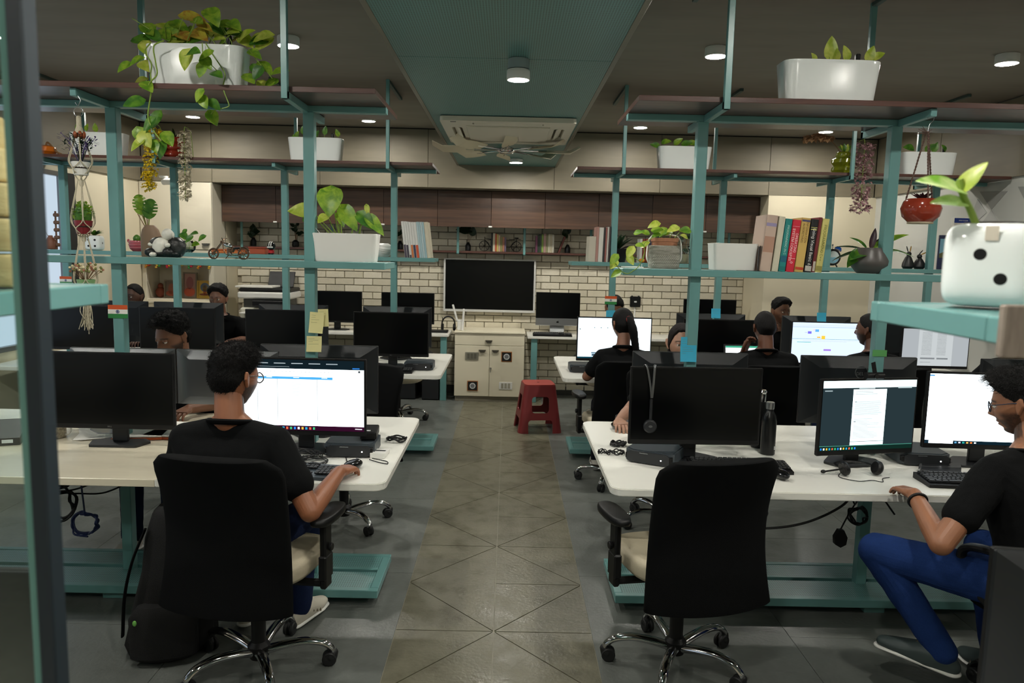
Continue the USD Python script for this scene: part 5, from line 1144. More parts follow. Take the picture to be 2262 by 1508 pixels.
part(t, 'bin', loft([superring(0, 0, z, a, b_, 44, 9.) for z, a, b_ in ((.0006, .098, .06), (.004, .10, .062), (.126, .109, .07), (.129, .111, .072), (.13, .109, .07), (.127, .105, .066), (.01, .096, .058))]), M['white_plastic'], smooth=40)
t = thing('bookend', 'grey steel bookend with an arch cut out of it', 'bookend', (1.225, 3.66, ZS), rz=-.35)
bs = rrect(.11, .12, .02).difference(affinity.translate(rrect(.05, .11, .02), 0, -.03))
part(t, 'plate', tf(upright(extr(affinity.translate(bs, 0, .06), .002)), rz=PI / 2 - .2), M['grey_alu']); part(t, 'foot', bx(.11, .10, .0015, (-.05, -.02, .0012), 0), M['dark_grey'])
def book(label, x, y, z, th, h, dp, cov, spine=None, tcol=(240, 236, 226), lean=0., ts=.4, rz=0., group=None, bands=(), font=True, pages=True):
    """stands with its spine facing -y; x is the middle of its foot"""
    t = thing('book', label, 'book', (x, y, z + .0006), rz, group=group, ry=lean)
    mm = cov if not isinstance(cov, tuple) else mat('cover_%02x%02x%02x' % cov, cov, .45)
    k = .0016
    part(t, 'cover', [bb(-th / 2, -th / 2 + k, -dp / 2, dp / 2, 0, h, 0), bb(th / 2 - k, th / 2, -dp / 2, dp / 2, 0, h, 0), loft([[(-th / 2 + k, -dp / 2 + .0005, zz), (-th / 2 + k, -dp / 2 - .002, zz), (-th / 4, -dp / 2 - .004, zz), (th / 4, -dp / 2 - .004, zz), (th / 2 - k, -dp / 2 - .002, zz), (th / 2 - k, -dp / 2 + .0005, zz)][::-1] for zz in (0, h)])], mm)
    if pages: part(t, 'pages', bb(-th / 2 + k, th / 2 - k, -dp / 2 + .002, dp / 2 - .003, .003, h - .003, 0), M['paper'])
    ys = -dp / 2 - .0043
    for (z0, z1, c) in bands: part(t, 'band', bb(-th / 2 + .002, th / 2 - .002, ys + .0002, ys + .003, h * z0, h * z1, 0), mat('cover_%02x%02x%02x' % c, c, .5))
    if spine:
        for (s, zc, size, dx) in spine:
            v, f = arr(text(s, size, .0005)); v = v[:, [1, 0, 2]] * [1, -1, 1]; f = f[:, ::-1]
            part(t, 'spine_text', upright((v, f), (dx, ys - .0001, h * zc)), mat('ink_%02x%02x%02x' % tcol, tcol, .6), smooth=False)
    return t
G = 'textbooks on the front right shelf'
yb_ = 3.70
lean = .085
bks = [('pale pink file box of books with a printed oval, leftmost of the textbooks', 1.2405, .052, .268, (196, 172, 156), [], [(.80, .86, (150, 140, 176)), (.34, .62, (176, 136, 116))], (240, 236, 226)),
       ('thick book with bare cream pages turned outwards beside the pink box', 1.288, .030, .262, (206, 200, 178), [], [], (240, 236, 226)),
       ('teal green textbook on the front right shelf', 1.3215, .032, .252, (24, 132, 128), [('PROGRAMMING IN C', .60, .010, 0)], [(.18, .30, (20, 96, 120)), (.03, .10, (16, 110, 110))], (190, 226, 214)),
       ('red textbook about operating systems', 1.360, .038, .248, (206, 34, 58), [('OPERATING', .56, .0115, .008), ('SYSTEM CONCEPTS', .52, .0115, -.009), ('0', .18, .012, 0)], [(.255, .262, (240, 200, 200)), (.87, .875, (250, 220, 220))], (246, 232, 230)),
       ('tan yellow textbook with thin brown lettering', 1.4035, .042, .258, (206, 172, 96), [('INFORMATION', .74, .010, .008), ('ALGORITHMS', .72, .010, -.008)], [(.93, .965, (70, 70, 110)), (.04, .09, (196, 70, 36))], (110, 84, 40)),
       ('black programming manual with white lettering and torn foot', 1.446, .034, .252, (20, 20, 22), [('Using Visual Basic 6', .48, .0135, 0)], [(.80, .815, (220, 214, 120)), (.84, .85, (220, 214, 120)), (.02, .12, (196, 190, 180))], (240, 240, 236)),
       ('slim dark red book between the black manual and the yellow book', 1.4725, .015, .262, (120, 44, 48), [], [(.02, .2, (206, 196, 180))], (240, 236, 226)),
       ('pale yellow worn textbook, rightmost on the front right shelf', 1.4985, .032, .256, (212, 202, 122), [('PROGRAMMING C++', .55, .0125, 0)], [(.03, .12, (160, 150, 80))], (120, 124, 52))]
for lab, x, th, h, c, sp, bd, tc in bks: book(lab, x - .005, yb_, ZS, th, h, .165, c, sp, tc, lean, group=G, bands=bd)
t = thing('potted_plant', 'matte grey round pot with dark purple and green sword-shaped leaves', 'potted plant', (1.766, 3.675, ZS))
part(t, 'pot', lathe([(.002, .0006), (.055, .0006), (.062, .006), (.09, .04), (.092, .062), (.074, .11), (.066, .124), (.060, .124), (.07, .1), (.002, .09)], 40), mat('pot_slate', (84, 80, 78), .35)); part(t, 'soil', cyl(.062, .08, .106, k=24), M['soil'])
for bxx, d, L, W, mi in (((-.01, .10), (-.75, -.55, -.0), .16, .075, 2), ((.0, .11), (1.2, -.2, .95), .21, .05, 0), ((.01, .11), (.8, -.1, .75), .15, .065, 4), ((.0, .12), (.15, -.1, 1), .11, .03, 4), ((.02, .11), (1, -.2, .12), .2, .03, 2), ((-.02, .11), (-1, .1, .35), .16, .018, 3), ((-.03, .11), (-1, -.1, -.1), .17, .022, 3), ((-.02, .12), (-.6, .2, .7), .10, .03, 2), ((-.04, .11), (-.8, -.5, -.5), .13, .06, 2)):
    x, z = bxx; add_leaf(t, leaf((x, 0, z), d, L, W, (0, -.5, .9), .55, .3, .75, 10), LEAF[mi])
t = thing('pen', 'white pen with a clip lying at the end of the front right shelf', 'pen', (.60, 3.60, ZS), .1)
part(t, 'barrel', tf(rod((-.06, 0, .005), (.03, 0, .005), .0042, 10)), M['white_plastic']); part(t, 'clip', [tf(rod((.03, 0, .005), (.048, 0, .005), .003, 8)), bx(.003, .003, .02, (.04, 0, .011), .0005), bx(.02, .006, .003, (.05, 0, .002), .0005)], M['white_plastic'])
# ---- second row middle shelves
def dice_cube(name, label, loc, rz, a, faces, plant=None):
    t = thing(name, label, 'potted plant', loc, rz)
    v, f = arr(trimesh.creation.box((1, 1, 1)).subdivide().subdivide().subdivide().subdivide()); n = 5.5
    u = v / (np.sum(np.abs(v * 2) ** n, 1) ** (1 / n))[:, None] * 1.0
    v = u * a * .5 * 2 * .5 + [0, 0, 0]; v = v / np.abs(v).max() * a / 2
    part(t, 'pot', (v + [0, 0, a / 2 + .0006], f), M['white_gloss'], smooth=True)
    for (ang, pts) in faces:
        for (px, pz) in pts: part(t, 'pip', tf(upright(cyl(a * .075, 0, .003, k=24, b=.001), (px * a, -a / 2 + .0028, a / 2 + pz * a)), rz=ang), M['black_plastic'])
    part(t, 'soil', cyl(a * .33, a * .985, a + .002, k=24), M['soil'])
    return t
t = dice_cube('dice_planter', 'small white die-shaped pot with a succulent on the second left shelf', (-3.475, 6.36, ZS), .12, .125, [(0, [(-.2, .2), (.2, .2), (-.2, -.2), (.2, -.2)]), (PI / 2, [(0, 0)])])
for k in range(12): add_leaf(t, leaf((0, 0, .12), (math.cos(k * 2.4), math.sin(k * 2.4), .7 + .05 * k), .09, .035, (0, 0, 1), .5, .3, .7, 6), LEAF[3 if k % 2 else 2])
t = thing('vase', 'small rust-brown bud vase with carved twig ornaments, far left on the second shelf', 'vase', (-3.855, 6.38, ZS))
part(t, 'body', lathe([(.002, .0006), (.042, .0006), (.048, .006), (.05, .03), (.04, .075), (.02, .105), (.016, .118), (.012, .118), (.002, .1)], 28), mat('clay_rust', (120, 70, 46), .5)); part(t, 'twig', [rod((0, 0, .08), (-.07, -.01, .20), .002, 5)], M['twig'])
add_leaf(t, leaf((-.07, -.01, .20), (-.1, -.5, 1), .07, .05, (0, -1, .3), .2, .2), LEAF[0])
for k in range(5): part(t, 'carved_piece', bx(.05, .02, .03, (.055, 0, .04 + k * .062), .008), mat('carved_wood', (112, 80, 60), .6))
part(t, 'carved_post', bx(.014, .012, .32, (.045, .008, .1606), .003), mat('carved_wood', (112, 80, 60), .6))
t = thing('potted_plant', 'pink glazed teapot-shaped pot with a small cactus on the second left shelf', 'potted plant', (-3.13, 6.38, ZS))
part(t, 'pot', lathe([(.002, .0006), (.035, .0006), (.055, .02), (.066, .055), (.058, .085), (.056, .09), (.05, .09), (.002, .07)], 30), mat('glaze_pink', (158, 68, 78), .2)); part(t, 'rib', cat(*[tube([(r * math.cos(a), r * math.sin(a), z) for a in np.linspace(0, 2 * PI, 30)], .004, 6) for r, z in ((.058, .03), (.065, .055), (.06, .078))]), mat('glaze_pink_pale', (186, 110, 116), .25)); part(t, 'spout', tube(smooth_path([(-.06, 0, .07), (-.075, 0, .085), (-.07, 0, .10)], 10), .008, 8), mat('glaze_pink', (158, 68, 78), .2)); part(t, 'cactus', noisy(ball((.03, .03, .035), (0, 0, .105), 3), .003, 90), LEAF[2])
t = thing('glass_vase', 'round glass bowl with rooting pothos cuttings on the second left shelf', 'glass vase', (-2.70, 6.38, ZS))
m_glass = usdkit.material(stage, '/World/Looks/clear_glass', {'f': ('fresnel', {'IOR': 1.45}), 't': ('transparent_bsdf', {'color': (.92, .95, .94)}), 'g': ('glossy_bsdf', {'roughness': .03}), 'm': ('mix_closure', {})}, [('f.fac', 'm.fac'), ('t.BSDF', 'm.closure1'), ('g.BSDF', 'm.closure2')], surface='m.closure')
part(t, 'bowl', lathe([(.002, .0006), (.03, .0006), (.055, .025), (.06, .05), (.05, .08), (.036, .098), (.034, .098), (.048, .078), (.057, .05), (.052, .027), (.028, .005), (.002, .005)], 28), m_glass)
part(t, 'water', lathe([(.002, .0055), (.028, .0055), (.05, .028), (.054, .045), (.002, .045)], 24), mat('water', (200, 210, 200), .05, trans=1.))
pothos_leaves(t, [(-2.79, 1.84), (-2.72, 1.80), (-2.66, 1.75), (-2.62, 1.71), (-2.70, 1.77), (-2.57, 1.76), (-2.64, 1.80)], (-2.70, 6.38, ZS), 6.33, .085, (2, 2, 0), .2, 31)
for x, z in ((-.06, .16), (.02, .14), (.07, .1)): part(t, 'stem', tube(smooth_path([(0, 0, .02), (x * .5, 0, .1), (x, -.02, z)], 14), .002, 5), M['stem'])
t = thing('box', 'flat orange box behind the model motorcycle on the second left shelf', 'box', (-2.36, 6.42, ZS)); part(t, 'base', bx(.28, .12, .022, (0, 0, .0115), .003), mat('box_orange', (196, 108, 48), .5)); part(t, 'lid', bx(.29, .125, .014, (0, 0, .0302), .003), mat('box_orange2', (176, 86, 36), .5))
t = thing('box', 'rust-red box behind the rear wheel of the model motorcycle', 'box', (-2.12, 6.42, ZS)); part(t, 'base', bx(.14, .11, .045, (0, 0, .0228), .003), mat('box_rust', (168, 74, 42), .5)); part(t, 'lid', bx(.146, .115, .014, (0, 0, .0532), .003), mat('box_rust2', (150, 62, 36), .5))
t = thing('figurine', 'tiny figure with a striped black and white helmet and red suit', 'figurine', (-1.99, 6.34, ZS))
part(t, 'body', bx(.046, .035, .036, (0, 0, .0215), .008), mat('suit_red', (170, 30, 34), .4)); part(t, 'boots', [bx(.018, .03, .012, (s * .012, -.004, .0066), .003) for s in (-1, 1)], M['black_plastic']); part(t, 'helmet', ball((.036, .036, .034), (0, 0, .07), 3), M['black_gloss']); part(t, 'stripe', [tube([(x, .0365 * math.cos(a) * -1, .07 + .0345 * math.sin(a)) for a in np.linspace(.0, 2.0, 14)], .004, 6) for x in (-.008, .008)], M['white_plastic']); part(t, 'visor', [bx(.05, .012, .012, (0, -.033, .06), .004)], M['white_plastic'])
t = thing('vase', 'round white ribbed bowl vase behind the big-leaved planter', 'vase', (-1.06, 6.40, ZS)); part(t, 'body', lathe([(.002, .0006), (.04, .0006), (.075, .035), (.082, .065), (.066, .10), (.04, .115), (.036, .115), (.002, .08)], 36), M['white_plastic']); part(t, 'groove', cat(*[tube([(r * math.cos(a), r * math.sin(a), z + .006 * math.sin(2 * a)) for a in np.linspace(0, 2 * PI, 40)], .0012, 4) for r, z in ((.072, .032), (.08, .05), (.082, .066), (.074, .09))]), mat('groove_grey', (176, 172, 160), .6))
t = thing('potted_plant', 'black little vase with dark round leaves on the wall shelf at left', 'potted plant', (-2.49, 8.84, 1.7066))
part(t, 'pot', lathe([(.002, .0004), (.035, .0004), (.042, .02), (.038, .06), (.018, .08), (.012, .082), (.002, .07)], 20), M['black_plastic'])
g = np.random.default_rng(51)
def dark_sprig(t, n, h, L, seed, spread=.6):
    g = np.random.default_rng(seed)
    for k in range(n):
        a = g.uniform(0, 2 * PI); z = .09 + h * g.random(); x = spread * h * g.normal() * .35
        part(t, 'stem', tube([(0, 0, .06), (x * .5, 0, z * .7), (x, 0, z)], .0016, 4), M['twig'])
        add_leaf(t, leaf((x, 0, z), (math.cos(a), -.4, .6 + .4 * g.normal()), L * g.uniform(.8, 1.2), L * .7, (0, -.8, .5), .3, .2), LEAF[3])
dark_sprig(t, 9, .17, .06, 52)
for lab, x, n, h, L, sd in (('low dark fern in a black pot at the left of the wall shelf', -2.98, 12, .10, .08, 53), ('black vase with rounded monstera leaves in the middle of the wall shelf', -.475, 4, .18, .13, 54), ('small black vase with one leaf at the right of the wall shelf', .69, 3, .16, .10, 55), ('small black vase half hidden behind the post on the wall shelf', -1.27, 4, .19, .1, 56)):
    t = thing('potted_plant', lab, 'potted plant', (x, 8.84, 1.7066)); part(t, 'pot', lathe([(.002, .0004), (.03, .0004), (.033, .01), (.033, .06), (.02, .085), (.014, .1), (.01, .1), (.002, .08)], 20), M['black_plastic']); dark_sprig(t, n, h, L, sd)
# leaning magazines and other books in rows: each its own object
def row(labels, group, x0, y, z, specs, lean, dp=.17, ret=False):
    x = x0
    for i, (th, h, c, bands) in enumerate(specs):
        book(labels % ['first', 'second', 'third', 'fourth', 'fifth', 'sixth', 'seventh', 'eighth', 'ninth', 'tenth', 'eleventh', 'twelfth'][i], x + th / 2, y, z, th - .0008, h, dp, c, None, (0, 0, 0), lean, group=group, bands=bands); x += th / math.cos(lean)
W_ = (214, 214, 210)
row('white-spined magazine, %s from the left of the leaning row', 'leaning magazines at the end of the second left shelf', -.865, 6.40, ZS, [(.022, .30, W_, [(0, .36, (70, 62, 76))]), (.02, .30, W_, [(0, .35, (62, 56, 70))]), (.018, .298, W_, [(.0, .08, (70, 62, 76))]), (.02, .296, W_, [(0, .36, (196, 112, 60))]), (.02, .296, W_, [(0, .36, (50, 56, 84))]), (.024, .296, W_, [(0, .36, (200, 82, 48))]), (.016, .298, (176, 200, 206), []), (.016, .298, W_, [(0, 1, (160, 190, 198))]), (.016, .298, (186, 206, 210), []), (.016, .298, W_, [(0, 1, (150, 184, 194))]), (.03, .298, (206, 198, 176), [])], -.115, .2)
row('tall book, %s from the left before the dark aloe', 'white books at the end of the second right shelf', .665, 6.40, ZS, [(.06, .21, (190, 184, 168), []), (.022, .29, (170, 128, 118), []), (.038, .285, (206, 204, 196), []), (.016, .285, (44, 44, 46), []), (.014, .285, (150, 90, 84), []), (.016, .29, (190, 186, 178), []), (.014, .295, (60, 56, 58), [])], .02, .2)
row('thin book, %s from the left in the bicycle bookend', 'books between the bicycle halves on the wall shelf', -.205, 8.85, 1.706, [(.02, .215, (26, 26, 28), []), (.026, .21, (212, 204, 180), []), (.02, .205, (200, 96, 60), []), (.02, .2, (206, 190, 110), []), (.02, .185, (200, 170, 150), []), (.026, .17, (140, 136, 84), []), (.024, .17, (176, 120, 92), []), (.02, .165, (110, 92, 116), [])], 0., .13)
row('book, %s from the left of the right-hand group on the wall shelf', 'books in the right-hand group on the wall shelf', .312, 8.85, 1.706, [(.024, .19, (120, 62, 92), []), (.02, .2, (40, 60, 44), []), (.026, .215, (60, 74, 60), []), (.022, .21, (140, 170, 80), []), (.03, .22, (186, 150, 140), []), (.024, .21, (150, 146, 110), []), (.026, .215, (206, 200, 176), []), (.022, .215, (196, 186, 160), []), (.022, .21, (212, 206, 190), [])], 0., .13)
book('dark red book leaning open at the right end of the right-hand group', .585, 8.85, 1.7065, .02, .2, .13, (104, 44, 36), None, lean=.35)
t = thing('bicycle_bookend', 'black wire bicycle bookend holding books on the wall shelf', 'bookend', (-.11, 8.82, 1.7062))
def bwheel(x): return [tube([(x + .058 * math.cos(a), 0, .062 + .058 * math.sin(a)) for a in np.linspace(0, 2 * PI, 34)], .004, 6)] + [rod((x, 0, .062), (x + .056 * math.cos(a), 0, .062 + .056 * math.sin(a)), .002, 4) for a in np.linspace(0, 2 * PI, 9)[:-1]]
part(t, 'wheel', bwheel(-.175), M['black_plastic']); part(t, 'wheel', bwheel(.20), M['black_plastic'])
part(t, 'frame', [rod((-.175, 0, .062), (-.17, 0, .15), .004, 6), rod((-.17, 0, .15), (-.10, 0, .14), .004, 6), rod((-.17, 0, .13), (-.10, 0, .05), .004, 6), rod((.20, 0, .062), (.20, 0, .155), .004, 6), rod((.12, 0, .14), (.2, 0, .145), .004, 6), rod((.12, 0, .05), (.2, 0, .13), .004, 6), bx(.004, .11, .15, (-.098, .02, .0755), .001), bx(.004, .11, .15, (.118, .02, .0755), .001)], M['black_plastic'])
part(t, 'handlebar', [tube([(-.17, -.03, .165), (-.17, 0, .155), (-.17, .03, .165)], .004, 6)], M['black_plastic']); part(t, 'saddle', [bx(.05, .03, .012, (.20, 0, .16), .004), rod((.2, 0, .15), (.25, 0, .146), .003, 5)], M['black_plastic'])
t = thing('potted_plant', 'spiky dark aloe in a black pot on the second right shelf', 'potted plant', (.925, 6.40, ZS)); part(t, 'pot', lathe([(.002, .0006), (.062, .0006), (.066, .004), (.088, .1), (.092, .115), (.086, .115), (.08, .095), (.002, .09)], 30), M['black_plastic'])
for k in range(13): a = k * 2.4; add_leaf(t, leaf((0, 0, .095), (math.cos(a), math.sin(a) * .6, .45 + .1 * k), .17, .05, (0, 0, 1), .25, .5, .85, 7), LEAF[3 if k % 3 else 4])
t = thing('glass_jar', 'clear glass jar with murky water and a plant cutting behind the patterned pot', 'jar', (1.49, 6.38, ZS)); part(t, 'jar', lathe([(.002, .0006), (.05, .0006), (.056, .01), (.056, .11), (.042, .135), (.044, .15), (.04, .15), (.052, .108), (.052, .012), (.002, .006)], 28), m_glass); part(t, 'water', cyl(.0515, .007, .08, k=24), mat('murky_water', (168, 160, 130), .3)); dark_sprig(t, 5, .14, .07, 61)
for k, (x, c, lab) in enumerate(((1.115, (200, 198, 190), 'white spine'), (1.14, (120, 50, 30), 'brown spine'), (1.166, (150, 60, 30), 'rust spine'), (1.19, (40, 40, 70), 'navy spine'))): book('small book with a %s behind the trailing vine' % lab, x, 6.42, ZS, .022, .2, .12, c, group='small books behind the trailing vine')
t = thing('trinket', 'golden orange trinket at the foot of the small books', 'ornament', (1.15, 6.32, ZS)); part(t, 'body', [ball((.026, .02, .018), (-.03, 0, .0186), 2), ball((.02, .02, .022), (.03, 0, .0226), 2)], mat('gold_glaze', (200, 130, 20), .25)); part(t, 'rim', tube([(.022 * math.cos(a) + .03, .022 * math.sin(a), .03) for a in np.linspace(0, 2 * PI, 20)], .003, 5), mat('gold_glaze', (200, 130, 20), .25))
t = thing('alarm_clock', 'black twin-bell alarm clock with blue bells on the second right shelf', 'clock', (2.742, 6.38, ZS)); part(t, 'case', upright(cyl(.07, -.02, .02, k=36, b=.005), (0, 0, .083)), M['black_plastic']); f_ = part(t, 'face', upright(cyl(.052, 0, .002, k=36), (0, -.0205, .083)), mat('clock_face', (196, 206, 204), .5)); part(f_, 'lower_half', upright(extr(Point(0, 0).buffer(.05, 20).intersection(shapely.box(-.06, -.06, .06, 0)), .0012), (0, -.0226, .083)), mat('clock_blue', (120, 170, 190), .5))
part(t, 'bell', [tf(lathe([(.002, .03), (.02, .026), (.03, .008), (.031, 0), (.002, .002)], 20), (s * .045, 0, .145), ry=s * .5) for s in (-1, 1)], mat('bell_blue', (20, 70, 150), .2)); part(t, 'hammer', [rod((0, 0, .15), (0, 0, .18), .003, 6), ball(.008, (0, 0, .185), 1)], M['chrome']); part(t, 'foot', [rod((s * .03, 0, .03), (s * .05, 0, .002), .006, 8) for s in (-1, 1)], M['black_plastic'])
t = thing('figurine', 'pair of sitting black rabbits with golden ears on the second right shelf', 'figurine', (3.44, 6.38, ZS)); fb = mat('figurine_matt_black', (18, 18, 19), .45)
for s, hgt in ((-1, 1.12), (1, .95)):
    part(t, 'rabbit', [lathe([(.002, .0006), (.035, .0006), (.048, .02), (.044, .05), (.026, .085 * hgt), (.014, .1 * hgt), (.002, .1 * hgt)], 24, (s * .048, 0, 0)), ball((.021, .02, .02), (s * .046, 0, .112 * hgt), 2)], fb)
    for e in (-1, 1): part(t, 'ear', tf(ball((.005, .004, .028), (0, 0, .026), 2), (s * .046 + e * .008, 0, .126 * hgt), ry=(.9 if s > 0 else -.1) + e * .22), fb if e < 0 else mat('gold_paint', (160, 120, 30), .35))
t = thing('picture_book', 'blue picture book of a temple standing on the second right shelf', 'book', (3.745, 6.40, ZS), rz=-.35); part(t, 'cover', bx(.17, .03, .29, (0, 0, .1458), .002), mat('cover_navy', (24, 34, 74), .4)); part(t, 'picture', bb(-.075, .06, -.0166, -.0152, .10, .26, 0), mat('cover_sky', (120, 170, 190), .4)); part(t, 'picture_shape', upright(extr(Polygon([(-.075, .10), (.06, .10), (.06, .14), (.01, .155), (-.01, .19), (-.03, .155), (-.075, .135)]), .0012), (0, -.0167, 0)), mat('cover_olive', (96, 92, 48), .5))
G2 = 'books by the right wall on the second right shelf'
t = thing('book', 'blue and white book with a red cover in front, near the right wall', 'book', (3.885, 6.46, ZS), rz=.12, group=G2); part(t, 'cover', bx(.165, .04, .44, (0, .03, .2206), .002), mat('cover_white', (220, 216, 206), .5)); part(t, 'top_band', bb(-.082, .082, .0085, .0096, .40, .44, 0), mat('cover_blue', (24, 52, 130), .5)); part(t, 'title', upright(text('INDIA EDITION', .008, .0006), (0, .0082, .42)), M['paper'], smooth=False); part(t, 'picture', bb(.01, .08, .0085, .0096, .355, .395, 0), mat('cover_redpic', (180, 60, 50), .5))
t = thing('book', 'dark red book with yellow lettering in front of the blue and white one', 'book', (3.875, 6.40, ZS), rz=.12, group=G2); part(t, 'cover', bx(.15, .035, .36, (0, 0, .1806), .006), mat('cover_maroon', (128, 30, 22), .45)); part(t, 'title_bar', bb(-.06, .055, -.0186, -.0176, .315, .322, 0), mat('ink_gold', (200, 140, 40), .5)); part(t, 'title_bar', bb(-.06, .05, -.0186, -.0176, .298, .305, 0), mat('ink_gold', (200, 140, 40), .5)); part(t, 'foot_band', bb(-.07, .07, -.0186, -.0176, .22, .28, 0), mat('cover_gold', (214, 170, 40), .5))
# ---- notes and flags stuck on the posts
def note(label, loc, w, h, m, rz=0., ry=0., face='front', curl=.012, group=None):
    """paper note fixed along its top edge, its foot curling away"""
    t = thing('sticky_note', label, 'sticky note', loc, rz, group=group, ry=ry)
    n = 7; rows = [[(-w / 2, -.0008 - curl * q ** 2, -h * q), (w / 2, -.0008 - curl * q ** 2, -h * q), (w / 2, -.0002 - curl * q ** 2, -h * q), (-w / 2, -.0002 - curl * q ** 2, -h * q)] for q in np.linspace(0, 1, n)]
    part(t, 'sheet', loft(rows), m)
    g = np.random.default_rng(int(abs(loc[0] * 1000))); part(t, 'scribble', cat(*[bb(-w * .38, -w * .38 + w * .7 * g.random() ** .5, -.0012 - curl * q ** 2, -.0009 - curl * q ** 2, -h * q - .0009, -h * q, 0) for q in (.15, .25, .36, .5)]), mat('faint_ink', (120, 122, 90) if m is M['note_yellow'] else (44, 120, 150), .8), smooth=False)
    return t
FY, F2 = 3.6035, 6.2885
note('yellow note with its corner showing behind, upper one on the front left post', (-.915, FY, 1.393), .068, .10, M['note_yellow'], ry=.06)
note('yellow note peeking out at the right of the upper one', (-.890, FY + .012, 1.408), .05, .085, M['note_yellow'], ry=-.05, curl=.004)
note('lower yellow note with handwriting on the front left post', (-.930, FY, 1.277), .073, .075, M['note_yellow'])
note('large blue note on the nearest right post', (.883, FY, 1.273), .078, .08, M['note_blue'])
note('blue note folded round the left side of the nearest right post', (.868, FY + .004, 1.312), .045, .085, M['note_blue'], curl=.002)
for lab, x, z in (('blue note under the small flag on the second row post', .872, 1.235), ('blue note on the second post of the second row at right', 1.757, 1.27), ('blue note wrapped round the third post of the second row at right', 2.65, 1.255), ('blue note on the last post of the second row at right', 3.53, 1.31)):
    note(lab, (x, F2, z), .078, .08, M['note_blue'])
single('paper_strip', bb(1.78, 1.85, FY - .0016, FY - .0004, 1.238, 1.27, 0), mat('green_paper', (90, 160, 90), .7), 'green paper strip on the second post at front right', 'paper')
def flag(label, x, y, z, w=.094, h=.064):
    t = thing('flag_sticker', label, 'flag sticker', (x, y, z))
    for k, c in enumerate(((206, 84, 32), (232, 230, 222), (40, 128, 62))):
        z1 = h / 2 - h / 3 * k
        part(t, 'stripe', bb(-w / 2, w / 2, -.0014, -.0002, z1 - h / 3, z1, 0), mat('flag_%d' % k, c, .6))
    ring = Point(0, 0).buffer(.0088, 20).difference(Point(0, 0).buffer(.0074, 20))
    sp = [affinity.rotate(shapely.box(-.00022, .001, .00022, .0076), a, origin=(0, 0)) for a in range(0, 360, 15)]
    part(t, 'wheel_emblem', upright(extr(shapely.union_all([ring] + sp), .0004), (0, -.0016, 0)), mat('flag_navy', (40, 60, 130), .6))
flag('tricolour flag sticker on the front left post', -1.872, FY, 1.375)
flag('small tricolour flag sticker on the second row right post', .868, F2, 1.32, .10, .07)
flag('small tricolour flag sticker on the post at far left', -3.69, F2, 1.385, .10, .066)
# ---- beside the camera
t = dice_cube('dice_planter', 'big white die-shaped planter beside the camera at right', (.692, 1.075, ZS), -.62, .118, [(0, [(-.1, .13), (.12, -.15)])])
part(t, 'price_tag', tf(upright(extr(rrect(.016, .02, .001), .0006), (.0, -.0592, .103)), rz=0), mat('tag_beige', (206, 196, 180), .7))
def fat_leaf(base, d, L, W, up): return leaf(base, d, L, W, up, .35, .15, .6, 14)
RM = rotm('z', .62)
def loc_(x, z, y=1.06): return RM @ (V3(x, y, z) - V3(.666, 1.075, ZS))
lv = leaf_mat('leaf_variegated', (120, 176, 50), (206, 224, 150), 34)
for pts, r in (([(.64, 1.73), (.622, 1.768), (.606, 1.795), (.60, 1.815)], .0046), ([(.64, 1.73), (.625, 1.755), (.611, 1.783)], .0022)): part(t, 'stem', tube(smooth_path([loc_(x, z) for x, z in pts], 20), r, 8), M['stem'])
add_leaf(t, fat_leaf(loc_(.606, 1.800), RM @ V3(-.72, -.15, .22), .075, .042, RM @ V3(.2, -.55, .8)), lv); add_leaf(t, fat_leaf(loc_(.602, 1.80), RM @ V3(.22, -.2, .45), .05, .026, RM @ V3(-.8, -.5, .3)), LEAF[1]); add_leaf(t, fat_leaf(loc_(.611, 1.783), RM @ V3(-.9, -.2, .10), .055, .028, RM @ V3(.1, -.6, .8)), lv)
t = thing('wooden_sign', 'grey weathered wooden plaque at the right edge of the view', 'sign', (.668, .864, 1.622)); part(t, 'board', bx(.19, .012, .062, (0, 0, 0), .002), mat('weathered_wood', (150, 138, 126), .8, rgb2=(120, 108, 98), vscale=14, vstretch=(6, 1, 1))); part(t, 'hanger_strip', bx(.02, .004, .05, (0, .007, 0), .001), M['dark_grey'])
t = thing('wooden_ornament', 'pale carved wooden ornament with grooves, behind the glass at left', 'ornament', (-.748, 1.05, ZS))
wd = mat('pale_pine', (206, 182, 130), .6, rgb2=(186, 158, 106), vscale=10, vstretch=(1, 1, 9), bump=.2, bscale=60, bstretch=(1, 1, 6))
for k in range(5):
    z0 = .0006 + .047 * k; w = (.095, .098, .094, .085, .062)[k]
    part(t, 'block', noisy(loft([superring(-.004 * k, 0, z, w * s, .05 * s, 32, 3.4) for z, s in ((z0, .95), (z0 + .004, 1.), (z0 + .039, .99), (z0 + .044, .93))]), .002, 30, k), wd)
# glass panel at the left of the camera
gl = usdkit.material(stage, '/World/Looks/tinted_pane', {'f': ('fresnel', {'IOR': 1.45}), 't': ('transparent_bsdf', {'color': (.90, .97, .96)}), 'g': ('glossy_bsdf', {'roughness': .02}), 'm': ('mix_closure', {})}, [('f.fac', 'm.fac'), ('t.BSDF', 'm.closure1'), ('g.BSDF', 'm.closure2')], surface='m.closure')
t = thing('glass_partition', 'glass partition with a dark edge strip at the left of the view', 'glass partition', (0, 0, 0))
part(t, 'pane', bb(-1.6, -.489, .745, .755, .012, 2.6, 0), gl)
part(t, 'glass_edge', bb(-.4888, -.4795, .743, .757, .012, 2.6, .001), mat('glass_edge_green', (104, 150, 142), .25)); part(t, 'edge_strip', bb(-.4793, -.4625, .738, .762, .0, 2.6, .002), M['gasket']); part(t, 'floor_rail', bb(-1.6, -.48, .738, .762, 0, .0115), M['gasket'])
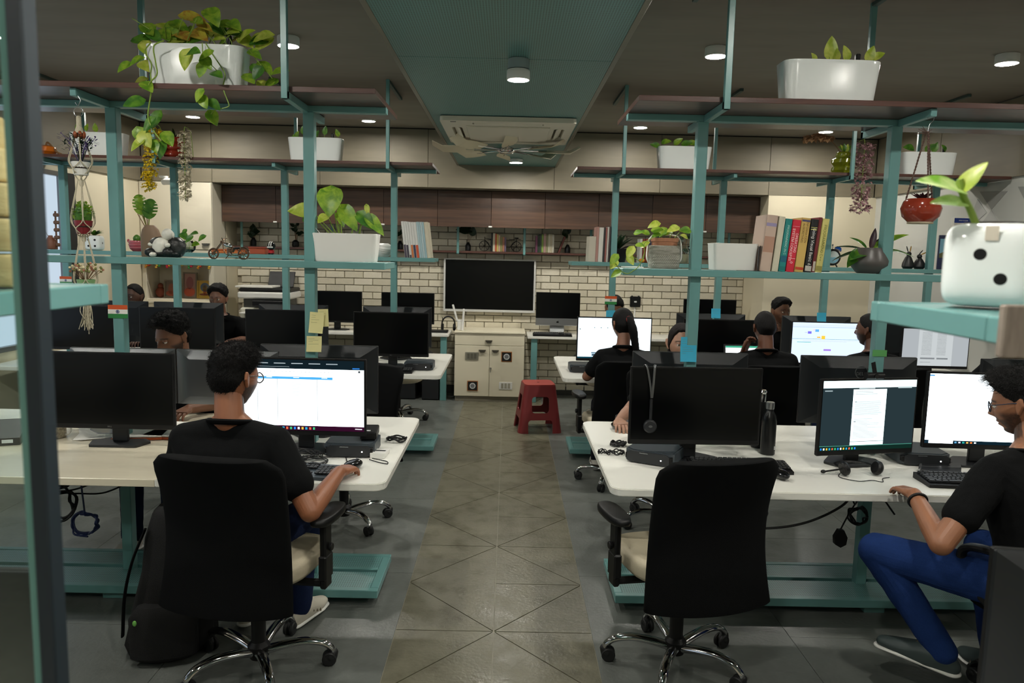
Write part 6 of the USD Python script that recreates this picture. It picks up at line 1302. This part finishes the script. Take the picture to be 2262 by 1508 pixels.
# ------------------------------------------------------------------ people
SPH = np.array(trimesh.creation.icosphere(2, 1.).vertices)
def hb(*balls):
    """convex hull of balls (point, radius or radii)"""
    return m3.Manifold.hull_points(np.vstack([SPH * np.asarray(r, float) + np.asarray(p, float) for p, r in balls]))
def chain(P, R): return [hb((P[i], R[i]), (P[i + 1], R[i + 1])) for i in range(len(P) - 1)]
def union(ms): return m3.Manifold.batch_boolean(ms, m3.OpType.Add)
def finish(man, edge, it=10):
    v, f = arr(man.refine_to_length(edge)); t = trimesh.Trimesh(v, f, process=False)
    if it: trimesh.smoothing.filter_taubin(t, iterations=it)
    return np.array(t.vertices), np.array(t.faces)
def ga(x, s): return np.exp(-(x / s) ** 2)
def sstep(x, a, b): t = np.clip((x - a) / (b - a), 0, 1); return t * t * (3 - 2 * t)
def head_shape(sub, female=False):
    d = np.array(trimesh.creation.icosphere(sub, 1.).vertices); f = np.array(trimesh.creation.icosphere(sub, 1.).faces)
    p = d * [.075, .094, .118]
    t = np.clip((-d[:, 2] - .05) / .95, 0, 1)
    p[:, 0] *= 1 - (.36 if not female else .42) * t ** 1.2
    back = d[:, 1] < 0
    p[:, 1] *= np.where(back, 1.06 - .42 * t, 1 - .06 * t)
    p[:, 1] += .010 * t
    X, Z = p[:, 0], p[:, 2]; fr = sstep(d[:, 1], .1, .5); aX = np.abs(X)
    nose = np.where(Z > -.030, np.clip((.016 - Z) / .046, 0, 1), np.clip((Z + .044) / .014, 0, 1))
    dy = .024 * ga(X, .0105) * nose + .007 * ga(aX - .012, .007) * ga(Z + .031, .008)
    dy += -.010 * ga(aX - .031, .017) * ga(Z - .003, .012) + .004 * ga(aX - .03, .022) * ga(Z - .023, .008)
    dy += .006 * ga(X, .022) * ga(Z + .0575, .006) + .007 * ga(X, .018) * ga(Z + .0705, .0065) - .004 * ga(X, .024) * ga(Z + .064, .0028)
    dy += .008 * ga(X, .020) * ga(Z + .098, .014) + .004 * ga(aX - .046, .02) * ga(Z + .026, .02) - .004 * ga(X, .02) * ga(Z + .084, .008)
    p[:, 1] += dy * fr
    return d, p, f
_heads = {}
def person(label, loc, rz, head=None, skin=(150, 98, 68), hair='short', hcol=(22, 19, 18), beard=0., hands=None, lean=.10, hyaw=0., hpitch=0., hroll=0., female=False, shirt=(20, 22, 25),
           pants=(34, 46, 76), shoes=(190, 186, 176), fine=.014, joints=None, glasses=None, eyes=True, feet=True, collar=True, hairlen=.0, watch=False, grey=0., strands=0):
    """seated figure facing +y, origin on the floor below the hips"""
    J = dict(hip=V3(0, 0, .53), hl=V3(-.09, .02, .53), hr=V3(.09, .02, .53), kl=V3(-.12, .42, .535), kr=V3(.12, .42, .535), al=V3(-.12, .44, .095), ar=V3(.12, .44, .095),
             el=V3(-.25, .10, .80), er=V3(.25, .10, .80), wl=V3(-.17, .33, .80), wr=V3(.17, .33, .80))
    sw = .172 if not female else .15
    up = V3(0, math.sin(lean), math.cos(lean))
    J['waist'] = J['hip'] + up * .17; J['chest'] = J['hip'] + up * .34; J['neck'] = J['hip'] + up * .50 + V3(0, .005, 0)
    J['sl'] = J['hip'] + up * .425 + V3(-sw, 0, 0); J['sr'] = J['hip'] + up * .425 + V3(sw, 0, 0)
    J['head'] = J['neck'] + up * .05 + V3(0, .035 + .03 * max(hpitch, 0), .115)
    for k, v in (joints or {}).items(): J[k] = V3(*v)
    k = .88 if female else 1.
    t = thing('person', label, 'person', loc, rz)
    HR = rotm('z', hyaw) @ rotm('y', hroll) @ rotm('x', -hpitch); HC = J['head']; hs = .96 if female else 1.0
    sub = 5 if fine < .012 else 4
    if (sub, female) not in _heads: _heads[(sub, female)] = head_shape(sub, female)
    d, p, hf = _heads[(sub, female)]
    def toW(q): return (np.asarray(q) * hs) @ HR.T + HC
    hm = m3.Manifold(m3.Mesh(toW(p).astype(np.float32), hf.astype(np.uint32)))
    ms = []
    for s in (-1, 1):  # ears
        e = [((s * .073, -.004, .010), .009), ((s * .084, -.020, .022), .0075), ((s * .085, -.022, .002), .007), ((s * .076, -.006, -.026), .007)]
        ms.append(hb(*[(toW(c), r) for c, r in e]))
        if eyes: ms.append(hb((toW((s * .031, .0765, .009)), .0122), (toW((s * .034, .074, .011)), .0115)))  # upper lids
    nk = toW((0, -.022, -.055))
    ms += [hb((nk, .053 * k), (J['neck'] + V3(0, -.012, 0), .056 * k)), hb((J['neck'], .058 * k), (J['sl'] + V3(.05, 0, -.01), .045 * k), (J['sr'] + V3(-.05, 0, -.01), .045 * k))]
    R = rotm('x', -lean)
    def slabs(g):
        w = lambda c, hw, r: [(J[c] + V3(-hw, 0, 0), r), (J[c] + V3(hw, 0, 0), r)]
        H, Wt, C = w('hip', .075 * k, .108 * k + g), w('waist', .070 * k, .098 * k + g), w('chest', .085 * k, .108 * k + g)
        S = [(J['sl'], .058 * k + g), (J['sr'], .058 * k + g)]
        return [hb(*H, *Wt), hb(*Wt, *C), hb(*C, *S), hb(*S, (J['neck'] + V3(0, -.008, -.035), .052 * k + g))]
    ms += slabs(-.004)
    AU, AF = (.050 * k, .041 * k), (.041 * k, .027 * k)
    for s, a, b_, c in ((-1, 'sl', 'el', 'wl'), (1, 'sr', 'er', 'wr')):
        mid = J[b_] + (J[c] - J[b_]) * .3
        ms += chain([J[a], J[b_], mid, J[c]], [AU[0], AU[1], .040 * k, .0265 * k])
        # hand
        hd = (hands or {}).get('l' if s < 0 else 'r', {})
        dv = V3(*hd.get('dir', (0, 1, -.05))); dv /= np.linalg.norm(dv); nv = V3(*hd.get('up', (0, .15, 1))); nv -= dv * (nv @ dv); nv /= np.linalg.norm(nv)
        lat = np.cross(nv, dv) * (1 if s < 0 else -1) * -1   # towards the thumb
        lat = np.cross(dv, nv) * (1 if s < 0 else -1)
        cu = hd.get('curl', .45); W = J[c]; sc = .95 * (.9 if female else 1)
        P0 = W + dv * .012
        ms.append(hb((W, .024 * k), (P0 + dv * .03 * sc + lat * .02, .015), (P0 + dv * .03 * sc - lat * .022, .014)))
        pal = [(P0 + dv * .02 + lat * .02, .0145), (P0 + dv * .02 - lat * .022, .0135), (P0 + dv * .082 * sc + lat * .028, .0115), (P0 + dv * .076 * sc - lat * .032, .0105), (P0 + dv * .088 * sc + nv * .002, .012)]
        ms.append(hb(*pal))
        for i, (off, ln, r) in enumerate(((.028, .070, .0092), (.009, .077, .0094), (-.011, .072, .009), (-.030, .056, .0080))):
            q = P0 + dv * (.084 - .006 * (i == 3)) * sc + lat * off * sc; dd = dv + lat * (.12 - .085 * i); ang = 0.; pts = [q - dv * .012]; rr = [r]
            for j, fr in enumerate((.46, .30, .24)):
                ang += cu * (.55 if j == 0 else .95) * (1 + .1 * i); di = dd * math.cos(ang) - nv * math.sin(ang); q = q + di / np.linalg.norm(di) * ln * fr * sc; pts.append(q); rr.append(r * (.95 - .10 * j))
            ms += chain(pts, rr)
        q = P0 + dv * .018 + lat * .024 - nv * .004; d1 = dv * .62 + lat * .72 - nv * .25; d2 = dv * .9 + lat * .25 - nv * .3
        q1 = q + d1 / np.linalg.norm(d1) * .040; q2 = q1 + d2 / np.linalg.norm(d2) * .032; q3 = q2 + d2 / np.linalg.norm(d2) * .022
        ms += chain([q, q1, q2, q3], [.0155, .0115, .0102, .0085])
    TH, CF = (.088 * k, .062 * k), (.060 * k, .040 * k)
    for s, a, b_, c in ((-1, 'hl', 'kl', 'al'), (1, 'hr', 'kr', 'ar')):
        ms += chain([J[a], J[b_]], [TH[0] - .006, TH[1] - .006]) + chain([J[b_], J[b_] + (J[c] - J[b_]) * .35, J[c]], [CF[0] - .006, .054 * k, CF[1] - .006])
    rest = finish(union(ms), fine, 6)
    body = union([m3.Manifold(m3.Mesh(rest[0].astype(np.float32), rest[1].astype(np.uint32))), hm])
    if body.is_empty(): body = union(ms + [hm])
    v, f = arr(body)
    # colours that belong to the skin: lips, stubble, brows
    L = ((v - HC) @ HR) / hs; base = np.array(lin(skin)) * [.80, .84, .88]; c = np.tile(base, (len(v), 1))
    hd_ = (np.linalg.norm(L * [1, .85, .7], axis=1) < .105) & (L[:, 1] > -.02)
    X, Z = L[:, 0], L[:, 2]; frm = hd_ * sstep(L[:, 1], .02, .05)
    lip = frm * np.maximum(ga(X, .023) * ga(Z + .0575, .0058), ga(X, .019) * ga(Z + .071, .0062)) * (L[:, 1] > .07)
    c = c * (1 - .55 * lip[:, None]) + np.array(lin((120, 58, 52))) * .55 * lip[:, None]
    mouth = frm * ga(X, .02) * ga(Z + .064, .0022); c *= 1 - .6 * mouth[:, None]
    if beard:
        side = sstep(-Z, .015, .035) * sstep(np.abs(X), .045, .058) + sstep(-Z, .080, .088) + ga(Z + .047, .008) * (np.abs(X) < .034) * (1 - ga(X, .004)) + sstep(np.abs(X), .028, .034) * sstep(-Z, .045, .055)
        bm = np.clip(side, 0, 1) * hd_ * (L[:, 1] > -.005) * (1 - lip) * beard * (.75 + .35 * meshkit.noise(v * 260))
        c = c * (1 - bm[:, None]) + np.array(lin((26, 21, 19))) * bm[:, None]
    brow = frm * ga(Z - .0235 + np.abs(np.abs(X) - .028) * .18, .0042) * sstep(np.abs(X), .010, .016) * (1 - sstep(np.abs(X), .048, .056))
    c = c * (1 - .9 * brow[:, None]) + np.array(lin(hcol)) * .9 * brow[:, None]
    lash = frm * ga(Z - .0005, .003) * sstep(np.abs(X), .014, .020) * (1 - sstep(np.abs(X), .044, .048)); c *= 1 - .55 * lash[:, None]
    c = c * (.93 + .14 * meshkit.fbm(v * 24, 2)[:, None])
    part(t, 'body', (v, f), SKIN, smooth=True, tint=c)
    if eyes:
        for s in (-1, 1):
            e = part(t, 'eye', ball(.0118, toW((s * .031, .0755, .0025)), 2), EYEW, smooth=True)
            part(e, 'iris', ball((.0058, .0058, .0058), toW((s * .031 + .0006, .0825, .0005)), 2), EYED, smooth=True)
    # hair: a shell raised from the scalp, sunk below the skin elsewhere
    phi = np.abs(np.arctan2(d[:, 0], d[:, 1])); Z0 = p[:, 2]
    hl = np.interp(phi, [0, .55, .9, 1.2, 1.5, 1.75, 2.2, PI], [.072, .070, .050, .030, .012, .0, -.055, -.068] if not female else [.074, .070, .045, .0, -.03, -.05, -.08, -.09])
    n_ = trimesh.Trimesh(p, hf, process=False).vertex_normals
    m = sstep(Z0 - hl + .006 * (meshkit.noise(p * 150) - .5), 0, .012); top = sstep(Z0, .02, .085); ns = meshkit.fbm(p * 75, 3, 3) - .5
    th = {'short': .006 + .017 * top, 'buzz': .004 + .004 * top, 'bushy': .010 + .030 * top, 'tied': .007 + .006 * top, 'quiff': .006 + .022 * top + .014 * top * sstep(d[:, 1], 0, .7)}[hair]
    amp = {'short': .012, 'buzz': .002, 'bushy': .030, 'tied': .003, 'quiff': .016}[hair]
    hp = p + n_ * (m * (th + amp * ns * (.4 + .6 * top)) - (1 - m) * .010)[:, None]
    if hair == 'tied': hp[:, 2] -= .004 * ga(hp[:, 0], .004) * sstep(d[:, 1], -.2, .5) * m
    hmesh = toW(hp)
    hh = part(t, 'hair', (hmesh, hf), hair_mat(hcol), smooth=True)
    if strands:
        g = np.random.default_rng(9); keep = np.where(m > .85)[0]; ids = g.choice(keep, strands); nw = n_ @ HR.T
        pts, wid = [], []
        for i in ids:
            q = hmesh[i] + g.normal(size=3) * .002; n0 = nw[i]; fl_ = V3(0, 0, -1) * .5 + HR @ V3(.2 * g.normal(), -.25 if top[i] < .5 else .35, 0); ln = (.008 + .016 * top[i]) * g.uniform(.6, 1.3)
            for j in range(4): pts.append(q + n0 * ln * (.28 * j - .25) + (fl_ + .3 * g.normal(size=3) * top[i]) * ln * (j / 3.) ** 1.5 * .8)
            wid += [.0011, .0010, .0008, .0003]
        bc = UsdGeom.BasisCurves.Define(stage, str(t.GetPath()) + '/hair_strands'); bc.CreateTypeAttr('linear'); bc.CreateCurveVertexCountsAttr([4] * strands)
        bc.CreatePointsAttr(Vt.Vec3fArray.FromNumpy(np.array(pts, np.float32))); bc.CreateWidthsAttr(wid); bc.SetWidthsInterpolation('vertex')
        UsdShade.MaterialBindingAPI.Apply(bc.GetPrim()).Bind(hair_mat(hcol, grey)); tag(bc.GetPrim(), kind='stuff')
    if female:
        if hair == 'tied':
            P = [toW(q) for q in ((0, -.10, .045), (.0, -.125, .02), (.015, -.13, -.04), (.03, -.125, -.11), (.045, -.12, -.19), (.05, -.115, -.25))]
            part(t, 'ponytail', noisy(tube(smooth_path(P, 30), np.interp(np.linspace(0, 1, 31), [0, .12, .4, .8, 1], [.026, .024, .032, .024, .004])[:len(smooth_path(P, 30))], 14), .004, 60), hair_mat(hcol), smooth=True)
            part(t, 'hair_tie', tube([toW((.022 * math.cos(a), -.112 + .01 * math.sin(a), .036 + .022 * math.sin(a))) for a in np.linspace(0, 2 * PI, 20)], .008, 8), mat('hair_tie_red', (120, 34, 30), .7))
    # clothes
    cl = slabs(.008) + [hb((J['hl'], .10), (J['hr'], .10), (J['waist'] + V3(-.05, 0, 0), .10), (J['waist'] + V3(.05, 0, 0), .10))]
    for a, b_ in (('sl', 'el'), ('sr', 'er')):
        q = J[a] + (J[b_] - J[a]) * .62; cl += chain([J[a], q], [AU[0] + .016, AU[0] + .014])
    sv = finish(union(cl), fine, 8); sv = noisy(sv, .006, 13, 5)
    q0 = part(t, 'shirt', sv, CLOTH(shirt), smooth=True)
    if collar:
        nd = (nk - J['neck']); nd /= np.linalg.norm(nd)
        part(q0, 'collar', tube([J['neck'] + nd * .002 + V3(.068 * math.sin(a) * k, (.066 * math.cos(a)) * k - .012, .014 * math.cos(a) * -1) for a in np.linspace(.25, 2 * PI - .25, 26)], .020, 8, .55), CLOTH(shirt), smooth=60)
    if feet:
        lg = [hb((J['hl'], .098 * k), (J['hr'], .098 * k), (J['hip'], .11 * k))]
        for a, b_, c_ in (('hl', 'kl', 'al'), ('hr', 'kr', 'ar')):
            lg += chain([J[a], J[b_]], [TH[0] + .006, TH[1] + .008]) + chain([J[b_], J[b_] + (J[c_] - J[b_]) * .35, J[c_]], [CF[0] + .009, .062 * k, .054 * k])
        part(t, 'trousers', noisy(finish(union(lg), fine, 8), .004, 16, 7), CLOTH(pants, 'denim'), smooth=True)
        for nm, a, kk in (('al', -1, 'kl'), ('ar', 1, 'kr')):
            fd = V3(*((joints or {}).get('f' + nm[1], tuple(J[nm] + V3(0, .16, -.055))))); A = J[nm]; back = (A - fd) * [1, 1, 0]; back /= max(np.linalg.norm(back), 1e-6); dn = V3(0, 0, -1)
            sh = hb((A + V3(0, 0, -.02), .045), (A + back * .035 + dn * .055, .033), (A - back * .05 + dn * .045, .042), (fd + V3(0, 0, -.002), (.040, .040, .028)), (fd - back * .035, (.032, .03, .022)))
            zc = min((A + dn * .088)[2], fd[2] - .03) + .001
            s_ = part(t, 'shoe', finish(sh, .012, 6), mat('shoe_%02x%02x%02x' % shoes, shoes, .6), smooth=True)
            part(s_, 'sole', finish(hb((A + back * .035 + dn * .078, (.037, .037, .012)), (fd + dn * .022, (.044, .044, .010)), (fd - back * .04 + dn * .020, (.036, .034, .010))), .02, 0), M['white_plastic'], smooth=40)
            for q in (.3, .5, .7): part(s_, 'stripe', tube([A + (fd - A) * q + V3(x, 0, z) for x, z in ((-.044, -.03), (-.03, .012), (.0, .03 - .01 * q), (.03, .012), (.044, -.03))], .004, 5), mat('shoe_stripe', (110, 100, 80) if sum(shoes) > 300 else (214, 214, 212), .6))
    if glasses:
        P = []
        for s in (-1, 1):
            P.append(tube([toW((s * .033 + .024 * math.cos(a) * (1 + .1 * math.cos(2 * a)), .097 - .004 * math.cos(a) * s, .0 + .020 * math.sin(a))) for a in np.linspace(0, 2 * PI, 30)], .0019, 7))
            P.append(tube(smooth_path([toW(q) for q in ((s * .058, .094, .008), (s * .079, .06, .010), (s * .083, -.01, .012), (s * .082, -.03, -.006))], 20), .0018, 6))
        P.append(tube(smooth_path([toW(q) for q in ((-.010, .098, .006), (0, .101, .009), (.010, .098, .006))], 10), .0017, 6))
        part(t, 'glasses', cat(*P), mat('frame_%02x%02x%02x' % glasses, glasses, .3), smooth=50)
    if watch:
        a = J['wl'] + (J['el'] - J['wl']) * .14; dv = (J['el'] - J['wl']) / np.linalg.norm(J['el'] - J['wl']); u = np.cross(dv, V3(0, 0, 1)); u /= np.linalg.norm(u); w = np.cross(u, dv)
        part(t, 'wristband', tube([a + .031 * (math.cos(q) * u + math.sin(q) * w) for q in np.linspace(0, 2 * PI, 26)], .007, 6), M['black_plastic'])
    return t
SKIN = tint_mat('skin', .46, .12, 500., .0)
EYEW, EYED = mat('eye_white', (206, 200, 192), .2), mat('eye_iris', (26, 18, 14), .1)
def hair_mat(c, grey=0.):
    return mat('hair_%02x%02x%02x_%d' % (*c, int(grey * 10)), tuple(int(x * .6) for x in c), .6, spec=.2, rgb2=tuple(int(x * .8 + 60 * grey) for x in c), vscale=240, bump=.7, bscale=420, bstretch=(1, 1, .25))
def CLOTH(c, kind='jersey'):
    return mat('%s_%02x%02x%02x' % (kind, *c), tuple(int(x * .55) for x in c) if kind == 'jersey' else c, .92, spec=.15, var=.12, vscale=40 if kind == 'jersey' else 200, bump=.3, bscale=600)
DN = dict(dir=(0, 1, -.1), up=(0, .1, 1), curl=.4)
person('man in a black polo shirt and glasses seen from behind at the front left desk', (-1.055, 2.83, 0), -.06, fine=.009, hair='short', lean=.0, hyaw=-.42, hpitch=.12, beard=.9, skin=(158, 98, 66), glasses=(20, 20, 22), strands=5200, pants=(26, 38, 70), shoes=(206, 200, 184), hcol=(20, 18, 18),
       joints=dict(er=(.335, -.08, .715), wr=(.375, .165, .795), el=(-.275, .10, .70), wl=(-.16, .33, .785), kr=(.16, .40, .53), kl=(-.14, .40, .53), ar=(.12, .40, .10), al=(-.12, .40, .10), fr=(.16, .53, .045), fl=(-.14, .53, .045)),
       hands=dict(r=dict(dir=(.16, 1, -.08), up=(.05, .2, 1), curl=.42), l=DN))
person('man with blue-framed glasses and a black shirt at the right, hand on the keyboard', (1.985, 2.58, 0), .20, fine=.009, hair='quiff', lean=.27, hyaw=.55, hpitch=.22, beard=.85, skin=(164, 108, 76), glasses=(36, 52, 74), strands=5200, grey=.5, watch=True, pants=(28, 52, 104), shoes=(58, 70, 70), hcol=(26, 24, 24),
       joints=dict(el=(-.43, .05, .71), wl=(-.33, .31, .80), er=(.26, .12, .74), wr=(.12, .36, .79), kl=(-.42, .38, .55), kr=(.12, .42, .52), al=(-.24, .20, .21), ar=(.10, .28, .10), fl=(-.36, .31, .19), fr=(.10, .40, .045)),
       hands=dict(l=dict(dir=(.30, 1, -.08), up=(.1, .1, 1), curl=.3), r=DN))
person('bearded man with thick curly hair looking down, facing us behind the front left desk', (-1.88, 4.43, 0), PI - .12, fine=.010, hair='bushy', lean=.24, hyaw=-.38, hpitch=.30, beard=.92, skin=(146, 98, 72), strands=3500, hcol=(16, 14, 14))
person('woman with parted dark hair, only her eyes above the headset monitor', (1.03, 4.52, 0), PI, fine=.011, hair='tied', female=True, lean=.17, hpitch=-.02, skin=(184, 136, 110), hcol=(34, 26, 24),
       joints=dict(wl=(.42, .50, .805), el=(.30, .22, .77)) and dict(wr=(.40, .46, .79), er=(.30, .16, .78)))
person('woman with a long black ponytail tied with red, seen from behind in the second row', (.85, 5.38, 0), -.02, hair='tied', female=True, lean=.10, hyaw=.35, hpitch=.1, skin=(150, 100, 76), hcol=(14, 12, 13), pants=(24, 26, 34))
person('young man bent over his desk, facing us beside the silver computer', (1.02, 7.42, 0), PI + .1, hair='short', lean=.22, hpitch=.5, skin=(140, 92, 66), shirt=(44, 46, 50), hcol=(16, 14, 14), joints=dict(er=(.30, .12, .74), wr=(.2, .34, .80)))
person('young man with a moustache facing right of us, beyond the lit diagram monitor', (2.64, 7.22, 0), PI - .25, hair='quiff', lean=.02, hyaw=.55, beard=.5, skin=(132, 86, 60), hcol=(16, 14, 14))
person('man with short black hair seen from behind, right of the ponytailed woman', (1.89, 5.36, 0), 0, hair='buzz', lean=.10, hpitch=.1, skin=(110, 66, 44), hcol=(15, 13, 13), joints=dict(wl=(-.16, .06, 1.0), el=(-.26, .16, .80)), hands=dict(l=dict(dir=(.3, .0, 1), up=(-.6, .6, 0), curl=.6)))
person('man leaning in from behind the second right post towards the lit diagram monitor', (2.68, 5.36, 0), .2, hair='buzz', lean=.10, hyaw=.5, beard=.9, skin=(104, 64, 44), hcol=(15, 13, 13))
person('man seen from behind under the teal shelf at far right', (3.63, 5.28, 0), .1, hair='buzz', lean=.04, hpitch=.1, skin=(112, 70, 48), hcol=(15, 13, 13))
person('man mostly hidden behind the monitors at far right, only his hair in view', (3.66, 7.36, 0), PI, hair='short', lean=.05, skin=(120, 78, 54), hcol=(24, 20, 18))
person('man at the far left of the second row, half hidden by the first post', (-3.62, 7.36, 0), PI, hair='buzz', lean=.06, hyaw=-.3, skin=(96, 62, 46), hcol=(15, 13, 13))
person('man with bushy black hair, only his forehead above the monitors at left', (-2.79, 7.34, 0), PI, hair='bushy', lean=.12, skin=(128, 84, 62), hcol=(14, 12, 12))
